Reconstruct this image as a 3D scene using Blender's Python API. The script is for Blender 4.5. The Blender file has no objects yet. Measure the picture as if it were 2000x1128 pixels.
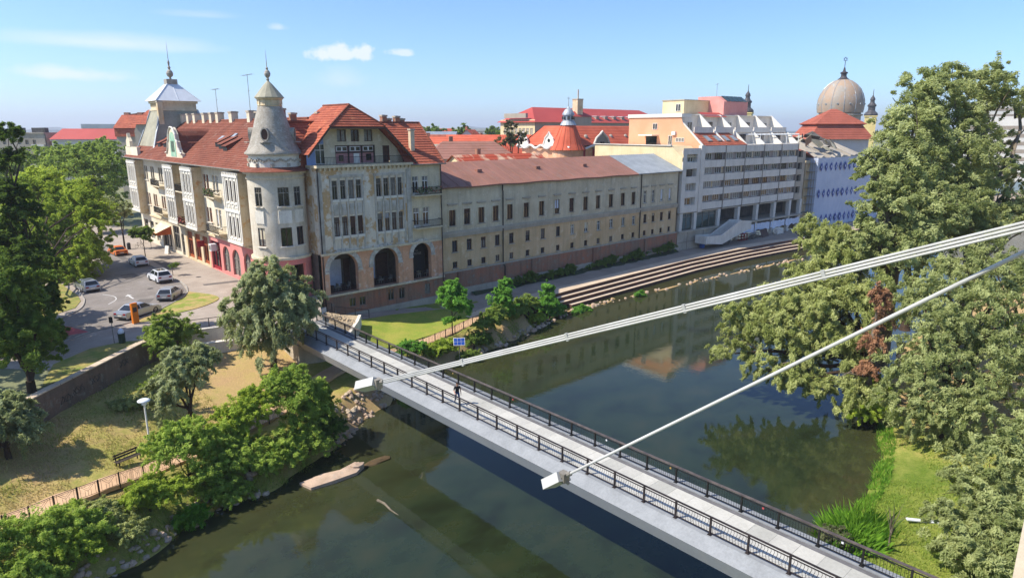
import bpy, math, random
import numpy as np
from mathutils import Vector, Matrix

R = math.radians
scene = bpy.context.scene
COL = scene.collection

# ------------------------------------------------------------------ camera
# world: X runs along the river, Y runs up the street, z = 0 is street level
cam_d = bpy.data.cameras.new('camera')
cam_d.sensor_width = 36.0
cam_d.lens = 36.0 * 1290 / 2000
cam_d.clip_start = 0.2
cam_d.clip_end = 30000
cam_o = bpy.data.objects.new('camera', cam_d)
cam_o.location = (0, 0, 20)
cam_o.rotation_euler = (R(90 - 13.5545), 0, R(-42.4))
COL.objects.link(cam_o)
scene.camera = cam_o

# ------------------------------------------------------------------ sky and sun
SUN_AZ, SUN_EL = 151.0, 50.0
world = bpy.data.worlds.new('World')
scene.world = world
world.use_nodes = True
wn, wl = world.node_tree.nodes, world.node_tree.links
wn.clear()
w_out = wn.new('ShaderNodeOutputWorld')
w_bg = wn.new('ShaderNodeBackground')
w_bg.inputs['Strength'].default_value = 0.13
sky = wn.new('ShaderNodeTexSky')
sky.sky_type = 'NISHITA'
sky.sun_disc = False
sky.sun_elevation = R(SUN_EL)
sky.sun_rotation = R(90 - SUN_AZ)
sky.altitude = 130
sky.air_density = 0.8
sky.dust_density = 0.8
sky.ozone_density = 9.0
wl.new(w_bg.outputs[0], w_out.inputs[0])

def cloud_layer(col_in, pos, size, thr, bright, nscale, seed, stretch=1.0):
    """a patch of cloud around the direction pos=(azimuth, elevation) in degrees"""
    tc = wn.new('ShaderNodeTexCoord')
    az, el = R(pos[0]), R(pos[1])
    # rotate so that the patch centre is +X
    m1 = wn.new('ShaderNodeVectorRotate'); m1.rotation_type = 'Z_AXIS'; m1.inputs['Angle'].default_value = -az
    m2 = wn.new('ShaderNodeVectorRotate'); m2.rotation_type = 'Y_AXIS'; m2.inputs['Angle'].default_value = el
    wl.new(tc.outputs['Generated'], m1.inputs['Vector']); wl.new(m1.outputs[0], m2.inputs['Vector'])
    sep = wn.new('ShaderNodeSeparateXYZ'); wl.new(m2.outputs[0], sep.inputs[0])
    def math_(op, a, b=None, c=None):
        n = wn.new('ShaderNodeMath'); n.operation = op
        for i, q in enumerate((a, b, c)):
            if q is None: continue
            if isinstance(q, (int, float)): n.inputs[i].default_value = q
            else: wl.new(q, n.inputs[i])
        return n.outputs[0]
    yy = math_('DIVIDE', sep.outputs['Y'], R(size[0]))
    zz = math_('DIVIDE', sep.outputs['Z'], R(size[1]))
    zlow = math_('MULTIPLY', math_('MINIMUM', zz, 0.0), 1.9)          # flat base
    zz2 = math_('ADD', math_('MAXIMUM', zz, 0.0), zlow)
    d = math_('SQRT', math_('ADD', math_('MULTIPLY', yy, yy), math_('MULTIPLY', zz2, zz2)))
    front = math_('GREATER_THAN', sep.outputs['X'], 0.2)
    mp = wn.new('ShaderNodeMapping'); mp.inputs['Scale'].default_value = (1, 1 / stretch, 1)
    mp.inputs['Location'].default_value = (seed, seed * 1.7, 0)
    wl.new(m2.outputs[0], mp.inputs['Vector'])
    nz = wn.new('ShaderNodeTexNoise'); nz.inputs['Scale'].default_value = nscale
    nz.inputs['Detail'].default_value = 8; nz.inputs['Roughness'].default_value = 0.6
    wl.new(mp.outputs[0], nz.inputs['Vector'])
    val = math_('SUBTRACT', math_('MULTIPLY_ADD', nz.outputs['Fac'], 2.2, -0.15), d)
    mr = wn.new('ShaderNodeMapRange'); mr.inputs['From Min'].default_value = thr[0]; mr.inputs['From Max'].default_value = thr[1]
    mr.inputs['To Max'].default_value = bright[1]
    wl.new(val, mr.inputs['Value'])
    fac = math_('MULTIPLY', mr.outputs[0], front)
    mx = wn.new('ShaderNodeMix'); mx.data_type = 'RGBA'
    wl.new(fac, mx.inputs['Factor'])
    wl.new(col_in, mx.inputs['A'])
    mx.inputs['B'].default_value = bright[0]
    return mx.outputs['Result']

W = (4.6, 4.7, 4.9, 1)
c = sky.outputs[0]
# (azimuth measured from +X, view direction is 47.6 deg)
c = cloud_layer(c, (61.4, 5.75), (3.1, 1.15), (0.1, 0.45), (W, 0.75), 34, 1.0)
c = cloud_layer(c, (56.4, 5.95), (1.7, 0.5), (0.1, 0.6), (W, 0.6), 44, 3.0)
c = cloud_layer(c, (66.0, 7.6), (1.1, 0.5), (0.15, 0.8), (W, 0.4), 24, 5.0)
c = cloud_layer(c, (80.1, 3.7), (5.2, 0.85), (0.1, 0.8), (W, 0.6), 26, 7.0, 2.0)
c = cloud_layer(c, (77.5, 5.9), (11.0, 1.2), (0.1, 0.9), (W, 0.5), 12, 2.0, 4.0)
c = cloud_layer(c, (61.4, 3.8), (3.2, 1.4), (0.1, 1.0), (W, 0.3), 14, 9.0)
c = cloud_layer(c, (71.0, 8.2), (5.0, 0.7), (0.2, 1.0), (W, 0.3), 14, 11.0, 4.0)
wl.new(c, w_bg.inputs['Color'])

sun_d = bpy.data.lights.new('sun', 'SUN')
sun_d.energy = 3.9
sun_d.angle = R(0.53)
sun_d.color = (1.0, 0.93, 0.82)
sun_o = bpy.data.objects.new('sun', sun_d)
sdir = Vector((math.cos(R(SUN_AZ)) * math.cos(R(SUN_EL)), math.sin(R(SUN_AZ)) * math.cos(R(SUN_EL)), math.sin(R(SUN_EL))))
sun_o.rotation_euler = sdir.to_track_quat('Z', 'Y').to_euler()
sun_o.location = (-60, 60, 90)
COL.objects.link(sun_o)

vs = scene.view_settings
vs.view_transform = 'Standard'
vs.look = 'None'
vs.exposure = 0.85
vs.gamma = 1.0
vs.use_curve_mapping = False
scene.cycles.max_bounces = 6
scene.cycles.diffuse_bounces = 3
scene.cycles.glossy_bounces = 3
scene.cycles.transmission_bounces = 4
scene.cycles.volume_bounces = 0
scene.cycles.caustics_reflective = False
scene.cycles.caustics_refractive = False
scene.cycles.use_denoising = True

# ------------------------------------------------------------------ helpers: scene tree
def lin(h):
    h = h.lstrip('#')
    v = [int(h[i:i + 2], 16) / 255 for i in (0, 2, 4)]
    return tuple((x / 12.92 if x <= .04045 else ((x + .055) / 1.055) ** 2.4) for x in v) + (1,)

def thing(name, label, cat, loc=(0, 0, 0), rotz=0.0, group=None):
    o = bpy.data.objects.new(name, None)
    o.empty_display_size = .3
    o.location = loc
    o.rotation_euler = (0, 0, rotz)
    o['label'] = label
    o['category'] = cat
    if group: o['group'] = group
    COL.objects.link(o)
    return o

def tag(o, label, cat, group=None):
    o['label'] = label; o['category'] = cat
    if group: o['group'] = group
    return o

def ob(name, mesh, parent=None, loc=(0, 0, 0), rot=(0, 0, 0), world=False, scale=None):
    """link a mesh; world=True means loc/rot are world values although it has a parent"""
    o = bpy.data.objects.new(name, mesh)
    o.location = loc
    o.rotation_euler = rot
    if scale: o.scale = scale
    if parent is not None:
        o.parent = parent
        if world:
            m = Matrix.Translation(parent.location) @ parent.rotation_euler.to_matrix().to_4x4()
            if parent.parent is None:
                o.matrix_parent_inverse = m.inverted()
    COL.objects.link(o)
    return o

def struct(o, kind='structure'):
    o['kind'] = kind
    return o

class MB:
    """collects faces; build() links them as one mesh object"""
    def __init__(s):
        s.v = []; s.f = []; s.m = []; s.k = 0
    def poly(s, *p):
        n = len(s.v)
        s.v.extend(tuple(q) for q in p)
        s.f.append(tuple(range(n, n + len(p)))); s.m.append(s.k)
    def box(s, x0, y0, z0, x1, y1, z1):
        n = len(s.v)
        s.v += [(x0, y0, z0), (x1, y0, z0), (x1, y1, z0), (x0, y1, z0), (x0, y0, z1), (x1, y0, z1), (x1, y1, z1), (x0, y1, z1)]
        for f in ((0, 3, 2, 1), (4, 5, 6, 7), (0, 1, 5, 4), (1, 2, 6, 5), (2, 3, 7, 6), (3, 0, 4, 7)):
            s.f.append(tuple(n + i for i in f)); s.m.append(s.k)
    def hexa(s, p):          # 8 points: bottom 4, top 4
        n = len(s.v)
        s.v += [tuple(q) for q in p]
        for f in ((0, 3, 2, 1), (4, 5, 6, 7), (0, 1, 5, 4), (1, 2, 6, 5), (2, 3, 7, 6), (3, 0, 4, 7)):
            s.f.append(tuple(n + i for i in f)); s.m.append(s.k)
    def prism(s, pts, z0, z1, caps=True):
        n = len(pts); b = len(s.v)
        s.v += [(x, y, z0) for x, y in pts] + [(x, y, z1) for x, y in pts]
        for i in range(n):
            j = (i + 1) % n
            s.f.append((b + i, b + j, b + n + j, b + n + i)); s.m.append(s.k)
        if caps:
            s.f.append(tuple(b + i for i in reversed(range(n)))); s.m.append(s.k)
            s.f.append(tuple(b + n + i for i in range(n))); s.m.append(s.k)
    def slab(s, pts3, off):  # polygon in 3d thickened by vector off
        n = len(pts3); b = len(s.v); off = Vector(off)
        s.v += [tuple(p) for p in pts3] + [tuple(Vector(p) + off) for p in pts3]
        for i in range(n):
            j = (i + 1) % n
            s.f.append((b + i, b + j, b + n + j, b + n + i)); s.m.append(s.k)
        s.f.append(tuple(b + i for i in reversed(range(n)))); s.m.append(s.k)
        s.f.append(tuple(b + n + i for i in range(n))); s.m.append(s.k)
    def tube(s, pts, r, n=8, caps=True):
        pts = [Vector(p) for p in pts]
        rs = r if isinstance(r, (list, tuple)) else [r] * len(pts)
        b = len(s.v)
        for i, p in enumerate(pts):
            d = (pts[min(i + 1, len(pts) - 1)] - pts[max(i - 1, 0)])
            d = d.normalized() if d.length > 1e-9 else Vector((0, 0, 1))
            a = Vector((0, 0, 1)) if abs(d.z) < .9 else Vector((1, 0, 0))
            e1 = d.cross(a).normalized(); e2 = d.cross(e1)
            for k in range(n):
                t = 2 * math.pi * k / n
                s.v.append(tuple(p + (e1 * math.cos(t) + e2 * math.sin(t)) * rs[i]))
        for i in range(len(pts) - 1):
            for k in range(n):
                k2 = (k + 1) % n
                s.f.append((b + i * n + k, b + i * n + k2, b + (i + 1) * n + k2, b + (i + 1) * n + k)); s.m.append(s.k)
        if caps:
            s.f.append(tuple(b + k for k in range(n))); s.m.append(s.k)
            e = b + (len(pts) - 1) * n
            s.f.append(tuple(e + k for k in reversed(range(n)))); s.m.append(s.k)
    def lathe(s, prof, cx=0, cy=0, n=24, a0=0, a1=2 * math.pi, rot=0):
        full = abs(a1 - a0 - 2 * math.pi) < 1e-6
        c = n if full else n + 1
        b = len(s.v)
        for r, z in prof:
            for k in range(c):
                t = a0 + (a1 - a0) * k / n + rot
                s.v.append((cx + r * math.cos(t), cy + r * math.sin(t), z))
        for i in range(len(prof) - 1):
            for k in range(n):
                k2 = (k + 1) % c
                s.f.append((b + i * c + k, b + i * c + k2, b + (i + 1) * c + k2, b + (i + 1) * c + k)); s.m.append(s.k)
    def courses(s, e0, e1, r0, r1, n, lip=.06):
        """a roof slope of n overlapping tile courses; e0-e1 eave edge, r0-r1 ridge edge"""
        e0, e1, r0, r1 = (Vector(q) for q in (e0, e1, r0, r1))
        up = (e1 - e0).cross(r0 - e0)
        if up.length < 1e-6: up = (e1 - e0).cross(r1 - e0)
        up.normalize()
        if up.z < 0: up = -up
        for i in range(n):
            a, b2 = i / n, (i + 1) / n
            p0, p1 = e0.lerp(r0, a) + up * lip, e1.lerp(r1, a) + up * lip
            q0, q1 = e0.lerp(r0, b2), e1.lerp(r1, b2)
            s.poly(p0, p1, q1, q0)
            s.poly(e0.lerp(r0, a), e1.lerp(r1, a), p1, p0)
    def mesh(s, name, mats, smooth=False):
        me = bpy.data.meshes.new(name)
        me.from_pydata(s.v, [], s.f)
        for m in (mats if isinstance(mats, (list, tuple)) else [mats]): me.materials.append(m)
        if any(s.m): me.polygons.foreach_set('material_index', s.m)
        if smooth: me.polygons.foreach_set('use_smooth', [True] * len(s.f))
        me.update()
        return me
    def build(s, name, mats, parent=None, smooth=False, world=True):
        return ob(name, s.mesh(name, mats, smooth), parent, world=world)

def sub(name, mb, mats, part, smooth=False):
    """a sub-part built in world coordinates under a part that stands at identity in the world"""
    o = ob(name, mb.mesh(name, mats, smooth), part)
    return o

# ------------------------------------------------------------------ helpers: materials
def mat(name, c1, c2=None, rough=.85, scale=.6, ramp=(.38, .62), streak=0, stain=None, bump=0, bscale=8, metal=0,
        spec=.3, fine=.1, stretch=None, c3=None, coord=None):
    m = bpy.data.materials.new(name)
    m.use_nodes = True
    N, L = m.node_tree.nodes, m.node_tree.links
    b = N['Principled BSDF']
    b.inputs['Roughness'].default_value = rough
    b.inputs['Metallic'].default_value = metal
    b.inputs['Specular IOR Level'].default_value = spec
    c1 = lin(c1) if isinstance(c1, str) else tuple(c1) + (1,) * (4 - len(c1))
    g = N.new('ShaderNodeNewGeometry')
    pos = g.outputs['Position']
    if coord == 'object':
        t = N.new('ShaderNodeTexCoord'); pos = t.outputs['Object']
    def noise(sc, det=5, vec=None, rgh=.6):
        n = N.new('ShaderNodeTexNoise'); n.inputs['Scale'].default_value = sc; n.inputs['Detail'].default_value = det
        n.inputs['Roughness'].default_value = rgh
        L.new(vec or pos, n.inputs['Vector']); return n.outputs['Fac']
    def remap(v, a, b_, t0=0, t1=1):
        r = N.new('ShaderNodeMapRange'); r.inputs['From Min'].default_value = a; r.inputs['From Max'].default_value = b_
        r.inputs['To Min'].default_value = t0; r.inputs['To Max'].default_value = t1
        L.new(v, r.inputs['Value']); return r.outputs[0]
    def mix(f, a, b_, blend='MIX'):
        x = N.new('ShaderNodeMix'); x.data_type = 'RGBA'; x.blend_type = blend
        if isinstance(f, float): x.inputs['Factor'].default_value = f
        else: L.new(f, x.inputs['Factor'])
        for k, q in (('A', a), ('B', b_)):
            if isinstance(q, tuple): x.inputs[k].default_value = q
            else: L.new(q, x.inputs[k])
        return x.outputs['Result']
    vec = None
    if stretch:
        mp = N.new('ShaderNodeMapping'); mp.inputs['Scale'].default_value = stretch
        L.new(pos, mp.inputs['Vector']); vec = mp.outputs[0]
    col = c1
    if c2:
        col = mix(remap(noise(scale, 6, vec), *ramp), c1, lin(c2))
    if c3:
        col = mix(remap(noise(scale * 2.7, 7, vec, .7), .55, .66), col, lin(c3))
    if streak:
        mp = N.new('ShaderNodeMapping'); mp.inputs['Scale'].default_value = (1.6, 1.6, .14)
        L.new(pos, mp.inputs['Vector'])
        col = mix(remap(noise(1.0, 6, mp.outputs[0], .65), .48, .75, 0, streak), col, lin(stain or '#4a4640'))
    if fine:
        f = remap(noise(7.0, 4), .3, .7, 1 - fine, 1 + fine)
        x = N.new('ShaderNodeVectorMath'); x.operation = 'SCALE'
        if isinstance(col, tuple): x.inputs[0].default_value = col[:3]
        else: L.new(col, x.inputs[0])
        L.new(f, x.inputs['Scale']); col = x.outputs[0]
    if isinstance(col, tuple): b.inputs['Base Color'].default_value = col
    else: L.new(col, b.inputs['Base Color'])
    if bump:
        bp = N.new('ShaderNodeBump'); bp.inputs['Strength'].default_value = bump; bp.inputs['Distance'].default_value = .05
        L.new(noise(bscale, 6, vec), bp.inputs['Height']); L.new(bp.outputs[0], b.inputs['Normal'])
    return m

def leaf_mat(name, dark, light, trans=.35, tcol=None):
    m = bpy.data.materials.new(name); m.use_nodes = True
    N, L = m.node_tree.nodes, m.node_tree.links
    b = N['Principled BSDF']; out = N['Material Output']
    b.inputs['Roughness'].default_value = .7; b.inputs['Specular IOR Level'].default_value = .1
    a = N.new('ShaderNodeAttribute'); a.attribute_name = 'tint'
    r = N.new('ShaderNodeMix'); r.data_type = 'RGBA'
    r.inputs['A'].default_value = lin(dark); r.inputs['B'].default_value = lin(light)
    L.new(a.outputs['Fac'], r.inputs['Factor'])
    L.new(r.outputs['Result'], b.inputs['Base Color'])
    t = N.new('ShaderNodeBsdfTranslucent')
    g = N.new('ShaderNodeMix'); g.data_type = 'RGBA'; g.inputs['Factor'].default_value = .5
    L.new(r.outputs['Result'], g.inputs['A']); g.inputs['B'].default_value = lin(tcol or light)
    L.new(g.outputs['Result'], t.inputs['Color'])
    ms = N.new('ShaderNodeMixShader'); ms.inputs[0].default_value = trans
    L.new(b.outputs[0], ms.inputs[1]); L.new(t.outputs[0], ms.inputs[2]); L.new(ms.outputs[0], out.inputs['Surface'])
    return m

MT = {}
def A(k, *a, **kw): MT[k] = mat(k, *a, **kw)
# plasters
A('plaster_grey', '#dacbac', '#c6b697', streak=.4, stain='#857a68', scale=.3, bump=.25, c3='#e0d6c0')
A('plaster_peel', '#d8cdb8', '#c4a274', streak=.4, stain='#857c6e', scale=.42, ramp=(.49, .54), bump=.35, c3='#e2ded5')
A('plaster_tower', '#d6ccb8', '#c0b6a2', streak=.45, stain='#7d7364', scale=.45, bump=.3, c3='#d2ccbe')
A('plaster_tan', '#d8c8a8', '#c9b48c', streak=.45, stain='#7a7060', scale=.4, bump=.2, c3='#c79a66')
A('plaster_cream', '#ddd3bd', '#d0c2a6', streak=.3, stain='#8a7a60', scale=.3, bump=.15)
A('plaster_white', '#e4decf', '#d6cebd', streak=.3, stain='#8d877c', scale=.5, bump=.15)
A('plaster_ochre', '#d9ba90', '#ccaa7c', streak=.4, stain='#94805f', scale=.25, bump=.2, c3='#e0c8a2')
A('plaster_peach', '#d9a885', '#cb9672', streak=.45, stain='#6c5f56', scale=.5, bump=.2, c3='#dcbfa8')
A('plaster_pink', '#d68078', '#cf8a82', streak=.12, scale=.3)
A('plaster_dark', '#5d5a55', '#3f3d3a', streak=.6, stain='#262523', scale=.6, bump=.3)
A('paint_red', '#9c2430', '#8a1f2a', rough=.5)
A('voussoir', '#d0cabd', '#aaa498', scale=1.5, bump=.3)
A('concrete', '#bdb19e', '#a99e8c', streak=.35, stain='#80776a', scale=.4, bump=.2)
A('concrete_light', '#e2dacd', '#d4ccbf', streak=.3, stain='#a0968a', scale=.5, bump=.12)
A('brick', '#ab7358', '#937560', streak=.5, stain='#3f3a36', scale=.45, bump=.4, bscale=14, c3='#8d8478')
A('brick_old', '#82695a', '#6d6056', streak=.5, stain='#45403a', scale=.5, bump=.4, bscale=14, c3='#8a8074')
A('tile_old', '#845141', '#734639', scale=.35, rough=.9, bump=.4, bscale=7, c3='#8a6a5c', fine=.28, spec=.1)
A('tile_orange', '#ad6149', '#955342', spec=.1, scale=.7, rough=.8, bump=.3, bscale=9, c3='#b87758', fine=.25)
A('tile_red', '#a35d4c', '#935343', scale=.3, spec=.1, rough=.85, bump=.2, bscale=6, fine=.12)
A('tile_coral', '#c9694f', '#bb5c44', scale=.3, rough=.85, spec=.1, bump=.2, fine=.12)
A('roof_brown', '#95695a', '#876050', scale=.3, rough=.7, streak=.0, bump=.2, c3='#8a6b5e', fine=.12)
A('roof_rust', '#a8492e', '#c9a98c', scale=.45, stretch=(1, .15, 1), rough=.7, ramp=(.5, .6))
A('roof_sheet_red', '#b04a40', '#a6443a', scale=.1, rough=.55, fine=.05)
A('zinc', '#a5abb0', '#939a9f', scale=.5, rough=.45, metal=.3, bump=.05)
A('slate', '#a39c8f', '#90897c', scale=.9, rough=.75, bump=.5, bscale=9, c3='#b4b1a8', fine=.22)
A('slate_sage', '#a29d88', '#8f8b78', scale=.6, rough=.7, bump=.4, bscale=9, fine=.15)
A('white_metal', '#d9dcdd', '#cfd2d3', rough=.35, scale=1, fine=.03)
A('arm_paint', '#bdbcb6', '#b0afa8', rough=.45, scale=2, fine=.05)
A('white_paint', '#e0dbcf', rough=.5, fine=.04)
A('frame_white', '#dedad0', rough=.5, fine=.05)
A('frame_brown', '#5a4034', '#4a342b', rough=.6, scale=3)
A('frame_grey', '#8a857b', '#6f6a61', rough=.7, scale=3)
A('frame_orange', '#a9572f', '#8c4426', rough=.6, scale=2)
A('glass', (.012, .015, .018), rough=.06, spec=.6, fine=0)
A('glass_green', (.03, .05, .04), rough=.08, spec=.6, fine=0)
A('curtain', '#8f8b82', '#6f6b64', rough=.3, scale=4, spec=.5)
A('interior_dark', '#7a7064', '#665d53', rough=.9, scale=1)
A('iron', '#2b2a2a', '#1f1e1e', rough=.55, scale=3, metal=.3)
A('iron_rail', '#3c3433', '#2c2727', rough=.5, scale=2, metal=.2)
A('handrail', '#6a5f58', '#4f4744', rough=.45, scale=2, metal=.2)
A('asphalt', '#837c76', '#777069', rough=.95, scale=.35, bump=.2, bscale=30, c3='#8e8781', fine=.12)
A('pavement', '#a3978a', '#968a7d', rough=.95, scale=.3, bump=.15, bscale=20, c3='#aca092', fine=.12)
A('kerb', '#a8a399', '#928d84', rough=.9, scale=1)
A('road_paint', '#c9c8c4', rough=.8)
A('red_lane', '#b2575a', '#a54e50', rough=.9, scale=.8)
A('sand_path', '#c7a684', '#bb9876', rough=.95, scale=.5, bump=.1, fine=.1)
A('prom_stone', '#c8b59d', '#bca890', rough=.9, scale=.4, bump=.1)
A('prom_asphalt', '#a39484', '#968778', rough=.95, scale=.4)
A('step_riser', '#644437', '#533a30', rough=.85, scale=1.2, bump=.2)
A('bridge_grey', '#989b9d', '#909396', rough=.55, scale=.3, fine=.05, streak=.25, stain='#a29d94')
A('slab_light', '#b9b7ae', '#b0aea5', rough=.9, scale=.6, bump=.08, fine=.08)
A('slab_mid', '#b2b0a8', '#a9a79f', rough=.9, scale=.6, bump=.08, fine=.08)
A('slab_dark', '#a9a8a0', '#a09f97', rough=.9, scale=.6, bump=.08, fine=.08)
A('deck_edge', '#8b8e90', '#808385', rough=.7, scale=.8)
A('deck_dark', '#6c6b6c', '#5e5d5e', rough=.8, scale=2)
A('bark', '#4c3d30', '#3a2e25', rough=.95, scale=3, stretch=(1, 1, .2), bump=.6, bscale=6)
A('bark_pale', '#7d7262', '#655b4d', rough=.95, scale=3, stretch=(1, 1, .2), bump=.5, bscale=6)
A('rock', '#bda48d', '#a68f7a', rough=.9, scale=.8, bump=.5, bscale=5, c3='#a99d90')
A('rock_grey', '#b8a892', '#a3937e', rough=.9, scale=.8, bump=.5, bscale=5)
A('car_white', '#d6d8da', rough=.25, spec=.6, fine=.0)
A('car_silver', '#a9adb2', rough=.28, metal=.5, spec=.5, fine=.0)
A('car_orange', '#d9742a', rough=.3, spec=.5, fine=0)
A('tyre', '#1c1c1d', rough=.9, fine=.1)
A('rim', '#8e9194', rough=.35, metal=.7, fine=0)
A('lamp_red', '#8e1717', rough=.2, fine=0)
A('lamp_clear', '#b9bcc0', rough=.15, fine=0)
A('black_plastic', '#232323', rough=.6)
A('orange_paint', '#e07d18', '#d87414', rough=.5, scale=1, fine=.03)
A('wood_dark', '#4d443b', '#3c342d', rough=.8, scale=2, stretch=(4, 4, 1))
A('bin_green', '#2e4034', '#253429', rough=.6, scale=2)
A('apt_panel', '#e4dccf', '#d9d1c4', rough=.85, streak=.3, stain='#a09484', scale=.4, bump=.1)
A('apt_frame', '#968c80', '#857b70', rough=.85, streak=.3, stain='#6a6258', scale=.5)
A('apt_wall', '#a3978e', '#948980', rough=.85, scale=.6)
A('apt_peach', '#dca582', '#d49a76', rough=.85, scale=.2, fine=.04)
A('apt_yellow', '#dfcca4', '#d5c094', rough=.85, streak=.25, stain='#a8946a', scale=.3)
A('apt_pink', '#d9968c', '#cf8a80', rough=.8, scale=.4, fine=.05)
A('net', '#bfc7d6', '#b4bdce', rough=.8, scale=.25, fine=.06)
A('net_print', '#3c509c', '#34478f', rough=.8, scale=.5)
A('white_sheet', '#dfe3ee', '#d0d5e2', rough=.7, scale=.6)
A('blue_plastic', '#2c5fb0', '#2654a0', rough=.5)
A('dome_metal', '#968e82', '#a58c74', rough=.65, metal=.0, scale=.25, ramp=(.4, .6), fine=.1, c3='#9b9c98')
A('church_dark', '#4a4648', '#3a3739', rough=.6, scale=.6)
A('church_yellow', '#d9c483', '#cbb675', rough=.85, scale=.4)
A('solar', '#2a4fa0', '#23458f', rough=.2, scale=3, spec=.6)
A('awning', '#d8cdb0', '#cbbf9f', rough=.8, scale=1)
A('awning_orange', '#c1602b', '#ad5325', rough=.8)
A('skin', '#b98a6e', rough=.6)
A('shirt_black', '#1d1d20', rough=.85)
A('jeans', '#3d5273', '#33466a', rough=.9, scale=6)
A('hair', '#2b211b', rough=.8)
A('dead_ivy', '#8a4f34', '#6e3f2c', rough=.9, scale=1)
A('blue_wall', '#8fa3c8', '#8398be', rough=.85, scale=.5)
A('pink_wall', '#c08c8a', '#b37f7d', rough=.85, scale=.6)
A('green_plaster', '#7fae94', '#a9c2a8', rough=.85, scale=1.2)
A('beige_render', '#d3c3ae', '#cab9a3', rough=.85, scale=1, bump=.1, bscale=20)
A('hill', '#3f4f3d', '#4d5b45', rough=1, scale=.004, fine=0)
A('far_white', '#c8c6c0', '#b9b7b2', rough=.85, scale=.1)
A('far_grey', '#aba293', '#9c9384', rough=.85, scale=.15, streak=.3, stain='#5f5c58')
# ------------------------------------------------------------------ ground, river bank, water
WZ = -5.9
WL = [(-90, 34), (-20, 38.5), (0, 40.5), (6.4, 41.6), (12, 44), (19, 44.8), (25.5, 48.4), (30, 51.7), (37, 55), (45, 57.5), (54, 58.6), (62, 61.2), (68, 62.8),
      (85, 62.6), (104, 61), (134, 58.5), (170, 55), (330, 50)]
WR = [(-90, 2), (20, 9.5), (30, 11), (38.8, 12.8), (44, 14.2), (50.8, 15.0), (56, 16.4), (63, 19), (70, 22), (90, 25), (120, 26), (160, 25), (330, 20)]
def interp(tab, x):
    return float(np.interp(x, [a for a, _ in tab], [b for _, b in tab]))
EDGE = [(-90, 30), (-30, 38), (-8, 48), (0, 54), (5.5, 59.6), (14.2, 67.6), (18.5, 69.6), (23.0, 68.6), (27, 64.5), (31.2, 64.5), (33.5, 69.5), (36.1, 73.9), (54.4, 74.05)]
def edge_y(x):
    return interp(EDGE + [(54.5, 75.4), (113.5, 75.4), (330, 60)], x)
def hsh(x, y):
    v = math.sin(x * 12.9898 + y * 78.233) * 43758.5453
    return v - math.floor(v)
def vnoise(x, y):
    xi, yi = math.floor(x), math.floor(y); fx, fy = x - xi, y - yi
    fx = fx * fx * (3 - 2 * fx); fy = fy * fy * (3 - 2 * fy)
    a, b = hsh(xi, yi), hsh(xi + 1, yi); c, d = hsh(xi, yi + 1), hsh(xi + 1, yi + 1)
    return (a + (b - a) * fx) * (1 - fy) + (c + (d - c) * fx) * fy
def bank_z(x, y):
    yl, yr = interp(WL, x), interp(WR, x)
    if y >= (yl + yr) / 2:                       # town side
        wob = (vnoise(x * .7, 3.3) - .5) * 1.6
        s = y - yl + wob
        ye = edge_y(x)
        if x < 24: top = -1.75
        elif x < 36: top = -1.75 - (x - 24) / 12 * 1.2
        else: top = -2.9 - min(1, (x - 36) / 20) * 1.0
        pz = -3.95
        if s < -3: z = -7.2
        elif s < 0: z = WZ - .1 + s * .4
        elif s < 2.6: z = WZ - .1 + s * .72
        elif s < 6.2: z = -4.13 + min(1, (s - 2.6) / 1.2) * .2
        else:
            k = min(1, max(0, (s - 6.2) / max(.5, (ye - yl - 6.2))))
            z = pz + (top - pz) * k
        if x > 60: z = min(z, -5.82 if s < .9 else -6.5)
        return z + (vnoise(x * 1.3, y * 1.3) - .5) * .12
    s = yr - y + (vnoise(x * .9, 9.1) - .5) * .5
    if s < -3: z = -7.2
    elif s < 0: z = WZ - .1 + s * .4
    elif s < 1.2: z = WZ - .1 + s * .55
    else: z = -5.34 + min(1.6, (s - 1.2) * .09)
    return z + (vnoise(x * .9, y * .9) - .5) * .15

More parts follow.
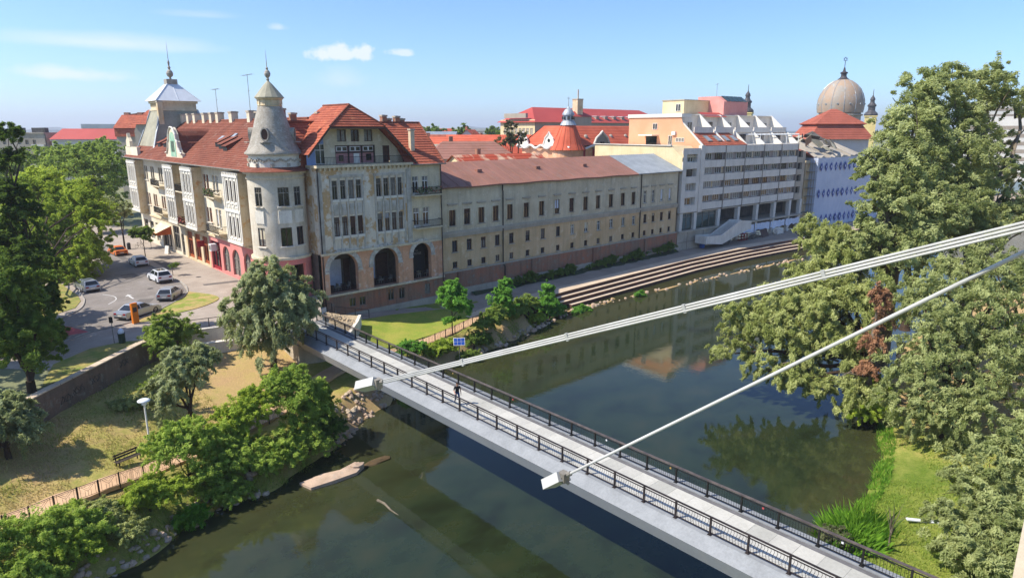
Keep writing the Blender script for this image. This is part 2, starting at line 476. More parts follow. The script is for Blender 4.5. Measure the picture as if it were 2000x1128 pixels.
def ground_mat():
    m = bpy.data.materials.new('bank_grass'); m.use_nodes = True
    N, L = m.node_tree.nodes, m.node_tree.links
    b = N['Principled BSDF']; b.inputs['Roughness'].default_value = .95; b.inputs['Specular IOR Level'].default_value = .1
    g = N.new('ShaderNodeNewGeometry')
    at = N.new('ShaderNodeAttribute'); at.attribute_name = 'dry'
    def noise(sc, det=6, r=.62):
        n = N.new('ShaderNodeTexNoise'); n.inputs['Scale'].default_value = sc; n.inputs['Detail'].default_value = det; n.inputs['Roughness'].default_value = r
        L.new(g.outputs['Position'], n.inputs['Vector']); return n.outputs['Fac']
    def ma(op, a, c):
        n = N.new('ShaderNodeMath'); n.operation = op
        for i, q in enumerate((a, c)):
            if isinstance(q, (int, float)): n.inputs[i].default_value = q
            else: L.new(q, n.inputs[i])
        return n.outputs[0]
    v = ma('ADD', ma('MULTIPLY', noise(.35), .9), ma('MULTIPLY', noise(2.2), .5))
    v = ma('ADD', ma('SUBTRACT', v, .7), at.outputs['Fac'])
    cr = N.new('ShaderNodeValToRGB'); e = cr.color_ramp.elements
    e[0].position = .1; e[0].color = lin('#667a2c')
    e[1].position = .92; e[1].color = lin('#b99a70')
    k = e.new(.35); k.color = lin('#8a9044')
    k = e.new(.55); k.color = lin('#a69c58')
    k = e.new(.72); k.color = lin('#b8a06a')
    L.new(v, cr.inputs[0])
    f = N.new('ShaderNodeVectorMath'); f.operation = 'SCALE'
    mr = N.new('ShaderNodeMapRange'); mr.inputs['From Min'].default_value = .3; mr.inputs['From Max'].default_value = .7
    mr.inputs['To Min'].default_value = .72; mr.inputs['To Max'].default_value = 1.2
    L.new(noise(9, 5, .7), mr.inputs['Value'])
    L.new(cr.outputs[0], f.inputs[0]); L.new(mr.outputs[0], f.inputs['Scale']); L.new(f.outputs[0], b.inputs['Base Color'])
    bp = N.new('ShaderNodeBump'); bp.inputs['Strength'].default_value = .7; bp.inputs['Distance'].default_value = .12
    L.new(noise(14, 4, .75), bp.inputs['Height']); L.new(bp.outputs[0], b.inputs['Normal'])
    return m
MT['bank'] = ground_mat()

def dryness(x, y, z):
    """0 green .. 1 bare earth"""
    d = .46
    yl = interp(WL, x)
    if y > 30:
        if x < 24: d = .68 if y - yl > 5 else .36
        if y - yl < 2.6: d = .5 if x < 22 else .9
        if 17 < x < 27 and y > 52: d = .82                    # bare ground under the willow
        if x >= 30 and y - yl > 3: d = .30
        if x < 16 and y > 57: d = .56
        if -2 < x < 6 and 55 < y < 61: d = .8
        if 8 < x < 14 and y < 56 and y - yl > 7: d = .5
    else:
        d = .2 if x < 56 else .45
        if x > 62: d = .85
    return d

xs = np.concatenate([np.arange(-90, -5, 4.0), np.arange(-5, 62, .7), np.arange(62, 331, 3.0)])
ys = np.concatenate([np.arange(-56, 4, 3.0), np.arange(4, 76.2, .7)])
V = []; dry = []
for x in xs:
    for y in ys:
        z = bank_z(x, y); V.append((x, y, z)); dry.append(dryness(x, y, z))
ny = len(ys)
F = []
for i in range(len(xs) - 1):
    for j in range(ny - 1):
        a = i * ny + j
        F.append((a, a + ny, a + ny + 1, a + 1))
me = bpy.data.meshes.new('ground'); me.from_pydata(V, [], F); me.materials.append(MT['bank'])
# soften the dryness map a little
D = np.array(dry).reshape(len(xs), ny)
for _ in range(3):
    P_ = np.pad(D, 1, mode='edge'); D = (P_[1:-1, 1:-1] * 2 + P_[:-2, 1:-1] + P_[2:, 1:-1] + P_[1:-1, :-2] + P_[1:-1, 2:]) / 6
at = me.attributes.new('dry', 'FLOAT', 'POINT'); at.data.foreach_set('value', D.ravel().astype(np.float32))
me.polygons.foreach_set('use_smooth', [True] * len(F))
struct(ob('riverbank', me))

# street-level ground sheet out to the horizon, with the river valley left open
A('town_ground', '#7b7a5c', '#6d7350', rough=.95, scale=.05, fine=.15, c3='#8a8468')
g = MB()
B = 9000
edge = [(x, y) for x, y in EDGE if x >= -90] + [(54.4, 75.6), (113.5, 75.6), (330, 60)]
for (x0, y0), (x1, y1) in zip(edge[:-1], edge[1:]):
    if x1 - x0 < 1e-4: continue
    g.poly((x0, y0, -.03), (x1, y1, -.03), (x1, 140, -.03), (x0, 140, -.03))
for q in ((-B, -B, -90, B), (-90, 140, 330, B), (330, -B, B, B), (-90, -B, 330, -54)):
    zz = -.03 if q[3] > 0 else -5.2
    g.poly((q[0], q[1], zz), (q[2], q[1], zz), (q[2], q[3], zz), (q[0], q[3], zz))
g.poly((-90, -54, -5.2), (330, -54, -5.2), (330, -54, -.03), (-90, -54, -.03))
struct(g.build('ground', MT['town_ground']))

# water
def water_mat():
    m = bpy.data.materials.new('river_water'); m.use_nodes = True
    N, L = m.node_tree.nodes, m.node_tree.links
    b = N['Principled BSDF']; b.inputs['Roughness'].default_value = .015; b.inputs['IOR'].default_value = 1.42
    b.inputs['Specular IOR Level'].default_value = .5
    g = N.new('ShaderNodeNewGeometry')
    def noise(sc, det, stretch, r=.6):
        mp = N.new('ShaderNodeMapping'); mp.inputs['Scale'].default_value = stretch; L.new(g.outputs['Position'], mp.inputs['Vector'])
        n = N.new('ShaderNodeTexNoise'); n.inputs['Scale'].default_value = sc; n.inputs['Detail'].default_value = det; n.inputs['Roughness'].default_value = r
        L.new(mp.outputs[0], n.inputs['Vector']); return n.outputs['Fac']
    cr = N.new('ShaderNodeValToRGB'); e = cr.color_ramp.elements
    e[0].position = .34; e[0].color = lin('#1e2416'); e[1].position = .68; e[1].color = lin('#2f3420')
    k = e.new(.5); k.color = lin('#26301e')
    L.new(noise(.22, 7, (1, 1.5, 1), .68), cr.inputs[0])
    at = N.new('ShaderNodeAttribute'); at.attribute_name = 'shallow'
    mr = N.new('ShaderNodeMapRange'); mr.inputs['From Min'].default_value = .15; mr.inputs['From Max'].default_value = 1.0; mr.inputs['To Max'].default_value = .38
    mm = N.new('ShaderNodeMath'); mm.operation = 'MULTIPLY_ADD'; mm.inputs[1].default_value = .9; L.new(noise(.5, 6, (1, 1, 1), .7), mm.inputs[0]); 
    sb_ = N.new('ShaderNodeMath'); sb_.operation = 'SUBTRACT'; L.new(at.outputs['Fac'], sb_.inputs[0]); sb_.inputs[1].default_value = .45; L.new(sb_.outputs[0], mm.inputs[2]); L.new(mm.outputs[0], mr.inputs['Value'])
    mx = N.new('ShaderNodeMix'); mx.data_type = 'RGBA'; L.new(mr.outputs[0], mx.inputs['Factor']); L.new(cr.outputs[0], mx.inputs['A']); mx.inputs['B'].default_value = lin('#4c482a'); L.new(mx.outputs['Result'], b.inputs['Base Color'])
    n1 = noise(1.3, 3, (1, .6, 1)); n2 = noise(5.5, 2, (1, .7, 1))
    ad = N.new('ShaderNodeMath'); ad.operation = 'MULTIPLY_ADD'; ad.inputs[1].default_value = .3; L.new(n2, ad.inputs[0]); L.new(n1, ad.inputs[2])
    bp = N.new('ShaderNodeBump'); bp.inputs['Strength'].default_value = .08; bp.inputs['Distance'].default_value = .12
    pm_ = N.new('ShaderNodeMath'); pm_.operation = 'MULTIPLY'; L.new(ad.outputs[0], pm_.inputs[0]); L.new(noise(.09, 3, (1, 1.6, 1)), pm_.inputs[1]); L.new(pm_.outputs[0], bp.inputs['Height']); L.new(bp.outputs[0], b.inputs['Normal'])
    return m
MT['water'] = water_mat()
wx_ = np.concatenate([np.arange(-90, -6, 12.0), np.arange(-6, 70, 1.5), np.arange(70, 331, 8.0)]); wy_ = np.concatenate([np.arange(-8, 4, 4.0), np.arange(4, 70.1, 1.5)])
wv = [(x, y, WZ) for x in wx_ for y in wy_]; k_ = len(wy_)
me = bpy.data.meshes.new('river_water'); me.from_pydata(wv, [], [(i * k_ + j, (i + 1) * k_ + j, (i + 1) * k_ + j + 1, i * k_ + j + 1) for i in range(len(wx_) - 1) for j in range(k_ - 1)])
at = me.attributes.new('shallow', 'FLOAT', 'POINT'); at.data.foreach_set('value', np.array([max(0, 1 - (interp(WL, x) - y) / 15, 1 - (y - interp(WR, x)) / 6) for x, y, _ in wv], np.float32))
me.materials.append(MT['water']); struct(ob('river_water', me))

def clipx(poly, lo, hi):
    def cut(p, keep, val):
        out = []
        for a, b in zip(p, p[1:] + p[:1]):
            ka, kb = keep(a[0]), keep(b[0])
            if ka: out.append(a)
            if ka != kb:
                t = (val - a[0]) / (b[0] - a[0]); out.append((val, a[1] + t * (b[1] - a[1])))
        return out
    return cut(cut(poly, lambda x: x >= lo, lo), lambda x: x <= hi, hi)

# ------------------------------------------------------------------ street: pavement, road, kerbs, island
pv = MB()
pave = [(9.0, 63.6), (14.2, 67.75), (18.5, 69.75), (23.0, 68.75), (27, 64.6), (31.2, 64.6), (33.5, 69.6), (36.1, 74.3), (36.1, 80), (32.3, 80), (32.3, 190), (10, 190), (0, 120), (-6, 80)]
pv.poly(*[(x, y, .0) for x, y in pave])
struct(pv.build('pavement', MT['pavement']))
road = [(-30, 62), (-6, 68.6), (8.0, 74.1), (10.4, 75.4), (11.7, 76.3), (15.9, 77.7), (19.7, 81.3), (23.3, 85.6), (24.6, 88.6), (25.5, 94.1), (25.6, 110), (25.5, 190),
        (21, 190), (21.5, 124), (20, 115.3), (17.6, 108.1), (14.6, 98), (14.2, 94), (13.9, 91.2), (12.9, 87.6), (11.2, 85.1), (8, 82.4), (-6, 75.6), (-30, 68)]
rd = MB(); rd.poly(*[(x, y, .006) for x, y in road]); struct(rd.build('road', MT['asphalt']))
def kerb(name, pts, w=.14, h=.11):
    k = MB()
    for (x0, y0), (x1, y1) in zip(pts[:-1], pts[1:]):
        d = Vector((x1 - x0, y1 - y0, 0)); n = Vector((-d.y, d.x, 0)).normalized() * w
        k.hexa([(x0, y0, -.02), (x1, y1, -.02), (x1 + n.x, y1 + n.y, -.02), (x0 + n.x, y0 + n.y, -.02),
                (x0, y0, h), (x1, y1, h), (x1 + n.x, y1 + n.y, h), (x0 + n.x, y0 + n.y, h)])
    return struct(k.build(name, MT['kerb']))
def smooth(pts, n=4):
    out = []
    P4 = [pts[0]] + list(pts) + [pts[-1]]
    for i in range(1, len(P4) - 2):
        p0, p1, p2, p3 = (Vector(q) for q in P4[i - 1:i + 3])
        for k in range(n):
            t = k / n
            out.append(tuple(.5 * ((2 * p1) + (p2 - p0) * t + (2 * p0 - 5 * p1 + 4 * p2 - p3) * t * t + (3 * p1 - p0 - 3 * p2 + p3) * t ** 3)))
    out.append(tuple(pts[-1])); return out
kerb('kerb', smooth(list(reversed(road[1:11]))))
kerb('kerb', smooth(list(reversed(road[14:23]))))
isl = MB(); ipts = smooth([(24.5, 87.8), (26.2, 84.0), (26.0, 81.2), (23.3, 78.9), (20.0, 77.7), (17.8, 76.7), (16.2, 77.2), (19.8, 81.0), (23.4, 85.4), (24.5, 87.8)])
A('island_grass', '#7c8838', '#a58f5c', rough=.95, scale=.55, ramp=(.42, .56), fine=.2, bump=.5, bscale=12)
A('verge_grass', '#6f7a34', '#9a8a50', rough=.95, scale=.7, fine=.2, bump=.5, bscale=12)
isl.prism([(p[0], p[1]) for p in ipts[:-1]], -.02, .07)
struct(isl.build('grass_island', MT['island_grass']))
vg = MB(); vg.prism([(8.6, 63.3), (14.0, 67.6), (15.6, 69.2), (13.4, 70.6), (10.5, 70.3), (7.2, 67.5), (5.6, 62)], -.02, .03)
struct(vg.build('grass_verge', MT['verge_grass']))
vg = MB(); vg.prism([(12.4, 88.3), (13.5, 91.5), (13.8, 95), (13.4, 104), (6, 100), (-4, 86), (6, 83.2)], -.02, .05)
struct(vg.build('grass_verge', MT['verge_grass']))
rl = MB(); rl.poly((9.4, 76.6, .011), (11.6, 76.5, .011), (10.4, 80.2, .011), (8.2, 82.1, .011), (3, 79.5, .011), (4, 75.5, .011), (8.4, 75.2, .011))
struct(rl.build('cycle_lane', MT['red_lane']))
def marking(pts, w=.12):
    k = MB()
    for (x0, y0), (x1, y1) in zip(pts[:-1], pts[1:]):
        d = Vector((x1 - x0, y1 - y0, 0)); n = Vector((-d.y, d.x, 0)).normalized() * w / 2
        k.poly((x0 - n.x, y0 - n.y, .011), (x1 - n.x, y1 - n.y, .011), (x1 + n.x, y1 + n.y, .011), (x0 + n.x, y0 + n.y, .011))
    return struct(k.build('road_marking', MT['road_paint']))
marking([(23.2, 104), (25.4, 103)]); marking([(22.9, 98.9), (25.3, 98.4)]); marking([(22.6, 92.9), (25.0, 92.2)]); marking([(23.0, 116), (25.4, 115.5)])
marking(smooth([(16.2, 93.6), (17.0, 91.5), (16.8, 89.5), (15.6, 87.6)]), .1)
ar = MB()
for q in ([(18.3, 90.6), (18.5, 90.6), (18.6, 88.6), (18.4, 88.6)], [(18.0, 90.4), (18.8, 90.5), (18.5, 91.4)]):
    ar.poly(*[(x, y, .011) for x, y in q])
struct(ar.build('road_marking', MT['road_paint']))

A('asphalt_patch', '#6a645f', '#5f5a55', rough=.95, scale=1.5, fine=.15); A('cast_iron', '#4a4744', rough=.7)
for q in ([(20.5, 101), (22.6, 100.6), (22.4, 104.8), (20.6, 105)], [(17.0, 84.6), (18.6, 83.6), (20.4, 87.0), (19.0, 87.8)], [(23.6, 117), (24.6, 117), (24.7, 121), (23.7, 121)], [(27.2, 90), (31.6, 89.2), (31.6, 90.3), (27.3, 91)], [(26.8, 103.5), (28.2, 103.4), (28.3, 113), (26.9, 113)]):
    k = MB(); k.poly(*[(x, y, .0095) for x, y in q]); struct(k.build('road_patch', MT['asphalt_patch']))
for x, y in ((21.5, 93), (18.4, 86.0), (28.4, 96.0), (29.2, 84.5)):
    k = MB(); k.lathe([(0, .014), (.36, .014), (.36, .008)], x, y, n=18); struct(k.build('manhole_cover', MT['cast_iron']))
# ------------------------------------------------------------------ lower promenade and river steps
pm = MB()
def strip(mb, pts_a, pts_b, z, zb=None):
    for (a0, a1), (b0, b1) in zip(zip(pts_a[:-1], pts_a[1:]), zip(pts_b[:-1], pts_b[1:])):
        mb.poly((*a0, z), (*a1, z), (*b1, z), (*b0, z))
PX_ = [52, 60, 72, 90, 107, 125, 140, 160, 200, 320]
def pe(x):   # upper step edge
    return float(np.interp(x, [52, 58, 66, 72, 107, 133, 154, 200, 320], [64.6, 65.5, 66.3, 66.6, 68.0, 67.2, 64.0, 58.5, 52]))
def pa(x): return float(np.interp(x, [52, 60, 107, 133, 146, 160, 320], [66.4, 68.6, 70.6, 70.0, 66.9, 63.9, 53]))  # edge of the wing's shadow on the promenade
strip(pm, [(x, pa(x)) for x in PX_], [(x, float(np.interp(x, [52, 113, 160, 320], [75.3, 75.4, 73, 62]))) for x in PX_], -3.9)
struct(pm.build('promenade', MT['prom_asphalt']))
ps = MB(); ps.k = 0
strip(ps, [(x, pe(x)) for x in PX_], [(x, pa(x)) for x in PX_], -3.896)  # paler strip as far as the wing's shadow: sunlight put into the colour
for x0, x1 in zip(PX_[:-1], PX_[1:]):
    ps.k = 1; ps.poly((x0, pe(x0), -3.896), (x1, pe(x1), -3.896), (x1, pe(x1), -4.45), (x0, pe(x0), -4.45))
struct(ps.build('promenade_sunlit_edge', [MT['prom_stone'], MT['step_riser']]))
st = thing('river_steps', 'long brown stone steps leading down from the promenade to the river', 'steps', (110, 65, -5))
for k in range(3):
    s = MB(); d0, d1 = k * .75, (k + 1) * .75; zt = -3.9 - (k + 1) * .5
    X0 = 66 + k * 2.4; xs_ = [X0] + [x for x in PX_ if x > X0]
    for x0, x1 in zip(xs_[:-1], xs_[1:]):
        s.k = 1
        s.poly((x0, pe(x0) - d1, zt), (x1, pe(x1) - d1, zt), (x1, pe(x1) - d0 + .02, zt), (x0, pe(x0) - d0 + .02, zt))
        s.k = 0
        s.poly((x0, pe(x0) - d1, zt - .62), (x1, pe(x1) - d1, zt - .62), (x1, pe(x1) - d1, zt), (x0, pe(x0) - d1, zt))
    s.poly((X0, pe(X0) - d0, zt - .62), (X0, pe(X0) - d1, zt - .62), (X0, pe(X0) - d1, zt), (X0, pe(X0) - d0, zt))
    s.build('step', [MT['step_riser'], MT['prom_stone']], st)  # risers far darker than the treads: their shade is in the colour
# planted strip under the brick wall
for x0, x1, y1 in ((60, 113, 73.6),):
    s = MB()
    rn = random.Random(5)
    px = [x0 + (x1 - x0) * i / 40 for i in range(41)]
    yy = [y1 + rn.uniform(-.4, .4) for _ in px]; zz = [-3.35 + rn.uniform(-.15, .3) for _ in px]
    for i in range(40):
        s.poly((px[i], yy[i], -3.9), (px[i + 1], yy[i + 1], -3.9), (px[i + 1], 75.35, zz[i + 1]), (px[i], 75.35, zz[i]))
    A('weeds', '#37452a', '#4a4a34', rough=.95, scale=.8, bump=.8, bscale=6, fine=.3)
    struct(s.build('planted_verge', MT['weeds']))

# lower sandy paths
def ribbon(name, ca, wdt, m, lift=.05, zfun=bank_z):
    s = MB(); P = smooth(ca, 6)
    L_ = []
    for i, p in enumerate(P):
        d = Vector(P[min(i + 1, len(P) - 1)]) - Vector(P[max(i - 1, 0)]); n = Vector((-d.y, d.x)).normalized() * wdt / 2
        zc = max(zfun(p[0], p[1]), zfun(p[0] + n.x, p[1] + n.y), zfun(p[0] - n.x, p[1] - n.y)) + lift
        L_.append(((p[0] + n.x, p[1] + n.y, zc), (p[0] - n.x, p[1] - n.y, zc)))
    for a, b in zip(L_[:-1], L_[1:]):
        s.poly(a[1], b[1], b[0], a[0])
        s.poly(a[0], b[0], (b[0][0], b[0][1], b[0][2] - .3), (a[0][0], a[0][1], a[0][2] - .3))
        s.poly(b[1], a[1], (a[1][0], a[1][1], a[1][2] - .3), (b[1][0], b[1][1], b[1][2] - .3))
    return struct(s.build(name, m)), L_
_, PATH1 = ribbon('park_path', [(-12, 45.6), (-3, 46.9), (1.0, 47.75), (5, 48.6), (9, 49.3), (15, 50.9), (21, 53.2), (26, 56.6), (32, 59.8)], 1.9, MT['sand_path'])
_, PATH2 = ribbon('park_path', [(32, 59.8), (37, 60.2), (42.5, 60.9), (48, 62.6), (53.5, 64.4), (58, 66.5)], 1.7, MT['sand_path'])
# hotel-side ramp path
s = MB()
rp = [(33.5, 69.4, -2.3), (38, 71.2, -2.9), (44, 71.5, -3.3), (50, 70.8, -3.65), (54, 70.4, -3.86)]
rq = [(35.4, 73.0, -2.3), (38, 73.6, -2.9), (44, 73.7, -3.3), (50, 73.6, -3.65), (54, 73.8, -3.86)]
for i in range(4): s.poly(rp[i], rp[i + 1], rq[i + 1], rq[i])
for i in range(4): s.poly((rp[i][0], rp[i][1], rp[i][2] - .9), (rp[i + 1][0], rp[i + 1][1], rp[i + 1][2] - .9), rp[i + 1], rp[i])
struct(s.build('ramp_path', MT['prom_asphalt']))
s = MB()
lw = [(36.5, 61.5, -3.82), (44, 62.2, -3.9), (51, 64.6, -3.9), (54, 66.5, -3.9)]
lt = [(36.6, 70.6, -2.75), (44, 71.5, -3.32), (50, 70.8, -3.67), (54, 70.4, -3.88)]
for i in range(3): s.poly(lw[i], lw[i + 1], lt[i + 1], lt[i])
A('lawn', '#7c8c30', '#93923f', rough=.95, scale=.45, bump=.6, bscale=14, fine=.22)
struct(s.build('lawn', MT['lawn']))

# far hills
h = MB(); rn = random.Random(3)
for dist, hh, a0, a1 in ((6500, 95, 20, 130), (4200, 42, 20, 130)):
    prev = None
    for i in range(121):
        a = R(a0 + (a1 - a0) * i / 120)
        z = hh * (.55 + .45 * math.sin(i * .21 + dist) + .25 * math.sin(i * .57 + 1) + .1 * math.sin(i * 1.7))
        p = (dist * math.cos(a), dist * math.sin(a))
        if prev:
            q, zq = prev
            h.poly((*q, -5), (*p, -5), (*p, max(5, z)), (*q, max(5, zq)))
            h.poly((*q, max(5, zq)), (*p, max(5, z)), (p[0] * 1.3, p[1] * 1.3, 5), (q[0] * 1.3, q[1] * 1.3, 5))
        prev = (p, z)
struct(h.build('hills', MT['hill']))
# ------------------------------------------------------------------ walls with real openings, windows
def wall(mb, Fm, u0, u1, z0, z1, ops, depth=.28, step=None):
    """ops: (ua, ub, za, zb[, 'arch'])  Fm(u, z, d) -> point, d measured inwards"""
    us = {u0, u1}; zs = {z0, z1}
    for o in ops:
        us |= {o[0], o[1]}; zs |= {o[2], o[3]}
    us = sorted(u for u in us if u0 - 1e-6 <= u <= u1 + 1e-6); zs = sorted(z for z in zs if z0 - 1e-6 <= z <= z1 + 1e-6)
    if step:
        out = []
        for a, b in zip(us[:-1], us[1:]):
            n = max(1, math.ceil((b - a) / step)); out += [a + (b - a) * i / n for i in range(n)]
        us = out + [us[-1]]
    for a, b in zip(us[:-1], us[1:]):
        zr = None
        for c, d in zip(zs[:-1], zs[1:]):
            m = ((a + b) / 2, (c + d) / 2)
            if any(o[0] < m[0] < o[1] and o[2] < m[1] < o[3] for o in ops):
                if zr is not None: mb.poly(Fm(a, zr, 0), Fm(b, zr, 0), Fm(b, c, 0), Fm(a, c, 0)); zr = None
            elif zr is None: zr = c
        if zr is not None: mb.poly(Fm(a, zr, 0), Fm(b, zr, 0), Fm(b, zs[-1], 0), Fm(a, zs[-1], 0))
    for o in ops:
        a, b, c, d = o[:4]
        if len(o) > 4:
            r = (b - a) / 2; n = 12; zs_ = d - r; cu = (a + b) / 2
            pts = [(cu - r * math.cos(math.pi * i / n), zs_ + r * math.sin(math.pi * i / n)) for i in range(n + 1)]
            for p, q in zip(pts[:-1], pts[1:]):
                mb.poly(Fm(*p, 0), Fm(*q, 0), Fm(q[0], d, 0), Fm(p[0], d, 0))
                mb.poly(Fm(*p, 0), Fm(*q, 0), Fm(*q, depth), Fm(*p, depth))
            mb.poly(Fm(a, c, 0), Fm(a, zs_, 0), Fm(a, zs_, depth), Fm(a, c, depth))
            mb.poly(Fm(b, c, 0), Fm(b, zs_, 0), Fm(b, zs_, depth), Fm(b, c, depth))
            mb.poly(Fm(a, c, 0), Fm(b, c, 0), Fm(b, c, depth), Fm(a, c, depth))
        else:
            for p, q in (((a, c), (b, c)), ((b, c), (b, d)), ((b, d), (a, d)), ((a, d), (a, c))):
                mb.poly(Fm(*p, 0), Fm(*q, 0), Fm(*q, depth), Fm(*p, depth))

WCACHE = {}
def window_mesh(w, h, kind, frame):
    key = (round(w, 2), round(h, 2), kind, frame)
    if key in WCACHE: return WCACHE[key]
    f = MB(); t = .075
    f.box(-w / 2, -.05, 0, -w / 2 + t, .05, h); f.box(w / 2 - t, -.05, 0, w / 2, .05, h)
    f.box(-w / 2 + t, -.05, 0, w / 2 - t, .05, t); f.box(-w / 2 + t, -.05, h - t, w / 2 - t, .05, h)
    if kind in ('cross', 'cross2'):
        zt = h * .68
        f.box(-w / 2 + t, -.045, zt, w / 2 - t, .045, zt + .1)
        f.box(-.045, -.045, t, .045, .045, zt); f.box(-.04, -.045, zt + .1, .04, .045, h - t)
    if kind == 'cross2':
        for x in (-w * .25, w * .25): f.box(x - .025, -.03, h * .68 + .1, x + .025, .03, h - t)
    if kind == 'slim': f.box(-w / 2 + t, -.03, h * .7, w / 2 - t, .03, h * .7 + .05)
    if kind == 'two': f.box(-.05, -.045, t, .05, .045, h - t)
    if kind == 'three':
        for x in (-w / 6, w / 6): f.box(x - .045, -.045, t, x + .045, .045, h - t)
    if kind == 'grid':
        for i in range(1, 4): f.box(-w / 2 + t, -.03, h * i / 4 - .025, w / 2 - t, .03, h * i / 4 + .025)
        f.box(-.03, -.035, t, .03, .035, h - t)
    p = MB(); p.poly((-w / 2 + .02, .02, .02), (w / 2 - .02, .02, .02), (w / 2 - .02, .02, h - .02), (-w / 2 + .02, .02, h - .02))
    WCACHE[key] = (f.mesh('window', MT[frame]), {g: p.mesh('pane', MT[g]) for g in ('glass', 'curtain', 'glass_green', 'frame_brown', 'frame_orange', 'white_paint')})
    return WCACHE[key]
WR_ = random.Random(11)
def window(root, p, rz, w, h, kind='cross', frame='frame_white', glass=None):
    fm, pm = window_mesh(w, h, kind, frame)
    if glass is None: glass = 'curtain' if WR_.random() < .13 else 'glass'
    o = ob('window', fm, root, p, (0, 0, rz), world=True)
    ob('pane', pm[glass], o)
    if h > 1.4 and WR_.random() < .3:
        f = WR_.choice((.3, .45, .62, .85)); key = ('blind', round(w, 2), round(h, 2), f, WR_.choice(('curtain', 'awning', 'frame_brown', 'white_sheet')))
        if key not in WCACHE:
            b = MB(); b.poly((-w / 2 + .07, .012, h * (1 - f)), (w / 2 - .07, .012, h * (1 - f)), (w / 2 - .07, .012, h - .07), (-w / 2 + .07, .012, h - .07)); WCACHE[key] = b.mesh('blind', MT[key[4]])
        ob('blind', WCACHE[key], o)
    return o

SILL = {}
def sill(root, p, rz, w, m='concrete', d=.16, h=.12, name='sill'):
    key = (round(w, 2), m, d, h)
    if key not in SILL:
        s = MB(); s.box(-w / 2, -d, 0, w / 2, .02, h); SILL[key] = s.mesh('sill', MT[m])
    return ob(name, SILL[key], root, p, (0, 0, rz), world=True)

# ------------------------------------------------------------------ the corner palace
H = thing('corner_palace', 'weathered white and tan corner palace with red tile roofs and grey cone turret', 'building', (32, 74, 0))
FS = lambda X: (lambda u, z, d: (X + d, u, z))          # facing -X
FR = lambda Y: (lambda u, z, d: (u, Y + d, z))          # facing -Y
RZX, RZY = R(-90), 0.0                                   # window facing -X / -Y
Fx = FS(32.0)
# street facade above the shops
ops = []; wins = []
def pair(cu, za, zb, w=.92, gap=.28, kind='cross', frame='frame_white'):
    for s in (-1, 1):
        u = cu + s * (w + gap) / 2
        ops.append((u - w / 2, u + w / 2, za, zb)); wins.append((u, za, w, zb - za, kind, frame))
for cu in (99.9, 96.1, 92.0):
    pair(cu, 11.45, 13.8, frame='frame_white' if cu < 98 else 'frame_orange')
    pair(cu, 6.6 if cu < 98 else 7.0, 9.1, frame='frame_white' if cu < 98 else 'frame_orange')
for cu in (131.0, 127.0, 122.2, 118):
    pair(cu, 11.45, 13.8, frame='frame_brown'); pair(cu, 7.0, 9.1, frame='frame_orange')
pair(108.5, 11.2, 13.7); pair(108.5, 6.4, 9.1)
m = MB(); m.k = 0
wall(m, Fx, 78.5, 138.0, 5.0, 15.3, ops)
wo = m.build('street_wall', MT['plaster_cream'], H)
for u, za, w, h, k, f in wins:
    window(H, (32.2, u, za), RZX, w, h, k, f)
    sill(H, (32.0, u, za - .12), RZX, w + .2, 'plaster_white')
# end and back walls
m = MB()
m.poly((32, 138, 0), (47, 138, 0), (47, 138, 15.3), (32, 138, 15.3)); m.poly((47, 138, 0), (47, 87, 0), (47, 87, 15.3), (47, 138, 15.3))
m.poly((54.3, 74, 0), (54.3, 87, 0), (54.3, 87, 15.5), (54.3, 74, 15.5)); m.poly((54.3, 74, 15.5), (54.3, 85, 15.5), (54.3, 79.4, 20.6)); m.poly((47, 87, 0), (54.3, 87, 0), (54.3, 87, 15.5), (47, 87, 15.5))
m.build('rear_wall', MT['plaster_grey'], H)
# ground floor in its shop colours
gcols = [(80.0, 101.3, 'plaster_pink'), (101.3, 112.4, 'plaster_tan'), (112.4, 138.0, 'plaster_cream')]
gops = [(97.0, 100.8, .1, 4.3), (93.4, 96.0, .4, 4.1, 'arch'), (89.6, 92.4, .4, 4.1, 'arch'), (85.6, 88.2, .4, 4.1, 'arch'),
        (102.0, 104.4, .3, 4.5), (105.4, 108.0, .3, 4.5), (108.9, 111.6, .3, 4.5), (113.3, 114.7, .1, 3.6), (115.4, 118.8, .4, 4.6), (120.2, 125.2, .1, 3.9),
        (126.6, 129.0, .8, 4.0), (130.2, 132.6, .8, 4.0), (133.8, 136.4, .8, 4.0)]
for a, b, k in gcols:
    m = MB(); wall(m, Fx, a, b, 0, 5.0, [o for o in gops if a < o[0] and o[1] < b], depth=.35)
    m.build('ground_floor_wall', MT[k], H)
sf = [('frame_grey', 'glass', 'paint_red')]
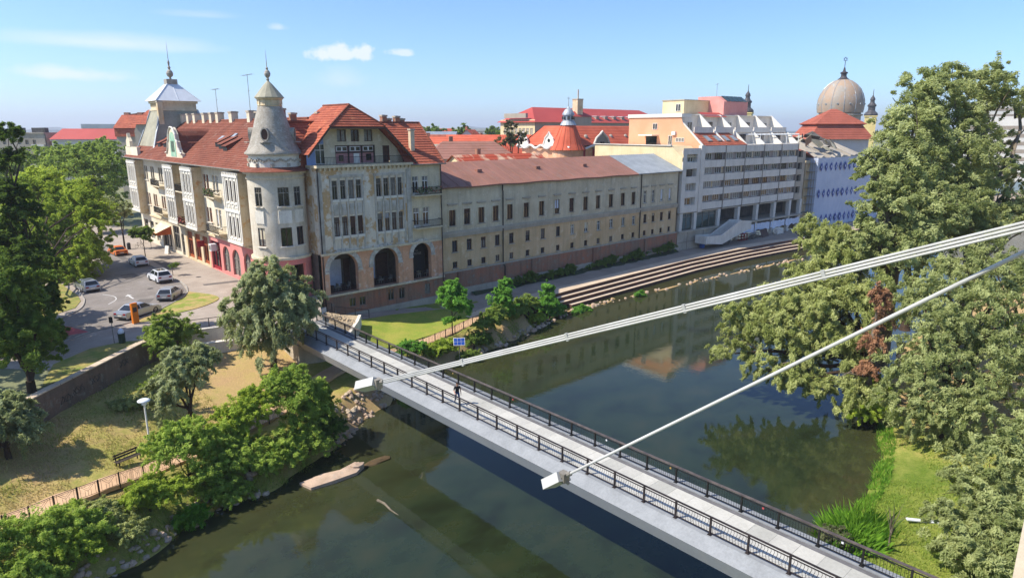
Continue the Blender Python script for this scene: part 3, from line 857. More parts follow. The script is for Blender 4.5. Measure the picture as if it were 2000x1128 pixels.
for i, o in enumerate(gops):
    a, b, c, d = o[:4]; w = b - a; cu = (a + b) / 2
    if len(o) > 4:
        f = MB(); n = 14; r = w / 2; zs_ = d - r
        pts = [(-r * math.cos(math.pi * k / n), zs_ - c + r * math.sin(math.pi * k / n)) for k in range(n + 1)]
        ring = [(-r, 0)] + pts + [(r, 0)]
        inn = [(x * .9, z * .96 + .06) for x, z in ring]
        for (p, q), (p2, q2) in zip(zip(ring[:-1], ring[1:]), zip(inn[:-1], inn[1:])):
            f.poly((p[0], 0, p[1]), (q[0], 0, q[1]), (q2[0], 0, q2[1]), (p2[0], 0, p2[1]))
        f.box(-.05, -.05, 0, .05, .03, d - c - .1); f.box(-r, -.04, zs_ - c - .05, r, .03, zs_ - c + .05); f.box(-r, -.04, .9, r, .03, 1.0)
        o2 = ob('arched_window', f.mesh('arched_window', MT['frame_grey']), H, (32.25, cu, c), (0, 0, RZX), world=True)
        p = MB(); p.poly(*[(x, .06, z) for x, z in ring]); ob('pane', p.mesh('pane', MT['curtain']), o2)
    else:
        fr = 'frame_orange' if 101 < cu < 112 else ('paint_red' if cu < 101 else 'frame_grey')
        f = MB(); t = .12; h = d - c
        f.box(-w / 2, -.06, 0, -w / 2 + t, .06, h); f.box(w / 2 - t, -.06, 0, w / 2, .06, h); f.box(-w / 2 + t, -.06, h - t, w / 2 - t, .06, h)
        f.box(-w / 2 + t, -.06, 0, w / 2 - t, .06, .45); f.box(-w / 2 + t, -.05, h * .66, w / 2 - t, .05, h * .66 + .12)
        nx = 1 if w < 2 else 2
        for k in range(1, nx + 1): x = -w / 2 + w * k / (nx + 1); f.box(x - .07, -.05, .45, x + .07, .05, h - t)
        if fr == 'frame_orange': f.box(-w / 2 + t, -.03, h * .66 + .12, w / 2 - t, .02, h - t)
        o2 = ob('shopfront', f.mesh('shopfront', MT[fr]), H, (32.25, cu, c), (0, 0, RZX), world=True)
        p = MB(); p.poly((-w / 2, .05, 0), (w / 2, .05, 0), (w / 2, .05, h), (-w / 2, .05, h)); ob('pane', p.mesh('pane', MT['glass']), o2)
# string course between shops and flats
m = MB(); m.box(31.82, 80.5, 4.96, 32.02, 138.1, 5.22); m.build('string_course', MT['plaster_tan'], H)
# red sign hung over the street, and the awning
s = MB(); s.box(30.9, 103.2, 3.0, 31.9, 103.3, 3.9); s.box(31.9, 103.23, 3.4, 32.0, 103.27, 3.5); s.build('hanging_sign', MT['paint_red'], H)
s = MB(); s.poly((31.95, 119.8, 4.3), (31.95, 125.6, 4.3), (29.6, 125.6, 3.3), (29.6, 119.8, 3.3)); s.k = 1
s.poly((29.6, 119.8, 3.3), (29.6, 125.6, 3.3), (29.6, 125.6, 2.9), (29.6, 119.8, 2.9)); s.poly((31.95, 119.8, 4.3), (29.6, 119.8, 3.3), (29.6, 119.8, 2.9), (31.95, 119.8, 2.9))
s.build('awning', [MT['awning'], MT['awning_orange']], H)
# bays
for (a, b) in ((84.0, 89.0), (101.5, 106.4), (110.6, 115.1), (132.2, 137.4)):
    m = MB(); X = 30.65; ops = []
    cs = [a + (b - a) * k for k in (.24, .5, .76)]
    for cu in cs:
        ops += [(cu - .33, cu + .33, 11.05, 13.7), (cu - .33, cu + .33, 6.5, 9.1)]
    wall(m, FS(X), a, b, 5.6, 14.75, ops, depth=.22)
    m.k = 1
    for y in (a, b): m.poly((X, y, 5.6), (32, y, 5.6), (32, y, 14.75), (X, y, 14.75))
    m.poly((X, a, 5.6), (X, b, 5.6), (32, b, 5.6), (32, a, 5.6)); m.poly((X, a, 14.75), (X, b, 14.75), (32, b, 14.75), (32, a, 14.75))
    bo = m.build('bay', [MT['plaster_white'], MT['plaster_tan']], H)
    t = MB()
    for k in (0, .12, .37, .63, .88, 1):
        y = a + (b - a) * k; t.box(X - .1, y - .11, 6.0, X - .002, y + .11, 14.1)
    for z in (5.62, 9.7, 14.15): t.box(X - .16, a - .08, z, X - .003, b + .08, z + .32)
    for cu in cs:
        for z in (6.2, 10.75): t.box(X - .14, cu - .4, z, X - .004, cu + .4, z + .16)
        for z in (5.95, 10.25): t.box(X - .09, cu - .28, z, X - .003, cu + .28, z + .22)
    for k in range(9): y = a + (b - a) * (k + .5) / 9; t.box(X - .2, y - .1, 14.47, X - .002, y + .1, 14.7)
    sub('bay_trim', t, MT['white_paint'], bo)
    for cu in cs:
        for za, zb in ((11.05, 13.7), (6.5, 9.1)):
            window(H, (X + .14, cu, za), RZX, .66, zb - za, 'slim', 'frame_brown', 'glass')
# balconies
def balcony(X, y0, y1, z, d=1.0, m='plaster_grey', plants=False, facing='x'):
    s = MB(); 
    if facing == 'x':
        s.box(X - d, y0, z - .18, X, y1, z)
        for y in (y0 + .3, y1 - .3): s.hexa([(X - .5, y - .12, z - .5), (X, y - .12, z - .9), (X, y + .12, z - .9), (X - .5, y + .12, z - .5), (X - d + .1, y - .12, z - .18), (X, y - .12, z - .18), (X, y + .12, z - .18), (X - d + .1, y + .12, z - .18)])
        lo = [((X - d + .04), y0, y1)]
        n = int((y1 - y0) / .16)
        r = MB()
        r.box(X - d, y0, z + .92, X - d + .06, y1, z + .98); r.box(X - d, y0, z + .1, X - d + .05, y1, z + .14)
        for k in range(n + 1): y = y0 + (y1 - y0) * k / n; r.box(X - d + .01, y - .014, z, X - d + .04, y + .014, z + .95)
        for y in (y0, y1 - .05):
            r.box(X - d + .06, y, z + .92, X, y + .05, z + .98)
            for k in range(1, int(d / .16)): r.box(X - d + .16 * k, y + .01, z, X - d + .16 * k + .025, y + .035, z + .92)
    else:
        y = X
        s.box(y0, y - d, z - .18, y1, y, z); n = int((y1 - y0) / .16); r = MB()
        r.box(y0, y - d, z + .92, y1, y - d + .06, z + .98); r.box(y0, y - d, z + .1, y1, y - d + .05, z + .14)
        for k in range(n + 1): x = y0 + (y1 - y0) * k / n; r.box(x - .014, y - d + .01, z, x + .014, y - d + .04, z + .95)
        for x in (y0, y1 - .05):
            r.box(x, y - d + .06, z + .92, x + .05, y, z + .98)
    o = s.build('balcony', MT[m], H)
    sub('railing', r, MT['iron'], o)
    if plants:
        rn = random.Random(int(z * 10 + y0)); pl = MB()
        for _ in range(140):
            if facing == 'x': c_ = Vector((X - d + rn.uniform(-.15, .2), rn.uniform(y0, y1), z + rn.uniform(.2, 1.1)))
            else: c_ = Vector((rn.uniform(y0, y1), X - d + rn.uniform(-.15, .2), z + rn.uniform(.2, 1.1)))
            a_ = Vector((rn.uniform(-1, 1), rn.uniform(-1, 1), rn.uniform(-1, 1))) * .14; b_ = Vector((rn.uniform(-1, 1), rn.uniform(-1, 1), rn.uniform(-1, 1))) * .14
            pl.k = 1 if rn.random() < (.6 if plants == 'red' else .12) else 0
            pl.poly(c_ - a_, c_ + b_, c_ + a_, c_ - b_)
        A('pot_leaf', '#4c5a34', '#5f6a3c', scale=3); A('pot_flower', '#a8574f', scale=3)
        sub('potted_plants', pl, [MT['pot_leaf'], MT['pot_flower']], o)
    return o
balcony(32, 94.2, 98.0, 10.95, 1.05, plants=True); balcony(32, 93.4, 98.2, 6.0, 1.15)
balcony(32, 106.5, 110.5, 10.9, 1.3); balcony(32, 106.5, 110.5, 5.8, 1.3, plants='red')
balcony(32, 120.0, 125.0, 10.9, 1.0); balcony(32, 120.0, 125.0, 6.3, 1.0)
# round corner tower
TC = (33.0, 78.0); TR = 3.27
def Ft(r):
    return lambda u, z, d: (TC[0] + (r - d) * math.cos(R(u)), TC[1] + (r - d) * math.sin(R(u)), z)
tops = []; tw = []
for az, w in ((207, 1.0), (259.4, 1.3), (291, 1.05)):
    hw = math.degrees(w / 2 / TR)
    for za, zb, fr in ((11.3, 13.5, 'frame_grey'), (6.6, 8.8, 'frame_brown')):
        tops.append((az - hw, az + hw, za, zb)); tw.append((az, za, w, zb - za, fr))
m = MB(); wall(m, Ft(TR), 150, 330, 5.0, 15.3, tops, depth=.25, step=4)
m.build('round_tower_wall', MT['plaster_tower'], H, smooth=False)
m = MB(); wall(m, Ft(TR + .12), 150, 346, -3.6, 5.0, [(262, 298, 0, 4.3)], depth=.4, step=4)
m.build('round_tower_base', MT['plaster_pink'], H)
m = MB()
for z0, z1, r in ((4.95, 5.25, TR + .28), (14.4, 14.6, TR + .12), (15.0, 15.28, TR + .4)):
    m.lathe([(TR - .1, z0), (r, z0), (r, z1), (TR - .1, z1)], *TC, n=48)
m.build('tower_cornice', MT['plaster_grey'], H)
for az, za, w, h, fr in tw:
    p = Ft(TR)(az, za, .15)
    window(H, p, R(az + 90), w, h, 'cross2' if h > 2 and za > 10 else 'two', fr, glass='glass' if za > 10 else None)
    sill(H, Ft(TR)(az, za - .14, 0), R(az + 90), w + .3, 'plaster_white')
    s = MB()
    if za > 10:
        s.box(-w / 2 - .1, -.06, -2.0, w / 2 + .1, .1, -.5); s.k = 1
        s.lathe([(.02, 0), (.34, 0)], n=14)
        ob('relief_panel', s.mesh('relief_panel', [MT['plaster_white'], MT['plaster_grey']]), H, Ft(TR)(az, za, 0), (0, 0, R(az + 90)), world=True)
# turret: drum, slate cone, cap, finial
m = MB(); m.lathe([(2.92, 15.2), (2.92, 15.5), (2.86, 15.55), (2.86, 17.05), (3.05, 17.1), (3.05, 17.3)], *TC, n=40)
dr = m.build('turret_drum', MT['plaster_white'], H, smooth=False)
g = MB()
for k in range(36):
    a = R(130 + k * 6.2); z = 16.55 + .12 * math.sin(k * 1.57)
    p = Vector((TC[0] + 2.88 * math.cos(a), TC[1] + 2.88 * math.sin(a), z))
    g.box(p.x - .12, p.y - .12, p.z - .1, p.x + .12, p.y + .12, p.z + .1)
    if k % 6 == 0: g.box(p.x - .17, p.y - .17, 15.85, p.x + .17, p.y + .17, 16.2)
sub('garland_frieze', g, MT['concrete'], dr)
m = MB(); m.lathe([(3.28, 17.22), (3.3, 17.36), (2.95, 17.7), (2.62, 18.4), (2.33, 19.3), (2.02, 20.4), (1.72, 21.5), (1.48, 22.2), (1.36, 22.6)], *TC, n=40)
cone = m.build('turret_cone', MT['slate'], H, smooth=True)
m = MB(); m.lathe([(1.34, 22.55), (1.42, 22.7), (1.3, 22.75), (1.3, 23.3), (1.5, 23.42), (1.58, 23.6)], *TC, n=24)
for k in range(10):
    a = R(k * 36 + 8); m.box(TC[0] + 1.28 * math.cos(a) - .1, TC[1] + 1.28 * math.sin(a) - .1, 22.8, TC[0] + 1.28 * math.cos(a) + .1, TC[1] + 1.28 * math.sin(a) + .1, 23.35)
sub('turret_collar', m, MT['plaster_tan'], cone)
m = MB(); m.lathe([(1.66, 23.55), (1.66, 23.62), (.95, 24.5), (.5, 25.05), (.16, 25.4), (.13, 25.55)], *TC, n=14)
sub('turret_cap', m, MT['slate_sage'], cone)
m = MB(); m.lathe([(.12, 25.5), (.2, 25.65), (.1, 25.75), (.3, 26.0), (.36, 26.25), (.28, 26.5), (.1, 26.7), (.16, 26.85), (.05, 27.0), (.03, 28.0), (.008, 28.9)], *TC, n=12)
sub('finial', m, MT['slate'], cone)
for az in (228, 322, 150):
    r = 2.36
    c0 = Vector((TC[0] + r * math.cos(R(az)), TC[1] + r * math.sin(R(az)), 19.45)); out = Vector((math.cos(R(az)), math.sin(R(az)), 0)); si = Vector((-out.y, out.x, 0))
    f = MB(); n = 18
    ring = lambda k, sc, o: c0 + out * o + si * (math.cos(2 * math.pi * k / n) * .4 * sc) + Vector((0, 0, math.sin(2 * math.pi * k / n) * .66 * sc))
    for k in range(n):
        f.poly(ring(k, 1.18, .26), ring(k + 1, 1.18, .26), ring(k + 1, .95, .26), ring(k, .95, .26))
        f.poly(ring(k, 1.18, .26), ring(k + 1, 1.18, .26), ring(k + 1, 1.25, -.9), ring(k, 1.25, -.9))
        f.poly(ring(k, .95, .26), ring(k + 1, .95, .26), ring(k + 1, .9, .1), ring(k, .9, .1))
    f.box(c0.x + out.x * .2 - .5, c0.y + out.y * .2 - .5, c0.z - .92, c0.x + out.x * .2 + .5, c0.y + out.y * .2 + .5, c0.z - .84)
    f.k = 1; f.poly(*[ring(k, .92, .12) for k in range(n)])
    sub('oval_dormer', f, [MT['slate'], MT['frame_brown']], cone)

# river facade with the three big arches
OPS = []; WN = []
for cx in (38.5, 39.6, 40.7, 41.75, 44.6, 45.7, 46.75, 47.75):
    OPS += [(cx - .36, cx + .36, 11.7, 14.0), (cx - .36, cx + .36, 7.2, 9.55)]
    WN += [(cx, 11.7, .72, 2.3), (cx, 7.2, .72, 2.35)]
for cx in (50.3, 51.85):
    OPS += [(cx - .48, cx + .48, 11.7, 14.0), (cx - .48, cx + .48, 7.4, 9.85)]; WN += [(cx, 11.7, .96, 2.3), (cx, 7.4, .96, 2.45)]
m = MB(); wall(m, FR(74.0), 36.1, 49.45, 5.1, 15.6, [o for o in OPS if o[1] < 49.4], depth=.25)
m.poly((36.1, 74, -3.6), (36.1, 81, -3.6), (36.1, 81, 15.6), (36.1, 74, 15.6))
m.build('river_wall', MT['plaster_peel'], H)
m = MB(); wall(m, FR(74.12), 49.45, 54.3, 5.1, 15.5, [o for o in OPS if o[0] > 49.45], depth=.25)
m.build('river_wall', MT['plaster_grey'], H)
m = MB(); AR = [(37.05, 41.0, .05, 5.0, 'arch'), (43.2, 47.0, .05, 5.0, 'arch'), (49.35, 52.35, .05, 5.0, 'arch')]
wall(m, FR(73.9), 36.1, 54.3, -.1, 5.1, AR, depth=.7)
m.poly((36.1, 73.9, -.1), (36.1, 81, -.1), (36.1, 81, 5.1), (36.1, 73.9, 5.1))
m.poly((36.1, 73.9, 5.1), (54.3, 73.9, 5.1), (54.3, 74.2, 5.1), (36.1, 74.2, 5.1)); m.poly((54.3, 73.9, -.1), (54.3, 75, -.1), (54.3, 75, 5.1), (54.3, 73.9, 5.1))
m.build('arcade_wall', MT['plaster_peach'], H)
for x, z, w, h in WN:
    fr = 'frame_white' if x > 49 else ('frame_brown' if z < 9 and x < 43 else 'frame_grey')
    window(H, (x, 74.16 if x < 49 else 74.28, z), RZY, w, h, 'cross2', fr)
    sill(H, (x, 74.0 if x < 49 else 74.12, z - .3), RZY, w + .16, 'plaster_white', h=.3)
A('plaster_pil', '#c6c0b3', '#aaa292', streak=.55, stain='#6f6a62', scale=.9, bump=.2)
t = MB()
for g0 in (38.5, 44.6):
    for k in range(5): x = g0 - .55 + k * 1.075; t.box(x - .12, 73.9, 5.6, x + .12, 73.998, 14.3)
    for k in range(4):
        x = g0 + k * 1.075
        t.box(x - .3, 73.92, 9.75, x + .3, 73.997, 11.1); t.box(x - .2, 73.87, 10.0, x + .2, 73.92, 10.8)
    t.box(g0 - .75, 73.86, 14.3, g0 + 3.95, 73.998, 14.62)
t.box(36.12, 73.86, 5.3, 36.75, 73.999, 15.0); t.box(48.75, 73.86, 5.3, 49.43, 73.999, 15.0)
t.build('pilasters', MT['plaster_pil'], H)
t = MB(); t.box(36.05, 73.45, 15.55, 49.6, 76.6, 15.85)
for k in range(22): x = 36.5 + k * .6; t.box(x, 73.62, 15.2, x + .22, 73.99, 15.55)
t.build('cornice', MT['plaster_grey'], H)
t = MB(); t.box(36.05, 73.65, 5.02, 49.5, 73.996, 5.3); t.box(49.5, 73.75, 5.03, 54.35, 74.1, 5.28); t.build('string_course', MT['plaster_grey'], H)
t = MB(); t.box(36.1, 73.65, -.22, 54.45, 74.2, .05); t.build('ledge', MT['plaster_grey'], H)
# voussoirs: each arch stone its own piece
for a, b, c, d, _ in AR:
    r = (b - a) / 2; cx = (a + b) / 2; zs_ = d - r; n = 13
    for k in range(n):
        t0, t1 = math.pi * k / n + .012, math.pi * (k + 1) / n - .012
        pr = .1 if k % 2 else .07
        q = [(cx - rr * math.cos(t_), zs_ + rr * math.sin(t_)) for rr in (r + .02, r + .62) for t_ in (t0, t1)]
        s = MB(); Y0, Y1 = 73.9 - pr, 73.95
        s.hexa([(q[0][0], Y0, q[0][1]), (q[1][0], Y0, q[1][1]), (q[3][0], Y0, q[3][1]), (q[2][0], Y0, q[2][1]), (q[0][0], Y1, q[0][1]), (q[1][0], Y1, q[1][1]), (q[3][0], Y1, q[3][1]), (q[2][0], Y1, q[2][1])])
        s.build('voussoir', MT['voussoir'], H)
    for xx in (a - .62, b + .02):
        s = MB(); s.box(xx, 73.74, zs_ - .32, xx + .6, 73.95, zs_ - .03); s.build('impost', MT['voussoir'], H)
# arcade interior: floor, back wall, cafe furniture
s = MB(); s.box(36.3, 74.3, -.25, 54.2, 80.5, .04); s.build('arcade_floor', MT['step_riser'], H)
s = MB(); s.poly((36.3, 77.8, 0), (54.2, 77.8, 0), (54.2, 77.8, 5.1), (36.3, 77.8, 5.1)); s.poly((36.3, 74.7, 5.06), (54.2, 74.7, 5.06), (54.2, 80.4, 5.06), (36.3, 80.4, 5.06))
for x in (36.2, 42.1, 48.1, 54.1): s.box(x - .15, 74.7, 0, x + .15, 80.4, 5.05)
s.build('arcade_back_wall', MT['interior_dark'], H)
s = MB()
for x0, x1, k in ((36.6, 37.8, 1), (38.3, 40.6, 0), (41.0, 41.8, 1), (43.2, 45.6, 0), (45.9, 47.6, 1)):
    s.k = k; s.box(x0, 77.65, .1, x1, 77.78, 3.6)
s.build('arcade_door', [MT['white_sheet'], MT['frame_brown']], H)
s = MB(); s.box(49.4, 75.4, .05, 52.3, 75.6, 4.9); sg = s.build('arcade_screen', MT['black_plastic'], H)
for txt, zz, sz in (('THE', 3.65, .26), ('BRIDGE', 3.2, .46)):
    cu = bpy.data.curves.new('sign_text', 'FONT'); cu.body = txt; cu.size = sz; cu.align_x = 'CENTER'; cu.extrude = .004
    cu.materials.append(MT['curtain'])
    o = bpy.data.objects.new('lettering', cu); COL.objects.link(o)
    lm = bpy.data.meshes.new_from_object(o.evaluated_get(bpy.context.evaluated_depsgraph_get())); bpy.data.objects.remove(o)
    ob('lettering', lm, sg, (50.95, 75.385, zz), (R(90), 0, 0))
def cafe_chair():
    s = MB(); s.box(-.24, -.24, .42, .24, .24, .48); s.box(-.24, .2, .48, .24, .25, .95)
    for x in (-.21, .18):
        for y in (-.21, .2): s.box(x, y, 0, x + .04, y + .04, .42)
    for x in (-.25, .21): s.box(x, -.2, .62, x + .04, .2, .66)
    return s
chm = cafe_chair().mesh('cafe_chair', MT['curtain'])
tb = MB(); tb.lathe([(.0, .72), (.42, .72), (.42, .75), (0, .75)], n=14); tb.lathe([(.04, 0), (.04, .72)], n=8); tb.lathe([(.0, .02), (.26, .02), (.26, 0)], n=12)
tbm = tb.mesh('cafe_table', MT['wood_dark'])
i = 0
AN = ('leftmost', 'middle', 'rightmost')
for ai, xs_ in enumerate(((37.9, 39.6), (44.2, 45.9), (50.2, 51.6))):
    for ti, x in enumerate(xs_):
        o = ob('cafe_table', tbm, None, (x, 74.98 if ai == 2 else 75.4, .045)); tag(o, f'small dark cafe table on the {"left" if ti == 0 else "right"} inside the {AN[ai]} arcade arch', 'table', 'cafe tables in the arcade')
        for k, (dx, dy, rz) in enumerate(((-.62, .05, 90), (.62, .0, -90))):
            o = ob('cafe_chair', chm, None, (x + dx, (74.98 if ai == 2 else 75.4) + dy, .045), (0, 0, R(rz + 8)))
            tag(o, f'pale cafe chair at the {"left" if k == 0 else "right"} of the {"left" if ti == 0 else "right"} table in the {AN[ai]} arcade arch', 'chair', 'cafe chairs in the arcade')
# basement below the arcade
BO = [(39.6, 40.5, -2.0, -.85), (41.0, 41.9, -2.05, -.9), (45.3, 46.2, -2.15, -.6), (47.0, 47.9, -2.2, -.7), (51.2, 52.1, -2.2, -.8)]
m = MB(); wall(m, FR(73.98), 36.1, 54.3, -3.9, -.2, BO, depth=.3); m.build('basement_wall', MT['brick'], H)
for a, b, c, d in BO: window(H, ((a + b) / 2, 74.15, c), 0, b - a, d - c, 'two', 'frame_grey')
t = MB(); t.box(36.15, 73.72, -3.9, 54.35, 73.96, -2.75); t.build('plinth', MT['concrete'], H)
# balconies of the right bay
balcony(74.12, 49.6, 53.9, 11.55, .95, facing='y', plants=True); balcony(74.12, 49.6, 53.9, 7.2, .95, facing='y')
# drain pipes
for pts in ([(36.25, 73.8, 15.5), (36.25, 73.78, -.2), (36.3, 73.7, -3.5)], [(54.1, 73.6, 15.5), (54.1, 73.6, -3.6)]):
    m = MB(); m.tube(pts, .07, 8); m.build('drainpipe', MT['iron_rail'], H)

# ------------------------------------------------------------------ roofs of the palace
rf = MB()
rf.k = 0
# street slope (old dark tiles) : eave X=30.4 -> ridge X=38.6
rf.courses((30.45, 80.0, 15.2), (30.45, 138.4, 15.2), (38.6, 80.0, 21.35), (38.6, 138.4, 21.35), 26, .05)
rf.courses((47.4, 84.0, 15.2), (47.4, 138.4, 15.2), (38.6, 84.0, 21.35), (38.6, 138.4, 21.35), 10, .05)
rf.poly((30.45, 80, 15.12), (30.45, 138.4, 15.12), (32.4, 138.4, 15.3), (32.4, 80, 15.3))
rf.poly((30.6, 138.3, 15.2), (47.3, 138.3, 15.2), (38.6, 138.3, 21.3))
R1 = rf.build('street_roof', MT['tile_old'], H)
rc = MB(); rc.tube([(38.6, 80, 21.4), (38.6, 127, 21.4)], .14, 8); sub('ridge_tiles', rc, MT['tile_old'], R1)
gt = MB(); gt.tube([(30.38, 81, 15.16), (30.38, 138.4, 15.16)], .08, 8); sub('gutter', gt, MT['frame_grey'], R1)
rr = random.Random(2)
# tower skirt roof
m = MB(); m.lathe([(TR + .75, 15.25), (TR + .72, 15.32), (2.88, 15.75)], *TC, n=40, a0=R(140), a1=R(325)); m.build('skirt_roof', MT['tile_old'], H)
# slope above the river, left and right of the gable
rf = MB()
rf.courses((33.6, 76.4, 17.2), (38.2, 76.4, 17.2), (33.6, 79.6, 20.9), (38.2, 79.6, 20.9), 11, .06)
rf.courses((48.6, 73.5, 15.55), (54.75, 73.5, 15.55), (48.6, 79.4, 20.9), (54.75, 79.4, 20.9), 17, .06)
rf.courses((54.75, 86.0, 15.55), (38.6, 86.0, 15.55), (54.75, 79.4, 20.9), (38.6, 79.4, 20.9), 8, .06)
rf.poly((33.6, 76.4, 17.2), (38.2, 76.4, 17.2), (38.2, 76.4, 15.5), (33.6, 76.4, 15.5))
R2 = rf.build('river_roof', MT['tile_orange'], H)
rc = MB(); rc.tube([(34, 79.5, 20.95), (54.8, 79.4, 20.95)], .13, 8); rc.tube([(54.78, 73.5, 15.62), (54.78, 79.4, 20.98)], .12, 8); sub('ridge_tiles', rc, MT['tile_old'], R2)
gt = MB(); gt.tube([(49.3, 73.42, 15.52), (54.9, 73.42, 15.52)], .08, 8); sub('gutter', gt, MT['frame_grey'], R2)
# half-hipped gable
rf = MB(); AX, AZ, AY = 42.0, 22.95, 75.7
eL, eR = (35.2, 17.1), (49.4, 16.9); jL, jR = (38.15, 20.35), (45.75, 20.35)
Yf, Yb = 73.6, 82.5
rf.courses((eL[0], Yf, eL[1]), (eL[0], Yb, eL[1]), (jL[0], Yf, jL[1]), (jL[0], Yb, jL[1]), 10, .05)
rf.courses((jL[0], Yf, jL[1]), (jL[0], Yb, jL[1]), (AX, AY, AZ), (AX, Yb, AZ), 9, .05)
rf.courses((jR[0], Yf, jR[1]), (jR[0], Yb, jR[1]), (AX, AY, AZ), (AX, Yb, AZ), 9, .05)
rf.courses((eR[0], Yf, eR[1]), (eR[0], Yb, eR[1]), (jR[0], Yf, jR[1]), (jR[0], Yb, jR[1]), 10, .05)
rf.courses((50.4, Yf, 15.75), (50.4, 77, 15.75), (eR[0], Yf, eR[1]), (eR[0], 77, eR[1]), 4, .05)
rf.courses((jL[0], Yf, jL[1]), (jR[0], Yf, jR[1]), (AX - .02, AY, AZ), (AX + .02, AY, AZ), 9, .06)
R3 = rf.build('gable_roof', MT['tile_orange'], H)
t = MB()
for p, q in ((jL, eL), (eR, jR)):
    t.slab([(p[0], Yf, p[1] - .02), (q[0], Yf, q[1] - .02), (q[0], Yf, q[1] - .32), (p[0], Yf, p[1] - .32)], (0, .12, 0))
t.slab([(eR[0], Yf, eR[1] - .02), (50.4, Yf, 15.73), (50.4, Yf, 15.45), (eR[0], Yf, eR[1] - .32)], (0, .12, 0))
t.box(jL[0], Yf - .02, jL[1] - .25, jR[0], Yf + .12, jR[1] - .03)
sub('bargeboard', t, MT['frame_brown'], R3)
rc = MB(); rc.tube([(AX, AY, AZ + .05), (AX, Yb, AZ + .05)], .14, 8); rc.tube([(AX, AY, AZ + .03), (jL[0], Yf, jL[1] + .06)], .12, 8); rc.tube([(AX, AY, AZ + .03), (jR[0], Yf, jR[1] + .06)], .12, 8)
sub('ridge_tiles', rc, MT['tile_old'], R3)
# gable wall set back behind the terrace
YG = 75.6
def gtop(x): return float(np.interp(x, [35.2, 38.15, 45.75, 49.4], [17.0, 20.25, 20.25, 16.8]))
GO = [(40.05, 41.3, 18.55, 20.0), (41.95, 43.1, 18.55, 20.0), (43.8, 45.0, 18.55, 20.0), (37.05, 38.45, 15.9, 18.3), (39.7, 45.3, 15.9, 18.1), (46.4, 47.4, 15.9, 18.0)]
m = MB()
wall(m, FR(YG), 38.2, 45.7, 15.85, 20.3, [o for o in GO if 38.2 < o[0] and o[1] < 45.7], depth=.3); 
m.k = 1
xa = [35.9, 37.05, 38.2]
m.poly((35.9, YG, 15.85), (37.05, YG, 15.85), (37.05, YG, gtop(37.05)), (35.9, YG, gtop(35.9)))
m.poly((37.05, YG, 18.3), (38.2, YG, 18.3), (38.2, YG, gtop(38.2)), (37.05, YG, gtop(37.05)))
m.k = 0
m.poly((45.7, YG, 15.85), (46.4, YG, 15.85), (46.4, YG, gtop(46.4)), (45.7, YG, gtop(45.7)))
m.poly((46.4, YG, 18.0), (47.4, YG, 18.0), (47.4, YG, gtop(47.4)), (46.4, YG, gtop(46.4)))
m.poly((47.4, YG, 15.85), (49.4, YG, 15.85), (49.4, YG, gtop(49.4)), (47.4, YG, gtop(47.4)))
m.build('gable_wall', [MT['plaster_grey'], MT['blue_wall']], H)
for a, b, c, d in GO[:3]: window(H, ((a + b) / 2, YG + .2, c), 0, b - a, d - c, 'two', 'frame_brown', glass='curtain' if a != 41.95 else 'glass')
window(H, (37.75, YG + .12, 15.9), 0, 1.4, 2.4, 'cross', 'frame_white', 'glass_green')
window(H, (46.9, YG + .2, 15.9), 0, 1.0, 2.1, 'two', 'frame_brown', 'frame_brown')
s = MB(); s.k = 0; s.poly((39.7, YG + .3, 15.9), (45.3, YG + .3, 15.9), (45.3, YG + .3, 18.1), (39.7, YG + .3, 18.1)); s.k = 1
for x in (39.7, 41.55, 43.4, 45.2): s.box(x, YG + .1, 15.9, x + .1, YG + .28, 18.1)
s.box(39.7, YG + .1, 17.15, 45.3, YG + .27, 17.3); s.box(39.7, YG + .1, 18.0, 45.3, YG + .26, 18.1); s.k = 2
for x in (39.95, 41.8, 43.65): s.box(x, YG + .18, 17.38, x + 1.45, YG + .24, 17.95)
s.box(42.3, YG + .2, 15.9, 43.1, YG + .25, 17.1); s.k = 3
for x in (40.05, 40.8, 41.9, 42.65, 43.75, 44.5): s.box(x, YG + .17, 17.45, x + .55, YG + .179, 17.88)
s.box(40.3, YG + .2, 16.2, 40.9, YG + .28, 16.9); s.box(44.1, YG + .2, 16.2, 44.8, YG + .28, 17.0)
s.build('loggia_front', [MT['pink_wall'], MT['wood_dark'], MT['frame_white'], MT['glass']], H)
r = MB(); r.box(36.2, 73.52, 16.75, 49.3, 73.57, 16.8)
for k in range(70): x = 36.25 + k * .186; r.box(x, 73.53, 15.85, x + .022, 73.56, 16.75)
r.build('terrace_railing', MT['iron'], H)
# chimneys
cm = {}
def chimney(p, w, d, h, m='plaster_cream'):
    key = (w, d, h, m)
    if key not in cm:
        s = MB(); s.box(-w / 2, -d / 2, -.8, w / 2, d / 2, h - .22); s.k = 1; s.box(-w / 2 - .08, -d / 2 - .08, h - .22, w / 2 + .08, d / 2 + .08, h); s.k = 2; s.box(-w / 2 + .15, -d / 2 + .15, h, w / 2 - .15, d / 2 - .15, h + .03)
        cm[key] = s.mesh('chimney', [MT[m], MT['concrete'], MT['black_plastic']])
    return ob('chimney', cm[key], H, p, (0, 0, 0), world=True)
for y, w in ((128.6, 1.0), (125.2, 1.0), (121.8, 1.1), (117.2, 1.1), (113.8, 1.0), (110.8, 1.1), (105.0, 1.2), (98.0, 1.0)):
    chimney((38.6, y, 21.3), 1.0, w, 1.35)
chimney((39.0, 96.4, 21.3), .8, .8, 1.2, 'plaster_dark')
for x, y, h in ((35.2, 79.9, 1.9), (36.6, 80.0, 1.4), (40.8, 81.5, 1.6), (49.3, 79.8, 1.3), (50.4, 80.4, .9), (51.3, 79.7, 1.2), (52.4, 80.2, .9)):
    chimney((x, y, 20.6), .7, .7, h, 'brick')
chimney((50.9, 75.6, 17.5), .6, .55, 2.6, 'plaster_grey')
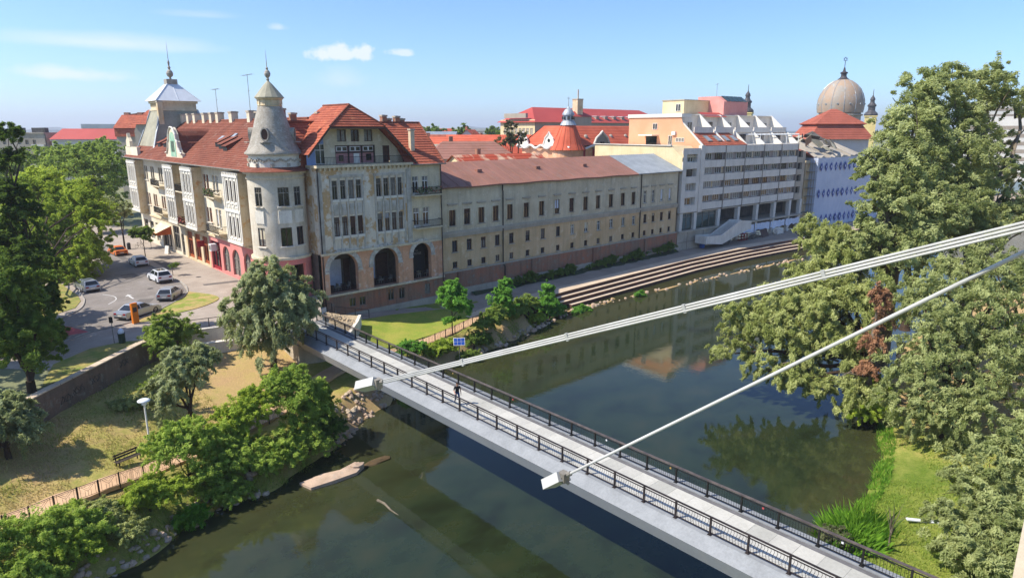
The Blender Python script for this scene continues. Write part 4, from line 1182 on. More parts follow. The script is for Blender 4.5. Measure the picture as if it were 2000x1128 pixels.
# TV aerials
for x, y, h, l in ((38.6, 111.5, 4.2, 2.4), (38.6, 98.2, 5.6, 3.4)):
    s = MB(); z = 22.0
    s.tube([(x, y, z), (x, y, z + h)], .035, 6); s.tube([(x, y - l / 2, z + h), (x, y + l / 2, z + h - .1)], .025, 6); s.tube([(x, y - .6, z + h * .6), (x, y + .3, z + h * .6)], .02, 6)
    for k in range(5): yy = y - l / 2 + l * k / 4; s.tube([(x - .35, yy, z + h - .05), (x + .35, yy, z + h - .05)], .014, 5)
    s.build('aerial', MT['frame_grey'], H)
# shed dormers in the street roof
def roofz(x): return 15.2 + (x - 30.45) / 8.15 * 6.15
for y, x in ((97.8, 33.6), (95.6, 33.3), (93.2, 33.0), (124.0, 33.0), (120.8, 33.0)):
    s = MB(); z = roofz(x); w = 1.5
    s.k = 1; s.poly((x, y, z), (x, y + w, z), (x, y + w, z + .62), (x, y, z + .62))
    s.k = 0; xb = x + 2.2; s.slab([(x - .15, y - .1, z + .66), (x - .15, y + w + .1, z + .66), (xb, y + w + .1, roofz(xb) + .08), (xb, y - .1, roofz(xb) + .08)], (0, 0, .07))
    s.poly((x, y, z), (x, y, z + .62), (xb, y, roofz(xb))); s.poly((x, y + w, z), (x, y + w, z + .62), (xb, y + w, roofz(xb)))
    s.build('shed_dormer', [MT['tile_old'], MT['black_plastic']], H)
for y, x in ((100.2, 34.4), (96.4, 34.9)):
    s = MB(); z = roofz(x); s.slab([(x, y, z + .1), (x, y + 1.0, z + .1), (x + 1.0, y + 1.0, roofz(x + 1.0) + .1), (x + 1.0, y, roofz(x + 1) + .1)], (-.06, 0, .08)); s.build('skylight', MT['zinc'], H)
# curved baroque dormer gable over the street
s = MB(); yc = 111.0; X = 31.3
prof = [(-4.0, 15.3), (-4.0, 16.5), (-3.2, 16.6), (-2.6, 17.3), (-2.3, 18.2), (-1.9, 18.5), (-1.7, 19.3), (-1.1, 20.0), (-.4, 20.35), (.4, 20.35), (1.1, 20.0), (1.7, 19.3), (1.9, 18.5), (2.3, 18.2), (2.6, 17.3), (3.2, 16.6), (4.0, 16.5), (4.0, 15.3)]
s.slab([(X, yc + u, z) for u, z in prof], (.45, 0, 0))
bo = s.build('dormer_gable', MT['plaster_cream'], H)
s = MB(); pts = [(X - .06, yc + u, z) for u, z in prof[1:-1]]; s.tube(pts, .14, 6); sub('coping', s, MT['plaster_white'], bo)
s = MB(); s.slab([(X - .04, yc + 1.35 * math.cos(t_), 18.3 + 1.35 * math.sin(t_)) for t_ in [math.pi * k / 10 for k in range(11)]] + [(X - .04, yc - 1.35, 16.0), (X - .04, yc + 1.35, 16.0)], (.03, 0, 0)); sub('mosaic_panel', s, MT['green_plaster'], bo)
for u in (-.55, 0, .55):
    s = MB(); s.box(X - .07, yc + u - .16, 16.7, X - .045, yc + u + .16, 18.3); sub('slit_window', s, MT['glass'], bo)
s = MB(); s.slab([(X + .45, yc + u * .9, 15.3 + (z - 15.3) * .95) for u, z in prof], (5.0, 0, 0))
sub('dormer_roof', s, MT['tile_old'], bo)

# end tower: concave mansard, white metal cap, finial
ET = (38.2, 132.4)
def sq(hx, hy, z, cx=ET[0], cy=ET[1]): return [(cx - hx, cy - hy, z), (cx + hx, cy - hy, z), (cx + hx, cy + hy, z), (cx - hx, cy + hy, z)]
m = MB()
lv = [(5.9, 5.6, 15.6), (5.2, 4.9, 17.2), (4.35, 4.05, 19.6), (3.55, 3.2, 22.0), (3.25, 2.9, 22.9), (3.15, 2.8, 23.3)]
for a, b in zip(lv[:-1], lv[1:]):
    p, q = sq(*a), sq(*b)
    for k in range(4): m.poly(p[k], p[(k + 1) % 4], q[(k + 1) % 4], q[k])
et = m.build('mansard_tower', MT['slate_sage'], H)
m = MB()
for k in range(4):
    m.tube([sq(*l)[k] for l in lv], .2, 6)
sub('hip_flashing', m, MT['zinc'], et)
m = MB()
for hx, hy, z0, z1 in ((3.05, 2.7, 23.2, 24.6), (3.25, 2.9, 23.25, 23.5), (3.3, 2.95, 24.5, 24.9)):
    m.box(ET[0] - hx, ET[1] - hy, z0, ET[0] + hx, ET[1] + hy, z1)
for k in range(12):
    x = ET[0] - 2.9 + k * .5; m.box(x, ET[1] - 2.8, 24.0, x + .2, ET[1] - 2.69, 24.5)
for k in range(11):
    y = ET[1] - 2.5 + k * .48; m.box(ET[0] - 3.15, y, 24.0, ET[0] - 3.04, y + .2, 24.5)
sub('tower_attic', m, MT['plaster_grey'], et)
m = MB(); p, q = sq(3.75, 3.4, 24.9), sq(.8, .75, 27.9)
for k in range(4): m.poly(p[k], p[(k + 1) % 4], q[(k + 1) % 4], q[k])
m.poly(*p)
for k in range(4):
    a0, b0 = Vector(p[k]).lerp(Vector(p[(k + 1) % 4]), .5), Vector(q[k]).lerp(Vector(q[(k + 1) % 4]), .5)
    m.tube([a0, b0], .06, 5); m.tube([p[k], q[k]], .09, 6)
sub('tower_cap', m, MT['white_metal'], et)
m = MB(); m.box(ET[0] - .9, ET[1] - .85, 27.85, ET[0] + .9, ET[1] + .85, 28.7); m.lathe([(.25, 28.7), (.15, 29.0), (.5, 29.3), (.6, 29.7), (.45, 30.1), (.15, 30.4), (.28, 30.7), (.12, 31.0), (.2, 31.6), (.06, 32), (.04, 33.5), (.01, 35.2)], *ET, n=12)
sub('finial', m, MT['slate'], et)
chimney((35.0, 129.2, 20.8), .8, .8, 4.0, 'plaster_tan')
# small attic gable on the far left corner
s = MB(); s.box(30.9, 130.4, 15.3, 31.4, 138.2, 17.0); s.slab([(30.85, yc2, zz) for yc2, zz in ((134.6, 17.0), (134.6, 18.0), (135.4, 18.6), (135.8, 19.4), (136.2, 18.6), (137.0, 18.0), (137.0, 17.0))], (.5, 0, 0)); s.build('attic_parapet', MT['plaster_cream'], H)
# ------------------------------------------------------------------ long riverside wing
G = thing('riverside_wing', 'long two-tone grey and ochre riverside wing with low reddish roof on a brick base', 'building', (54.4, 75.3, -3.9))
W1 = [57.2, 59.9, 62.6, 65.4, 68.3, 71.8, 75.2, 78.8, 82.3, 85.8, 89.1, 92.6, 96.0, 99.1, 102.6, 105.2, 107.9, 110.6]
ops = []; ws = []
for i, x in enumerate(W1):
    w = .95 if i > 13 else 1.2
    ops.append((x - w / 2, x + w / 2, 6.55, 8.85)); ws.append((x, 6.55, w, 2.3, 'two' if i <= 13 else 'cross', 'frame_white' if i > 13 else 'frame_brown'))
m = MB(); wall(m, FR(75.3), 54.4, 113.4, 5.2, 12.1, ops, depth=.3); m.build('upper_wall', MT['plaster_grey'], G)
ops = []
for i, x in enumerate(W1):
    x2 = x + .35; w = .95
    ops.append((x2 - w / 2, x2 + w / 2, 2.75, 4.4)); ws.append((x2, 2.75, w, 1.65, 'cross' if i % 3 else 'two', 'frame_white' if 7 < i < 14 else 'frame_brown'))
    ops.append((x2 - .42, x2 + .42, .35, 1.3)); ws.append((x2, .35, .84, .95, 'two', 'frame_brown'))
m = MB(); wall(m, FR(75.3), 54.4, 113.4, 0, 5.2, ops, depth=.3); m.build('lower_wall', MT['plaster_ochre'], G)
hm = MB(); hm.box(-.85, -.2, .75, .85, 0, .9); hm.box(-.75, -.12, .62, .75, 0, .75); hmm = hm.mesh('hood_moulding', MT['concrete'])
sm = MB()
for a, b, c, d in ((-.78, -.6, -.05, 2.42), (.6, .78, -.05, 2.42), (-.6, .6, 2.3, 2.42)): sm.box(a, -.06, c, b, 0, d)
smm = sm.mesh('surround', MT['plaster_grey'])
for x, z, w, h, k, f in ws:
    window(G, (x, 75.5, z), 0, w, h, k, f)
    sill(G, (x, 75.3, z - .12), 0, w + .3, 'concrete', d=.18)
    if z > 6:
        ob('hood_moulding', hmm, G, (x, 75.298, z + 2.3), world=True)
        ob('surround', smm, G, (x, 75.297, z), world=True, scale=(1 if w > 1 else .8, 1, 1))
s = MB(); s.box(54.45, 75.02, 5.35, 113.4, 75.297, 5.75); s.box(54.45, 75.12, 4.95, 113.4, 75.296, 5.35); s.build('string_course', MT['concrete'], G)
s = MB(); s.box(54.4, 75.0, -4.2, 113.4, 75.28, 0); s.build('brick_base', MT['brick'], G)
s = MB(); s.box(54.4, 74.9, -.16, 113.4, 75.29, .02); s.build('ledge', MT['concrete'], G)
s = MB(); s.box(54.4, 74.82, -4.2, 113.4, 75.02, -2.7); s.build('plinth', MT['concrete'], G)
for x in (58, 73, 88, 103):
    s = MB(); s.box(x - .35, 74.7, -4.2, x + .35, 75.02, -.2); s.build('buttress', MT['brick'], G)
for pts in ([(66.6, 75.0, 12.0), (66.6, 75.05, 11.2), (66.75, 75.12, 11.0), (66.75, 75.12, -.2), (66.75, 74.7, -.5), (66.75, 74.7, -3.5)], [(101.2, 75.15, 12), (101.2, 75.15, 0)], [(55.0, 75.1, 12), (55.0, 75.1, 0)]):
    s = MB(); s.tube(pts, .09, 8); s.build('drainpipe', MT['iron'], G)
s = MB(); s.box(54.5, 89, -1, 113.4, 89.2, 12.1); s.box(113.2, 75.3, -1, 113.4, 89, 12.1); s.build('rear_wall', MT['plaster_grey'], G)
s = MB(); rr = random.Random(8)
n = 24
for k in range(n):     # sheets with a slightly wavy eave
    x0, x1 = 54.45 + (99.8 - 54.45) * k / n, 54.45 + (99.8 - 54.45) * (k + 1) / n
    z0, z1 = 12.1 + .05 * math.sin(k * 1.3), 12.1 + .05 * math.sin((k + 1) * 1.3)
    s.poly((x0, 74.75, z0), (x1, 74.75, z1), (x1, 82, 15.2), (x0, 82, 15.2))
    s.poly((x0, 74.75, z0), (x1, 74.75, z1), (x1, 74.8, z1 - .2), (x0, 74.8, z0 - .2))
    s.tube([(x0, 74.75, z0 + .03), (x0, 82, 15.23)], .035, 4, caps=False)
s.poly((54.45, 82, 15.2), (99.8, 82, 15.2), (99.8, 89.2, 12), (54.45, 89.2, 12))
s.build('roof', MT['roof_brown'], G)
s = MB(); s.poly((99.8, 74.75, 12.12), (113.9, 74.75, 12.12), (113.9, 82, 15.22), (99.8, 82, 15.22)); s.poly((99.8, 82, 15.22), (113.9, 82, 15.22), (113.9, 89.2, 12), (99.8, 89.2, 12))
s.poly((99.8, 74.75, 12.12), (113.9, 74.75, 12.12), (113.9, 74.8, 11.95), (99.8, 74.8, 11.95))
zr = s.build('metal_roof', MT['zinc'], G)
for k in range(24):
    x = 100 + k * .6; q = MB(); q.box(-.03, 0, 0, .03, 7.87, .07)
    if k == 0: seam = q.mesh('seam', MT['zinc'])
    ob('seam', seam, zr, (x, 74.76, 12.13), (math.atan2(3.1, 7.25), 0, 0))
for x in (64.5, 77, 88.5):
    s = MB(); s.box(x, 78.4, 13.68, x + .9, 79.2, 14.15); s.build('roof_hatch', MT['roof_brown'], G)

# ------------------------------------------------------------------ apartment block
AP = thing('apartment_block', 'grey panel apartment block with stepped white roof terraces and pink stair tower', 'building', (114.0, 75.0, -4.0), R(-3.6))
def apart(name, mb, m): return ob(name, mb.mesh(name, m), AP)
def apw(x, y, z, rz, w, h, kind='two', frame='frame_white', glass=None):
    fm, pm = window_mesh(w, h, kind, frame)
    if glass is None: glass = 'curtain' if WR_.random() < .25 else 'glass'
    o = ob('window', fm, AP, (x, y, z), (0, 0, rz)); ob('pane', pm[glass], o); return o
Z0 = 4.0    # local z of the street level (root stands at -4)
def Z(z): return z + Z0
FL = [3.9, 6.75, 9.6, 12.45]          # underside of each parapet band
bays = [7.0 + 7.35 * k for k in range(6)]
# carcass
s = MB(); s.box(6.8, .45, Z(3.6), 43.7, .6, Z(15.4)); apart('facade_wall', s, MT['apt_wall'])
rr = random.Random(21)
for i, z in enumerate(FL + [15.35]):
    for k in range(5):
        a, b = bays[k] + .12, bays[k + 1] - .12
        s = MB(); s.box(a, -.02 - .03 * rr.random(), Z(z), b, .3, Z(z) + 1.42); apart('parapet_panel', s, MT['apt_panel'])
for k in range(6):
    s = MB(); s.box(bays[k] - .11, -.12, Z(3.6), bays[k] + .11, .5, Z(16.85)); apart('mullion_fin', s, MT['apt_frame'])
for i, z in enumerate(FL):
    s = MB(); s.box(6.9, .0, Z(z) + 1.42, 43.75, .44, Z(z) + 1.5); apart('sill_band', s, MT['apt_frame'])
    for k in range(5):
        for j in range(2):
            x = bays[k] + 1.95 + j * 3.45 + rr.uniform(-.25, .25); dep = .36 if rr.random() > .22 else .43
            w = 2.3 if rr.random() > .3 else 1.7
            apw(x, dep, Z(z) + 1.52, 0, w, 1.32, 'three' if w > 2 else 'two', 'frame_white' if rr.random() > .1 else 'frame_brown', None)
            s = MB(); s.box(x + w / 2 + .06, .3, Z(z) + 1.52, x + w / 2 + .5, .44, Z(z) + 2.84); apart('pier', s, MT['apt_wall'] if rr.random() > .25 else MT['plaster_tan'])
# left loggia column and right column
s = MB()
wall(s, lambda u, z, d: (u, -.1 + d, z), 0, 5.6, Z(3.7), Z(16.4), [(1.2, 4.6, Z(FL[i]) + 1.2, Z(FL[i]) + 2.75) for i in range(4)], depth=1.0)
s.poly((0, -.1, Z(3.7)), (0, 10, Z(3.7)), (0, 10, Z(13.8)), (0, -.1, Z(13.8)))
s.box(1.1, .9, Z(4), 4.7, 1.0, Z(16))
s.box(5.6, -.25, Z(3.5), 6.95, .5, Z(16.9))
apart('loggia_column', s, MT['concrete_light'])
for i in range(4): apw(2.9 - .3, .5, Z(FL[i]) + 1.2, 0, 2.4, 1.4, 'three' if i % 2 else 'two', 'frame_white' if i != 2 else 'frame_brown')
s = MB(); wall(s, lambda u, z, d: (u, .3 + d, z), 43.8, 48.2, Z(3.7), Z(14.9), [(44.7, 46.9, Z(FL[i]) + 1.1, Z(FL[i]) + 2.7) for i in range(4)], depth=.7)
s.poly((48.2, .3, Z(-4)), (48.2, 14, Z(-4)), (48.2, 14, Z(14.9)), (48.2, .3, Z(14.9))); s.box(43.9, 1.0, Z(4), 48, 1.1, Z(14.8))
apart('corner_column', s, MT['concrete'])
for i in range(4): apw(45.8, .8, Z(FL[i]) + 1.1, 0, 2.0, 1.5, 'two', 'frame_grey')
# pilotis storey
s = MB(); s.box(-.2, .2, Z(3.45), 48.2, 14, Z(3.72)); s.box(-.2, -.3, Z(-.35), 48.3, 5, Z(0)); s.box(0, 5.2, Z(-4), 48, 5.4, Z(3.5)); apart('floor_slab', s, MT['concrete'])
for x in (.2, 4.9, 13.2, 20.6, 28.0, 35.4, 42.2, 47.2):
    s = MB(); s.hexa([(x, .1, Z(-4)), (x + .75, .1, Z(-4)), (x + .75, .9, Z(-4)), (x, .9, Z(-4)), (x + .05, .05, Z(3.5)), (x + .95, .05, Z(3.5)), (x + .95, .95, Z(3.5)), (x + .05, .95, Z(3.5))]); apart('pillar', s, MT['concrete_light'])
for a, b in ((1.2, 4.6), (6.2, 13.0)):
    s = MB(); n = 3 if b - a > 4 else 2
    for k in range(n + 1): x = a + (b - a) * k / n; s.box(x - .06, .5, Z(.1), x + .06, .62, Z(3.4))
    s.box(a, .5, Z(2.6), b, .6, Z(2.7)); s.k = 1; s.poly((a, .57, Z(.1)), (b, .57, Z(.1)), (b, .57, Z(3.4)), (a, .57, Z(3.4))); apart('shop_glazing', s, [MT['frame_grey'], MT['glass_green']])
s = MB(); s.box(14.2, 4.6, Z(0), 47.5, 5.1, Z(3.4)); apart('undercroft_wall', s, MT['plaster_dark'])
# plinth and boarding
s = MB(); s.box(-.3, -.02, Z(-4.4), 13.2, .4, Z(-.36)); apart('plinth_wall', s, MT['concrete'])
s = MB()
for x in (2.8, 8.2): s.box(x, -.06, Z(-4), x + .12, .0, Z(-.4))
s.box(-.3, -.07, Z(-2.4), 13.2, -.025, Z(-2.3)); apart('plinth_joint', s, MT['apt_frame'])
for k in range(4):
    a = 21.4 + k * 6.6; s = MB(); nn = 8; top = [Z(-.75) - rr.uniform(0, .25) for _ in range(nn + 1)]; bot = [Z(-2.1) - rr.uniform(0, .7) for _ in range(nn + 1)]
    for j in range(nn):
        x0, x1 = a + 6.3 * j / nn, a + 6.3 * (j + 1) / nn; y0, y1 = .02 + .1 * math.sin(j * 1.9), .02 + .1 * math.sin((j + 1) * 1.9)
        s.poly((x0, y0, bot[j]), (x1, y1, bot[j + 1]), (x1, y1, top[j + 1]), (x0, y0, top[j]))
        s.poly((x0, y0 + .03, bot[j]), (x1, y1 + .03, bot[j + 1]), (x1, y1 + .03, top[j + 1]), (x0, y0 + .03, top[j]))
    apart('plastic_sheeting', s, MT['white_sheet'])
# outside stair with solid parapet
s = MB()
def stair_side(y):
    return [(5.0, Z(-2.6)), (9.8, Z(-3.2)), (10.4, Z(-3.2)), (19.8, Z(-1.0)), (20.8, Z(-1.0)), (20.8, Z(.75)), (16.6, Z(1.2)), (10.0, Z(-1.35)), (5.0, Z(-1.1))]
for y in (-3.4, -.9): s.slab([(x, y, z) for x, z in stair_side(y)], (0, .25, 0))
s.slab([(4.75, -3.4, Z(-2.7)), (4.75, -.65, Z(-2.7)), (4.75, -.65, Z(-1.1)), (4.75, -3.4, Z(-1.1))], (.25, 0, 0))
s.slab([(5, -3.2, Z(-2.5)), (9.8, -3.2, Z(-3.1)), (9.8, -.7, Z(-3.1)), (5, -.7, Z(-2.5))], (0, 0, .2)); s.slab([(9.8, -3.2, Z(-3.1)), (19.8, -3.2, Z(-.8)), (19.8, -.7, Z(-.8)), (9.8, -.7, Z(-3.1))], (0, 0, .2))
s.slab([(19.8, -3.2, Z(-.8)), (20.8, -3.2, Z(-.8)), (20.8, .1, Z(-.8)), (19.8, .1, Z(-.8))], (0, 0, .4))
apart('outside_stair', s, MT['concrete_light'])
s = MB(); s.k = 0; s.hexa([(12, -2.6, Z(-4)), (14, -2.6, Z(-4)), (14, -1.2, Z(-4)), (12, -1.2, Z(-4)), (11.2, -2.6, Z(-2.95)), (15, -2.6, Z(-2.2)), (15, -1.2, Z(-2.2)), (11.2, -1.2, Z(-2.95))]); apart('stair_pier', s, MT['plaster_dark'])
# end wall towards the wing: yellow gable, then the peach upper wall
s = MB(); s.poly((-.02, .0, Z(11.5)), (-.02, 24, Z(11.5)), (-.02, 24, Z(16.8)), (-.02, 3.0, Z(16.8)), (-.02, .1, Z(14.6))); s.box(0, 3, Z(16.6), 6, 24, Z(16.82))
s.poly((-.02, .1, Z(14.6)), (-.02, 3, Z(16.8)), (6.4, 3, Z(16.8)), (6.4, .1, Z(14.6)))
s.k = 1; s.box(-.25, 2.9, Z(16.83), .25, 24.2, Z(16.98)); apart('yellow_end_wall', s, [MT['apt_yellow'], MT['concrete_light']])
PW = 6.5
s = MB(); s.poly((PW, .3, Z(14.5)), (PW, 20, Z(14.5)), (PW, 20, Z(22.5)), (PW, 5.9, Z(22.5)), (PW, 5.4, Z(21.2)), (PW, .3, Z(16.6))); apart('peach_end_wall', s, MT['apt_peach'])
s = MB(); s.box(PW - .25, 5.6, Z(22.5), PW + 3, 20.2, Z(23.2)); apart('roof_parapet', s, MT['white_paint'])
apw(PW - .05, 12.6, Z(20.0), R(-90), 1.2, 1.3, 'two'); apw(PW - .05, 5.9, Z(17.5), R(-90), 2.2, .8, 'three'); apw(PW - .05, 8.4, Z(16.9), R(-90), 1.0, 1.9, 'two')
s = MB(); s.box(PW - .02, 12.0, Z(16.85), PW + .02, 15.0, Z(18.6)); apart('terrace_door', s, MT['glass'])
s = MB(); s.box(PW - 2.2, 11.6, Z(18.7), PW, 15.4, Z(18.95)); apart('door_canopy', s, MT['white_paint'])
s = MB(); s.box(PW - .42, 7.0, Z(18.9), PW - .02, 7.9, Z(19.6)); apart('air_conditioner', s, MT['white_metal'])
# stepped terraces with slanting white fins
def fin(x, w=.35):
    s = MB(); s.slab([(x, .35, Z(16.75)), (x, 9.2, Z(16.75)), (x, 9.2, Z(23.2)), (x, 7.6, Z(23.2)), (x, .35, Z(17.0))], (w, 0, 0)); return apart('terrace_fin', s, MT['white_paint'])
for x in (PW + .1, bays[1] + .6, bays[2] + .6, bays[3] + .4, bays[4] + .3, bays[5] + .0): fin(x)
s = MB(); s.box(6.9, 3.8, Z(16.8), 44, 4.0, Z(19.3)); s.box(6.9, 7.9, Z(19.3), 44, 8.1, Z(23.0)); s.box(6.9, .4, Z(16.7), 44, 20, Z(16.84)); s.box(6.9, 3.8, Z(19.2), 44, 20, Z(19.34)); s.box(6.9, 7.6, Z(22.9), 44, 20, Z(23.15))
apart('terrace_wall', s, MT['concrete_light'])
for k in range(5):
    a, b = bays[k] + 1.0, bays[k + 1] + .2
    s = MB(); s.box(a, 3.55, Z(19.34), b, 3.75, Z(20.5)); apart('terrace_parapet', s, MT['apt_panel'])
    apw((a + b) / 2 + .8, 7.84, Z(19.4), 0, 1.6, 2.2, 'two', 'frame_brown' if k % 2 else 'frame_white')
    if k > 1: apw((a + b) / 2, 3.74, Z(16.9), 0, 2.4, 2.1, 'three', 'frame_brown')
s = MB(); s.courses((6.95, -.05, Z(16.82)), (22.2, -.05, Z(16.82)), (6.95, 3.9, Z(19.5)), (20.2, 3.9, Z(19.5)), 8, .05); s.poly((22.2, 0, Z(16.8)), (20.2, 3.9, Z(19.5)), (22.2, 3.9, Z(16.8)))
o = apart('mansard_roof', s, MT['tile_orange'])
an = math.atan2(2.68, 3.95)
for x in (9.2, 12.6, 15.6, 18.6):
    q = MB(); q.box(-.75, 0, .0, .75, 1.9, .14); q.k = 1; q.poly((-.62, .14, .145), (.62, .14, .145), (.62, 1.76, .145), (-.62, 1.76, .145))
    ob('roof_window', q.mesh('roof_window', [MT['frame_grey'], MT['zinc']]), o, (x + 1, 1.05, Z(17.62)), (an, 0, 0))
s = MB()
for k in range(10): x = 27.0 + k * 1.8; s.box(x, -.2, Z(18.9), x + .12, 3.6, Z(19.05))
s.box(26.8, -.1, Z(18.78), 43.6, .02, Z(18.9)); s.box(26.8, 3.4, Z(18.78), 43.6, 3.5, Z(18.9))
for x in (27, 32.5, 38, 43.3): s.box(x, -.08, Z(16.8), x + .1, .02, Z(18.78))
apart('pergola', s, MT['white_metal'])
s = MB(); s.courses((16.5, 7.0, Z(22.7)), (24.5, 7.0, Z(22.7)), (16.5, 9.4, Z(23.7)), (24.5, 9.4, Z(23.7)), 5, .03); apart('canopy_roof', s, MT['roof_sheet_red'])
# penthouse and stair tower
s = MB(); s.box(17.2, 13.5, Z(22.9), 28, 19.5, Z(26.4)); s.k = 1; s.box(17.0, 13.3, Z(26.4), 28, 19.7, Z(26.55)); apart('penthouse', s, [MT['apt_yellow'], MT['concrete']])
apw(17.1, 15.0, Z(24.0), R(-90), 1.3, 1.6, 'two')
s = MB(); pts = [(9.4, Z(22.9)), (9.4, Z(26.2)), (11.2, Z(27.4)), (16.5, Z(27.4)), (16.5, Z(22.9))]
s.slab([(26.4, y, z) for y, z in pts], (9.6, 0, 0)); s.box(30.4, 9.6, Z(16.8), 34.2, 13, Z(23)); apart('stair_tower', s, MT['apt_pink'])
s = MB()
for k in range(5): x = 27.6 + k * 1.65; s.slab([(x, 9.42, Z(26.25)), (x + 1.4, 9.42, Z(26.25)), (x + 1.4, 11.1, Z(27.42)), (x, 11.1, Z(27.42))], (0, -.08, .1))
apart('tower_skylight', s, MT['glass_green'])
s = MB(); s.tube([(30, 14, Z(27)), (30, 14, Z(30.5))], .04, 5); s.tube([(29.4, 14, Z(30.2)), (31.5, 14.6, Z(30.5))], .03, 5); apart('aerial', s, MT['frame_grey'])
s = MB(); s.box(0, 14, Z(-4), 48, 14.2, Z(16.8)); s.box(44, .5, Z(14), 44.2, 14, Z(17)); apart('rear_wall', s, MT['concrete'])
# clutter along the foot of the block
rr = random.Random(4)
for nm, lab, cat, x, sx_, sz_, mm in (('scrap_rack', 'rusty red metal rack standing beside the outside stair', 'rack', 134.2, 2.6, 1.5, 'paint_red'),
                                      ('workbench', 'long grey workbench frame under the plastic sheeting', 'bench', 137.4, 4.2, 1.2, 'frame_grey'),
                                      ('plank_stack', 'stack of brown boards leaning under the apartment block', 'boards', 142.6, 3.4, 1.7, 'frame_brown'),
                                      ('grey_cabinet', 'pale grey cabinet standing among the stored junk', 'cabinet', 149.0, 3.0, 1.3, 'apt_panel')):
    yb = 75 - (x - 114) * .063 - 1.2
    s = MB()
    if nm == 'plank_stack':
        for k in range(7): s.hexa([(k * .48, -.5 + .03 * k, 0), (k * .48 + .42, -.5 + .03 * k, 0), (k * .48 + .42, -.42 + .03 * k, 0), (k * .48, -.42 + .03 * k, 0), (k * .48, .4, sz_ + rr.uniform(-.3, .2)), (k * .48 + .42, .4, sz_), (k * .48 + .42, .48, sz_), (k * .48, .48, sz_)])
    else:
        for xx in (0, sx_ / 2, sx_ - .1):
            for yy in (-.4, .4): s.box(xx, yy, 0, xx + .1, yy + .1, sz_)
        for z in (.25, sz_ * .6, sz_): s.box(-.05, -.42, z - .08, sx_, .5, z)
        if nm == 'grey_cabinet': s.box(.1, -.35, .1, sx_ - .15, .4, sz_ - .1)
    o = ob(nm, s.mesh(nm, MT[mm]), None, (x, yb, -3.9)); tag(o, lab, cat)
s = MB(); s.lathe([(.0, 0), (.5, 0), (.56, .4), (.56, .9), (.5, 1.15), (.0, 1.18)], n=16); o = ob('blue_barrel', s.mesh('blue_barrel', MT['blue_plastic']), None, (120.8, 73.6, -3.9)); tag(o, 'bright blue plastic barrel at the concrete foot wall', 'barrel')

# ------------------------------------------------------------------ netted scaffold building and the ruin roofs behind
NB = thing('netted_building', 'half ruined building wrapped in pale blue printed scaffold netting', 'building', (167, 71, -4))
def nxy(u): return (166.5 + u, 71.0 - .10 * u)
s = MB()
for k in range(14):
    u0, u1 = k * 2.4, (k + 1) * 2.4
    for z0, z1 in ((-4.2, 2), (2, 8), (8, 13.2)):
        b0, b1 = .12 * math.sin(k * 1.3 + z0), .12 * math.sin((k + 1) * 1.3 + z0); c0, c1 = .12 * math.sin(k * 1.3 + z1), .12 * math.sin((k + 1) * 1.3 + z1)
        x0, y0 = nxy(u0); x1, y1 = nxy(u1)
        s.poly((x0, y0 + b0, z0), (x1, y1 + b1, z0), (x1, y1 + c1, z1), (x0, y0 + c0, z1))
x0, y0 = nxy(0); s.poly((x0, y0, -4.2), (x0 + .6, y0 + 9, -4.2), (x0 + .6, y0 + 9, 13.2), (x0, y0, 13.2))
nt = s.build('scaffold_net', MT['net'], NB)
for z in (11.0, 4.4, -2.0):
    for k in range(9):
        u = 1.6 + k * 2.3; x, y = nxy(u); s = MB(); w = .75 if k % 3 != 2 else .95; h = 1.15
        s.slab([(x - w, y - .16, z), (x, y - .16, z - h), (x + w, y - .16, z), (x, y - .16, z + h)], (0, .02, 0)); sub('diamond_emblem', s, MT['net_print'], nt)
        s = MB(); s.slab([(x - w * .4, y - .18, z), (x, y - .18, z - h * .4), (x + w * .4, y - .18, z), (x, y - .18, z + h * .4)], (0, .015, 0)); sub('diamond_core', s, MT['net'], nt)
s = MB()
for u in (-2.4, -1.2):
    x, y = nxy(u); s.tube([(x, y, -4), (x, y, 13)], .06, 6)
for z in range(-2, 13, 2): s.tube([(nxy(-2.6)[0], nxy(-2.6)[1], z), (nxy(0)[0], nxy(0)[1], z)], .05, 6); s.box(163.9, 71.6, z - .1, 166.4, 72.6, z)
s.build('scaffold', MT['frame_grey'], NB)
s = MB(); s.box(164.3, 73, -4, 200, 95, 12.6); s.build('wall', MT['plaster_tan'], NB)
s = MB(); s.slab([(162.5, 72, 14.4), (174, 73.5, 11.6), (176, 88, 17.5), (163.5, 88, 18.6)], (0, 0, .25)); s.build('tile_roof', MT['tile_red'], NB)
rr = random.Random(6)
for k in range(26):
    x, y, z = rr.uniform(168, 196), rr.uniform(74, 86), rr.uniform(13.2, 18.2)
    s = MB(); a = Vector((rr.uniform(-1, 1), rr.uniform(-1, 1), rr.uniform(-.4, .4))).normalized() * rr.uniform(.8, 2.6); b = Vector((rr.uniform(-1, 1), rr.uniform(-1, 1), rr.uniform(-.7, .7))).normalized() * rr.uniform(.3, 1.3)
    c_ = Vector((x, y, z)); s.slab([c_ - a - b, c_ + a - b, c_ + a + b, c_ - a + b], (0, 0, .12)); s.build('broken_roof_sheet', MT['slate_sage'] if k % 3 else MT['plaster_dark'], NB)
s = MB(); 
for k in range(14): x = 168 + k * 2.1; s.hexa([(x, 73, 12.5), (x + 2.1, 73, 12.5), (x + 2.1, 90, 12.5), (x, 90, 12.5), (x, 73, 12.7 + rr.uniform(0, .8)), (x + 2.1, 73, 12.7 + rr.uniform(0, 1)), (x + 2.1, 82, 16.5 + rr.uniform(-1, 1)), (x, 82, 16.5 + rr.uniform(-1, 1))])
s.build('collapsed_roof', MT['far_grey'], NB)
